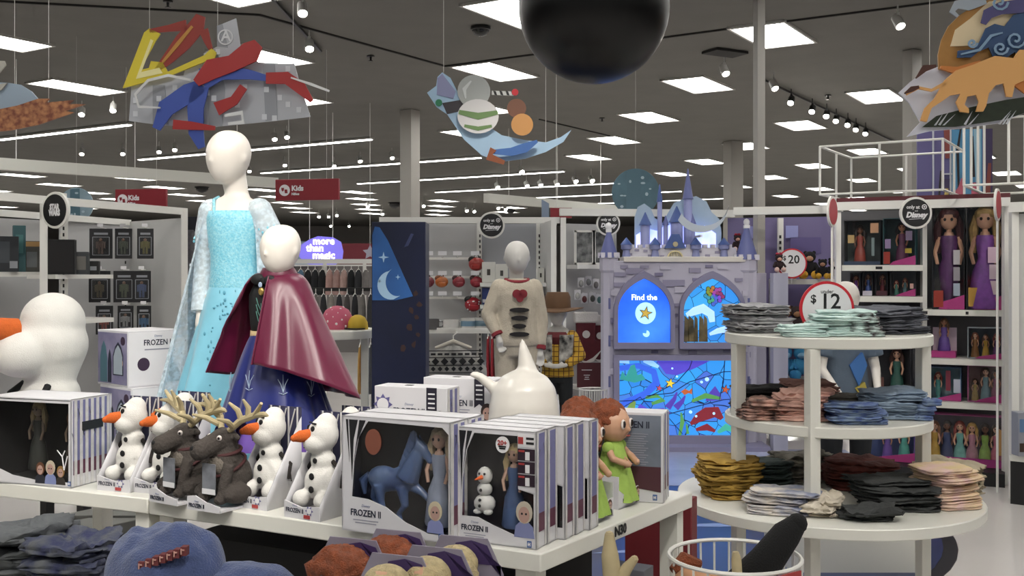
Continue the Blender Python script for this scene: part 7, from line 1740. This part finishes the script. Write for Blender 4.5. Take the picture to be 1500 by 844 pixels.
# glossy white peaked figure
D = 3.56; p = X(768, D); s = D / F
t = TH('display_figure', 'glossy white moulded figure with one tall pointed horn behind the cartons', 'figure', (p[0], p[1], TZ), 0)
gw = M('gloss_white', '#d6d2cb', .3, coat=.2)
mb = MB().lathe([(.09, 0), (.12, .02), (.128, .1), (.125, .2), (.12, .28), (.105, .34), (.078, .376), (.04, .396), (.001, .4)], gw, 28)
mb.tube([(.012, .0, .36), (.01, 0, .40), (.004, 0, .43), (-.004, 0, .475), (-.008, 0, .51)], [.04, .034, .027, .016, .004], gw, 18)
mb.tube([(-.07, 0, .3), (-.12, .0, .35), (-.155, .0, .378), (-.185, 0, .385)], [.024, .019, .016, .009], gw, 14)
ob(mb, 'moulded_body', t, remesh=.008, smooth=5, bake=True)
# ---------------------------------------------------------------- cartons behind
def long_carton(cx, cy, rz, w, d, h, lab):
    t = TH('toy_carton', lab, 'toy box', (cx, cy, TZ), rz, 'landscape cartons in the rear row')
    ob(MB().box((0, 0, h / 2), (w, d, h), cartonm), 'carton', t, bevel=.002)
    front_words(t, -w * .02, h * .76, d, .03)
    sn = ccw([(-w * .38 + (.036 if i % 2 == 0 else .024) * cos(i * pi / 8), h * .82 + (.036 if i % 2 == 0 else .024) * sin(i * pi / 8)) for i in range(16)])
    ob(MB().prism(sn, -d / 2 - .001, -d / 2, M('snowflake_violet')).prism([(-w * .38 + .022 * cos(-q), h * .82 + .022 * sin(-q)) for q in [2 * pi * i / 14 for i in range(14)]][::-1], -d / 2 - .0018, -d / 2 - .001, paper), 'snowflake_sticker', t)
    ob(MB().prism(ccw([(w * .22, h), (w * .36, h), (w * .36, h * .72), (w * .29, h * .76), (w * .22, h * .72)]), -d / 2 - .0012, -d / 2, M('ribbon_night', '#23202e', .5)), 'ribbon_print', t)
    for k in range(4): ob(MB().box((w * .29, -d / 2 - .0018, h * (.94 - .045 * k)), (w * .09, .001, .005), paper), 'print_line', t)
    portrait(t, w * .4, h * .5, d, .06, '#2a1a16', '#b0b0b4')
    birch_side(t, w, d, h)
    ob(MB().box((-w * .1, 0, h + .0006), (w * .1, d * .2, .001), ink), 'hang_slot', t)
long_carton(-.325, 3.56, radians(-20), .27, .1, .345, 'long white carton with snowflake sticker behind the horse cartons')
long_carton(-.17, 3.70, radians(-20), .27, .1, .36, 'second long white carton, beside the glossy white horned figure')
# big window carton at the left
w, d, h = .36, .2, .30; rz = radians(-19)
c = Vector((-1.492, 3.532)) - Vector((cos(rz), sin(rz))) * (w / 2) + Vector((-sin(rz), cos(rz))) * (d / 2)
t = TH('toy_carton', 'big window carton with two dark dolls at the left table end', 'toy box', (c.x, c.y, TZ), rz)
window_carton(t, w, d, h, [(.04, .2), (.04, .95), (.97, .95), (.97, .06), (.6, .06), (.3, .1)], '#101112')
doll(t, -w * .2, .02, h * .1, h * .8, '#6f5f50', '#8a7a58', '#2b2e2a'); doll(t, w * .25, .02, h * .1, h * .8, '#7a6654', '#6a4a2e', '#3a2e26')
portrait(t, w * .14, h * .03, d, .045, '#5d3a24', '#20222c'); portrait(t, w * .26, h * .03, d, .05, '#b7ac98', '#7a84b0'); portrait(t, w * .38, h * .03, d, .04, '#8a6a3c', '#2c2622')
ob(MB().tube([(w * .42, -d / 2 - .001, h * .2), (w * .4, -d / 2 - .001, h * .35), (w * .34, -d / 2 - .001, h * .42)], .002, paper, 5).tube([(w * .42, -d / 2 - .001, h * .2), (w * .46, -d / 2 - .001, h * .36)], .002, paper, 5).tube([(w * .4, -d / 2 - .001, h * .35), (w * .43, -d / 2 - .001, h * .42)], .002, paper, 5), 'antler_outline', t)
ob(MB().box((w / 2 + .003, 0, h * .68), (.004, d * .5, .03), ink), 'carry_handle', t); logo_square(t, w * .48, h * .05, d, .012)
# castle playset cartons stacked at the back left
def castle_carton(z, w, d, h, dx, lab):
    rz = radians(-42); c = Vector((X(187, 4.34)[0], 4.34)) - Vector((cos(rz), sin(rz))) * (w / 2 - dx) + Vector((-sin(rz), cos(rz))) * (d / 2)
    t = TH('playset_carton', lab, 'toy box', (c.x, c.y, z), rz, 'castle playset cartons')
    ob(MB().box((0, 0, h / 2), (w, d, h), cartonm), 'carton', t, bevel=.002)
    y = -d / 2
    ob(MB().box((0, y - .001, h * .5), (w * .96, .001, h * .92), M('print_lilac', '#8f8aa6', .5, noise=.25, scale=8, hx2='#6e6c8c')), 'front_print', t)
    el = lambda x, z0, ww, hh: [(x - ww, z0), (x + ww, z0), (x + ww, z0 + hh * .6), (x + ww * .6, z0 + hh * .85), (x, z0 + hh), (x - ww * .6, z0 + hh * .85), (x - ww, z0 + hh * .6)]
    mb = MB()
    mb.prism(el(-w * .28, h * .06, w * .12, h * .75), y - .002, y, M('print_teal', '#4f7482', .5)).prism(el(-w * .08, h * .06, w * .06, h * .6), y - .002, y, M('print_night', '#23283c', .5)).prism(el(w * .2, h * .2, w * .17, h * .6), y - .002, y, M('print_night')).prism(el(w * .2, h * .22, w * .14, h * .52), y - .003, y - .002, M('print_frost', '#9da9b4', .5)).prism(circ(w * .36, h * .82, w * .07, 16), y - .003, y, M('print_plum', '#3a2a40', .5))
    ob(mb, 'playset_picture', t)
    portrait(t, w * .32, h * .25, d, .04, '#5a3a22', '#6f86b0')
    # printed right side
    S = TH
    side = ob(MB().box((w / 2 + .001, 0, h * .5), (.001, d * .96, h * .95), paper), 'side_print', t)
    a = text('FROZEN II', t, (w / 2 + .0018, d * .05, h * .78), .034, M('deep_ink'), rz=pi / 2, sx=.86, off=.0005); b = text('Disney', t, (w / 2 + .0018, d * .05, h * .9), .013, M('silver_blue_ink'), rz=pi / 2)
    mb = MB().box((w / 2 + .0018, d * .05, h * .66), (.001, d * .5, .005), M('grey_print'))
    for yy, hh in ((.3, .55), (.18, .3), (.42, .3)): mb.add([(w / 2 + .002, d * (yy - .03), h * .05), (w / 2 + .002, d * (yy + .03), h * .05), (w / 2 + .002, d * (yy + .03), h * hh * .8), (w / 2 + .002, d * yy, h * hh), (w / 2 + .002, d * (yy - .03), h * hh * .8)], [(0, 1, 2, 3, 4)], M('print_teal'))
    mb.add([(w / 2 + .0022, -d * .22 + .028 * cos(q), h * .4 + .028 * sin(q)) for q in [2 * pi * i / 18 for i in range(18)]], [list(range(18))], M('print_plum'))
    mb.add([(w / 2 + .002, d * .3 + d * .16 * cos(q), h * .05 + h * .38 * sin(q)) for q in [pi * i / 12 for i in range(13)]], [list(range(13))], M('print_frost'))
    ob(mb, 'spire_print', t)
castle_carton(TZ, .27, .27, .25, .03, 'lower castle playset carton behind the plush snowmen')
castle_carton(TZ + .2505, .26, .25, .235, 0, 'upper castle playset carton stacked beside the huge snowman')
p = X(12, 4.05)
plain_box('toy_box', 'small violet printed carton before the huge plush snowman', (p[0], p[1], TZ), (.13, .1, .245), '#8f86a8', radians(-20), art=((.3, .35, .3, .3, '#2a2230'), (-.1, .6, .7, .5, '#7f90b8')))

# ---------------------------------------------------------------- foreground low table and goods
ZL = .70
a_, b_, c_, d_ = Vector((-.02, 2.05)), Vector((-.02, 2.60)), Vector((-2.05, 3.55)), Vector((-2.35, 2.9))
quad_table(a_, b_, c_, d_, 'low white nesting table in front of the display table', [Vector((-.1, 2.15)), Vector((-.1, 2.5)), Vector((-1.95, 3.4)), Vector((-2.2, 2.95))], z=ZL)
fleece = M('fleece_blue', '#3f4d75', .98, noise=.2, scale=30, bump=.6, bscale=210, sheen=.25)
def heap(name, lab, cat, c, rx, ry, h, mat, seed, amp=.25, rz=0, wr=2.2, group=None):
    off = Vector((seed * 7.3, seed * 3.1, 0))
    def fn(u, v):
        a = 2 * pi * u; q = v
        if q < .35: s_ = .7 + .3 * sin(q / .35 * pi / 2); z = .45 * (q / .35)
        else: k = (q - .35) / .65; s_ = cos(k * pi / 2) ** .7; z = .45 + .55 * sin(k * pi / 2)
        n1 = mnoise.noise(Vector((cos(a) * s_ * wr, sin(a) * s_ * wr, z)) + off); n2 = mnoise.noise(Vector((cos(a) * s_ * wr * 2.5, sin(a) * s_ * wr * 2.5, z * 2)) + off)
        k = s_ * (1 + amp * .6 * n1 + amp * .25 * n2)
        return (rx * k * cos(a), ry * k * sin(a), max(0, h * z * (1 + amp * n1 + amp * .4 * n2)))
    o = ob(MB().surf(fn, 64, 26, mat, closed=True), name, ang=180)
    o.location = c; o.rotation_euler = (0, 0, rz); return tag(o, lab, cat, group) if lab else o
g = X(240, 2.74)
t = TH('fleece_jumper', 'folded blue fleece jumper with a red lettered band in the foreground', 'clothes', (g[0], g[1], ZL + .001), -.2)
o = heap('fleece_cloth', None, '', (0, 0, 0), .165, .13, .235, fleece, 3, .14, wr=1.5); o.parent = t
mb = MB()
for k in range(7):
    x = -.0 + .017 * k; z = .165 + .006 * k; y = -.118 + .004 * k
    mb.box((x + .01, y, z), (.015, .022, .022), M('applique_red', '#5f2a2c', .9), .15)
ob(mb, 'red_band', t)
mb = MB()
for k in range(7):
    x = .01 + .017 * k; z = .165 + .006 * k; y = -.131 + .004 * k
    mb.box((x - .003, y, z), (.003, .003, .014), M('applique_pink', '#b58a80', .9), .15).box((x + .002, y, z + .004), (.006, .003, .003), M('applique_pink'), .15)
ob(mb, 'pale_stitching', t)
for i, (px, D, rx, h, lab) in enumerate(((345, 2.72, .17, .135, 'blue fleece jumper slumped right of the lettered one'), (430, 2.52, .15, .15, 'blue fleece heap beside the auburn doll heads'))):
    g = X(px, D); heap('fleece_jumper', lab, 'clothes', (g[0], g[1], ZL + .001), rx, .12, h, fleece, 5 + i, .13, wr=1.3)
gp = M('printed_grey', '#55585b', .9, noise=.2, scale=12, bump=.4, hx2='#44474b'); gpp = M('printed_navy_red', '#4f5256', .9, scale=18, bump=.4, hx2='#22284a')
z = ZL + .001
for (px, D, n_, w, dd, hh, m_, lab, grp, rz) in ((38, 3.12, 6, .24, .2, .024, gp, 'grey shirt in the pile at the lower left corner', 'grey pile lower left', .2), (118, 2.98, 6, .24, .2, .024, gpp, 'grey navy printed shirt in the pile beside the fleece', 'printed grey pile', -.3)):
    g = X(px, D); stack(g[0], g[1], z, n_, w, dd, hh, m_, lab, grp, rz, .45, .022)
o = bpy.data.objects[-1] if False else None
hair_o = M('hair_auburn'); hair_b = M('hair_blonde', '#bfae84', .6, bump=.7, scale=60, noise=.25)
sk2 = M('doll_skin_fair')
def carded_doll(px, D, lab, hm, topy, orange):
    g = X(px, D); ztop = zz(topy, D); h = ztop - ZL
    t = TH('carded_doll', lab, 'doll', (g[0], g[1], ZL + .001), radians(-20), 'dolls on hexagon topped cards')
    r = .052
    mb = MB().ell((0, 0, h - r), (r * .88, r * .85, r), sk2, 14).tube([(0, 0, h - 1.8 * r), (0, 0, h - 2.4 * r)], .02, sk2, 8).tube([(0, 0, h - 2.3 * r), (0, 0, .0)], [.04, .07], M('doll_gown_green' if orange else 'doll_gown_lilac', '#6d8a44' if orange else '#8f88b4', .8), 14)
    ob(mb, 'doll_body', t)
    mb = MB(); [mb.ell((q * .02, -.045, h - r * 1.1), (.008, .004, .01), M('eye_dark'), 6) for q in (-1, 1)]; ob(mb, 'eyes', t)
    mb = curls((0, .012, h - r * .8), (r * (1.3 if orange else 1.02), r * (1.12 if orange else 1.0), r * (.9 if orange else .84)), hm, px, .28 if orange else .05)
    if orange:
        for q in (-1, 1): mb.tube([(q * r, .01, h - r * .7), (q * r * 1.35, .0, h - r * .9), (q * r * 1.3, 0, h - r * 1.5)], [.018, .02, .01], hm, 8)
    else:
        mb.tube([(r * .5, -.01, h - r * .6), (r * .9, -.01, h - r * 1.1), (r * 1.0, -.02, h - r * 2.0)], [.022, .022, .012], hm, 8)
    ob(mb, 'hair', t, ang=180)
    hx_ = [(.08 * cos(pi / 6 + k * pi / 3) * 1.05, h - .03 + .065 * sin(pi / 6 + k * pi / 3)) for k in range(6)]
    ob(MB().prism(ccw([(-.1, .0), (.1, .0), (.1, h - .07), (.075, h - .02), (.06, h + .01), (-.06, h + .01), (-.075, h - .02), (-.1, h - .07)]), .062, .066, M('card_mauve', '#8d8798', .5, noise=.1)), 'backing_card', t)
    ob(MB().prism(ccw([(-.03, h - .05), (.095, h - .05), (.095, h - .075), (.06, h - .005), (.02, h + .004), (-.02, h - .005)]), .060, .062, M('card_purple', '#3d2d5c', .5)), 'purple_print', t)
for px, D, lab, hm, ty, o_ in ((497, 2.36, 'auburn haired carded doll nearest the blue fleece', hair_o, 806, True), (566, 2.52, 'second auburn haired carded doll, further back', hair_o, 793, True),
                           (562, 2.2, 'blonde carded doll in front at the bottom edge', hair_b, 832, False), (622, 2.26, 'middle blonde carded doll in the diagonal row', hair_b, 820, False), (664, 2.42, 'rear blonde carded doll below the table edge', hair_b, 803, False)):
    carded_doll(px, D, lab, hm, ty, o_)
# low grey tables and dark shelf seen under the left table
greyt = M('grey_laminate', '#6a6a66', .5)
def low_table(px0, px1, D, zt, lab, mat, dd=.5):
    a = Vector(X(px0, D)); b = Vector(X(px1, D)); q = Vector((.35, dd))
    quad_table(a, b, b + q, a + q, lab, [a + Vector((.04, .03)), b + Vector((-.04, .03)), a + q - Vector((0, .04)), b + q - Vector((.04, .04))], z=zt, mat=mat, th=.06)
low_table(84, 214, 4.95, .45, 'low grey bench seen under the left display table', greyt)
low_table(-60, 32, 4.45, .44, 'low grey bench at the far left under the table', greyt)
low_table(-60, 130, 6.3, .38, 'black low bench holding dark folded clothes', black, .45)
g = X(12, 6.4); stack(g[0] + .0, g[1] + .1, .381, 5, .4, .3, .03, blackc, 'black folded garment on the black low bench', 'black garments on the low bench', .3, .25)
# right of the table: maroon stand, carton, antler toy
p = X(968, 3.95)
tag(ob(MB().box((p[0], p[1], .38), (.26, .08, .76), M('stand_maroon', '#6a1f26', .5), radians(-25)), 'maroon_stand', bevel=.004), 'maroon floor panel seen beside the display table leg', 'display panel')
p = X(945, 3.05)
tag(ob(MB().box((p[0] - .03, p[1] + .12, .3), (.2, .2, .6), white, radians(-28)), 'low_block', bevel=.004), 'white low block under the table edge, right of the antler', 'plinth')
t = TH('toy_carton', 'small birch printed carton on the white low block', 'toy box', (p[0] - .03, p[1] + .12, .601), radians(-28))
ob(MB().box((0, 0, .055), (.12, .08, .11), M('carton_smoke', '#5f6068', .45)), 'carton', t, bevel=.002)
mb = MB(); [mb.box((-.05 + .014 * k, -.041, .06), (.005, .001, .1), bark, 0) for k in range(4)]; mb.prism(circ(.025, .07, .02, 14), -.042, -.04, cartonm); ob(mb, 'birch_print', t)
p = X(900, 2.84)
t = TH('antler_prop', 'large cream felt antler standing under the table corner', 'soft toy', (p[0], p[1], 0), radians(-15))
ob(MB().tube([(0, 0, .0), (0, 0, .72), (-.012, 0, .83), (-.014, 0, .89)], [.03, .028, .024, .012], ant, 12).ell((-.014, 0, .885), .013, ant, 8).tube([(.0, 0, .74), (.035, 0, .80), (.055, 0, .825)], [.022, .016, .011], ant, 10).ell((.055, 0, .825), .011, ant, 8), 'felt_antler', t)
ob(MB().lathe([(.001, 0), (.09, 0), (.09, .01), (.03, .02)], black, 16), 'weighted_foot', t)
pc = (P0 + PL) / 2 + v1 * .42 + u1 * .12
tag(ob(MB().box((pc.x + .0, pc.y, .36), (1.26, .5, .72), M('shade_black', '#101012', .8), radians(-28)), 'shade_block'), 'added black block standing in for the shade under the display table', 'shade block')  # dark block added to imitate the shade beneath the tabletop
# wire bin with toys
D = 3.0; p = X(1076, D); zr = zz(815, D)
t = wire_basket((p[0], p[1], .12), .187, zr - .12, 26, 'round white wire bin of mixed toys in the right foreground')
ob(MB().lathe([(.001, -.12), (.15, -.12), (.15, -.1), (.03, -.09), (.03, 0.004), (.001, .004)], whitem, 20), 'pedestal', t)
ob(MB().box((.115, -.155, zr - .16), (.1, .004, .07), M('tag_red'), .62).prism(circ(0, 0, .03, 18), -.003, .0, paper, T=Matrix.Translation((.115, -.158, zr - .163)) @ Matrix.Rotation(.62, 4, 'Z')), 'price_plate', t)
fill = heap('dark_cloth', 'dark bundled cloth filling the wire bin', 'clothes', (p[0], p[1], .135), .15, .15, .56, M('bin_cloth', '#1b1719', .9, noise=.3, scale=10), 9, .12)
t = TH('soft_boot', 'black rolled soft boot leaning out of the wire bin', 'clothes', (p[0] + .06, p[1], .70), 0)
ob(MB().tube([(-.05, .02, -.02), (.03, .0, .07), (.09, .0, .15), (.118, .0, .178)], [.055, .05, .042, .03], M('black_knit', '#0a0a0c', .95, bump=.4, scale=50), 16).ell((.12, 0, .18), .03, M('black_knit'), 12), 'boot_shaft', t)
t = TH('fabric_doll', 'peach fabric doll lying in the wire bin', 'doll', (p[0] - .11, p[1] - .04, .695), .3)
ob(MB().caps((-.03, 0, .03), (.05, 0, .01), .045, .04, M('doll_peach', '#b98a68', .8), 14), 'doll_head', t)
ob(MB().tube([(-.07, .02, .06), (-.03, .03, .085), (.02, .03, .07)], [.015, .025, .012], M('hair_auburn'), 8), 'hair', t)
ob(MB().ell((.06, -.036, .02), (.014, .006, .018), M('eye_white'), 8).ell((.062, -.04, .02), (.009, .005, .012), M('eye_dark'), 8), 'eye', t)
tag(ob(MB().tube([(p[0] - .005, p[1] - .08, .66), (p[0] - .012, p[1] - .08, .8), (p[0] - .014, p[1] - .08, .82)], [.015, .014, .008], ant, 10), 'antler_tip'), 'cream antler tip poking from the wire bin', 'soft toy')
tag(ob(MB().tube([(p[0] - .02, p[1] + .03, .70), (p[0] + .04, p[1] + .03, .73), (p[0] + .1, p[1] + .03, .72)], [.02, .025, .02], M('crimson_cloth', '#5a1826', .9), 10), 'crimson_scarf'), 'crimson cloth lying in the wire bin', 'clothes')
# parts made of marks too small to pick apart
SMALL = set('embroidered_motifs glitter_flakes sleeve_sequins white_dots fine_print printed_marks knit_pattern pale_stitching printed_border moon_and_star_print leaf_print birch_print green_embroidery silver_embroidery printed_shapes slot_strip starfish_and_bubbles coloured_globes white_laces feature_pictures buttons_and_eyes ice_streaks red_trim eyes_and_mouth price_labels red_band birch_cutouts'.split())
for o in bpy.data.objects:
    if o.name.split('.')[0] in SMALL: o['kind'] = 'stuff'
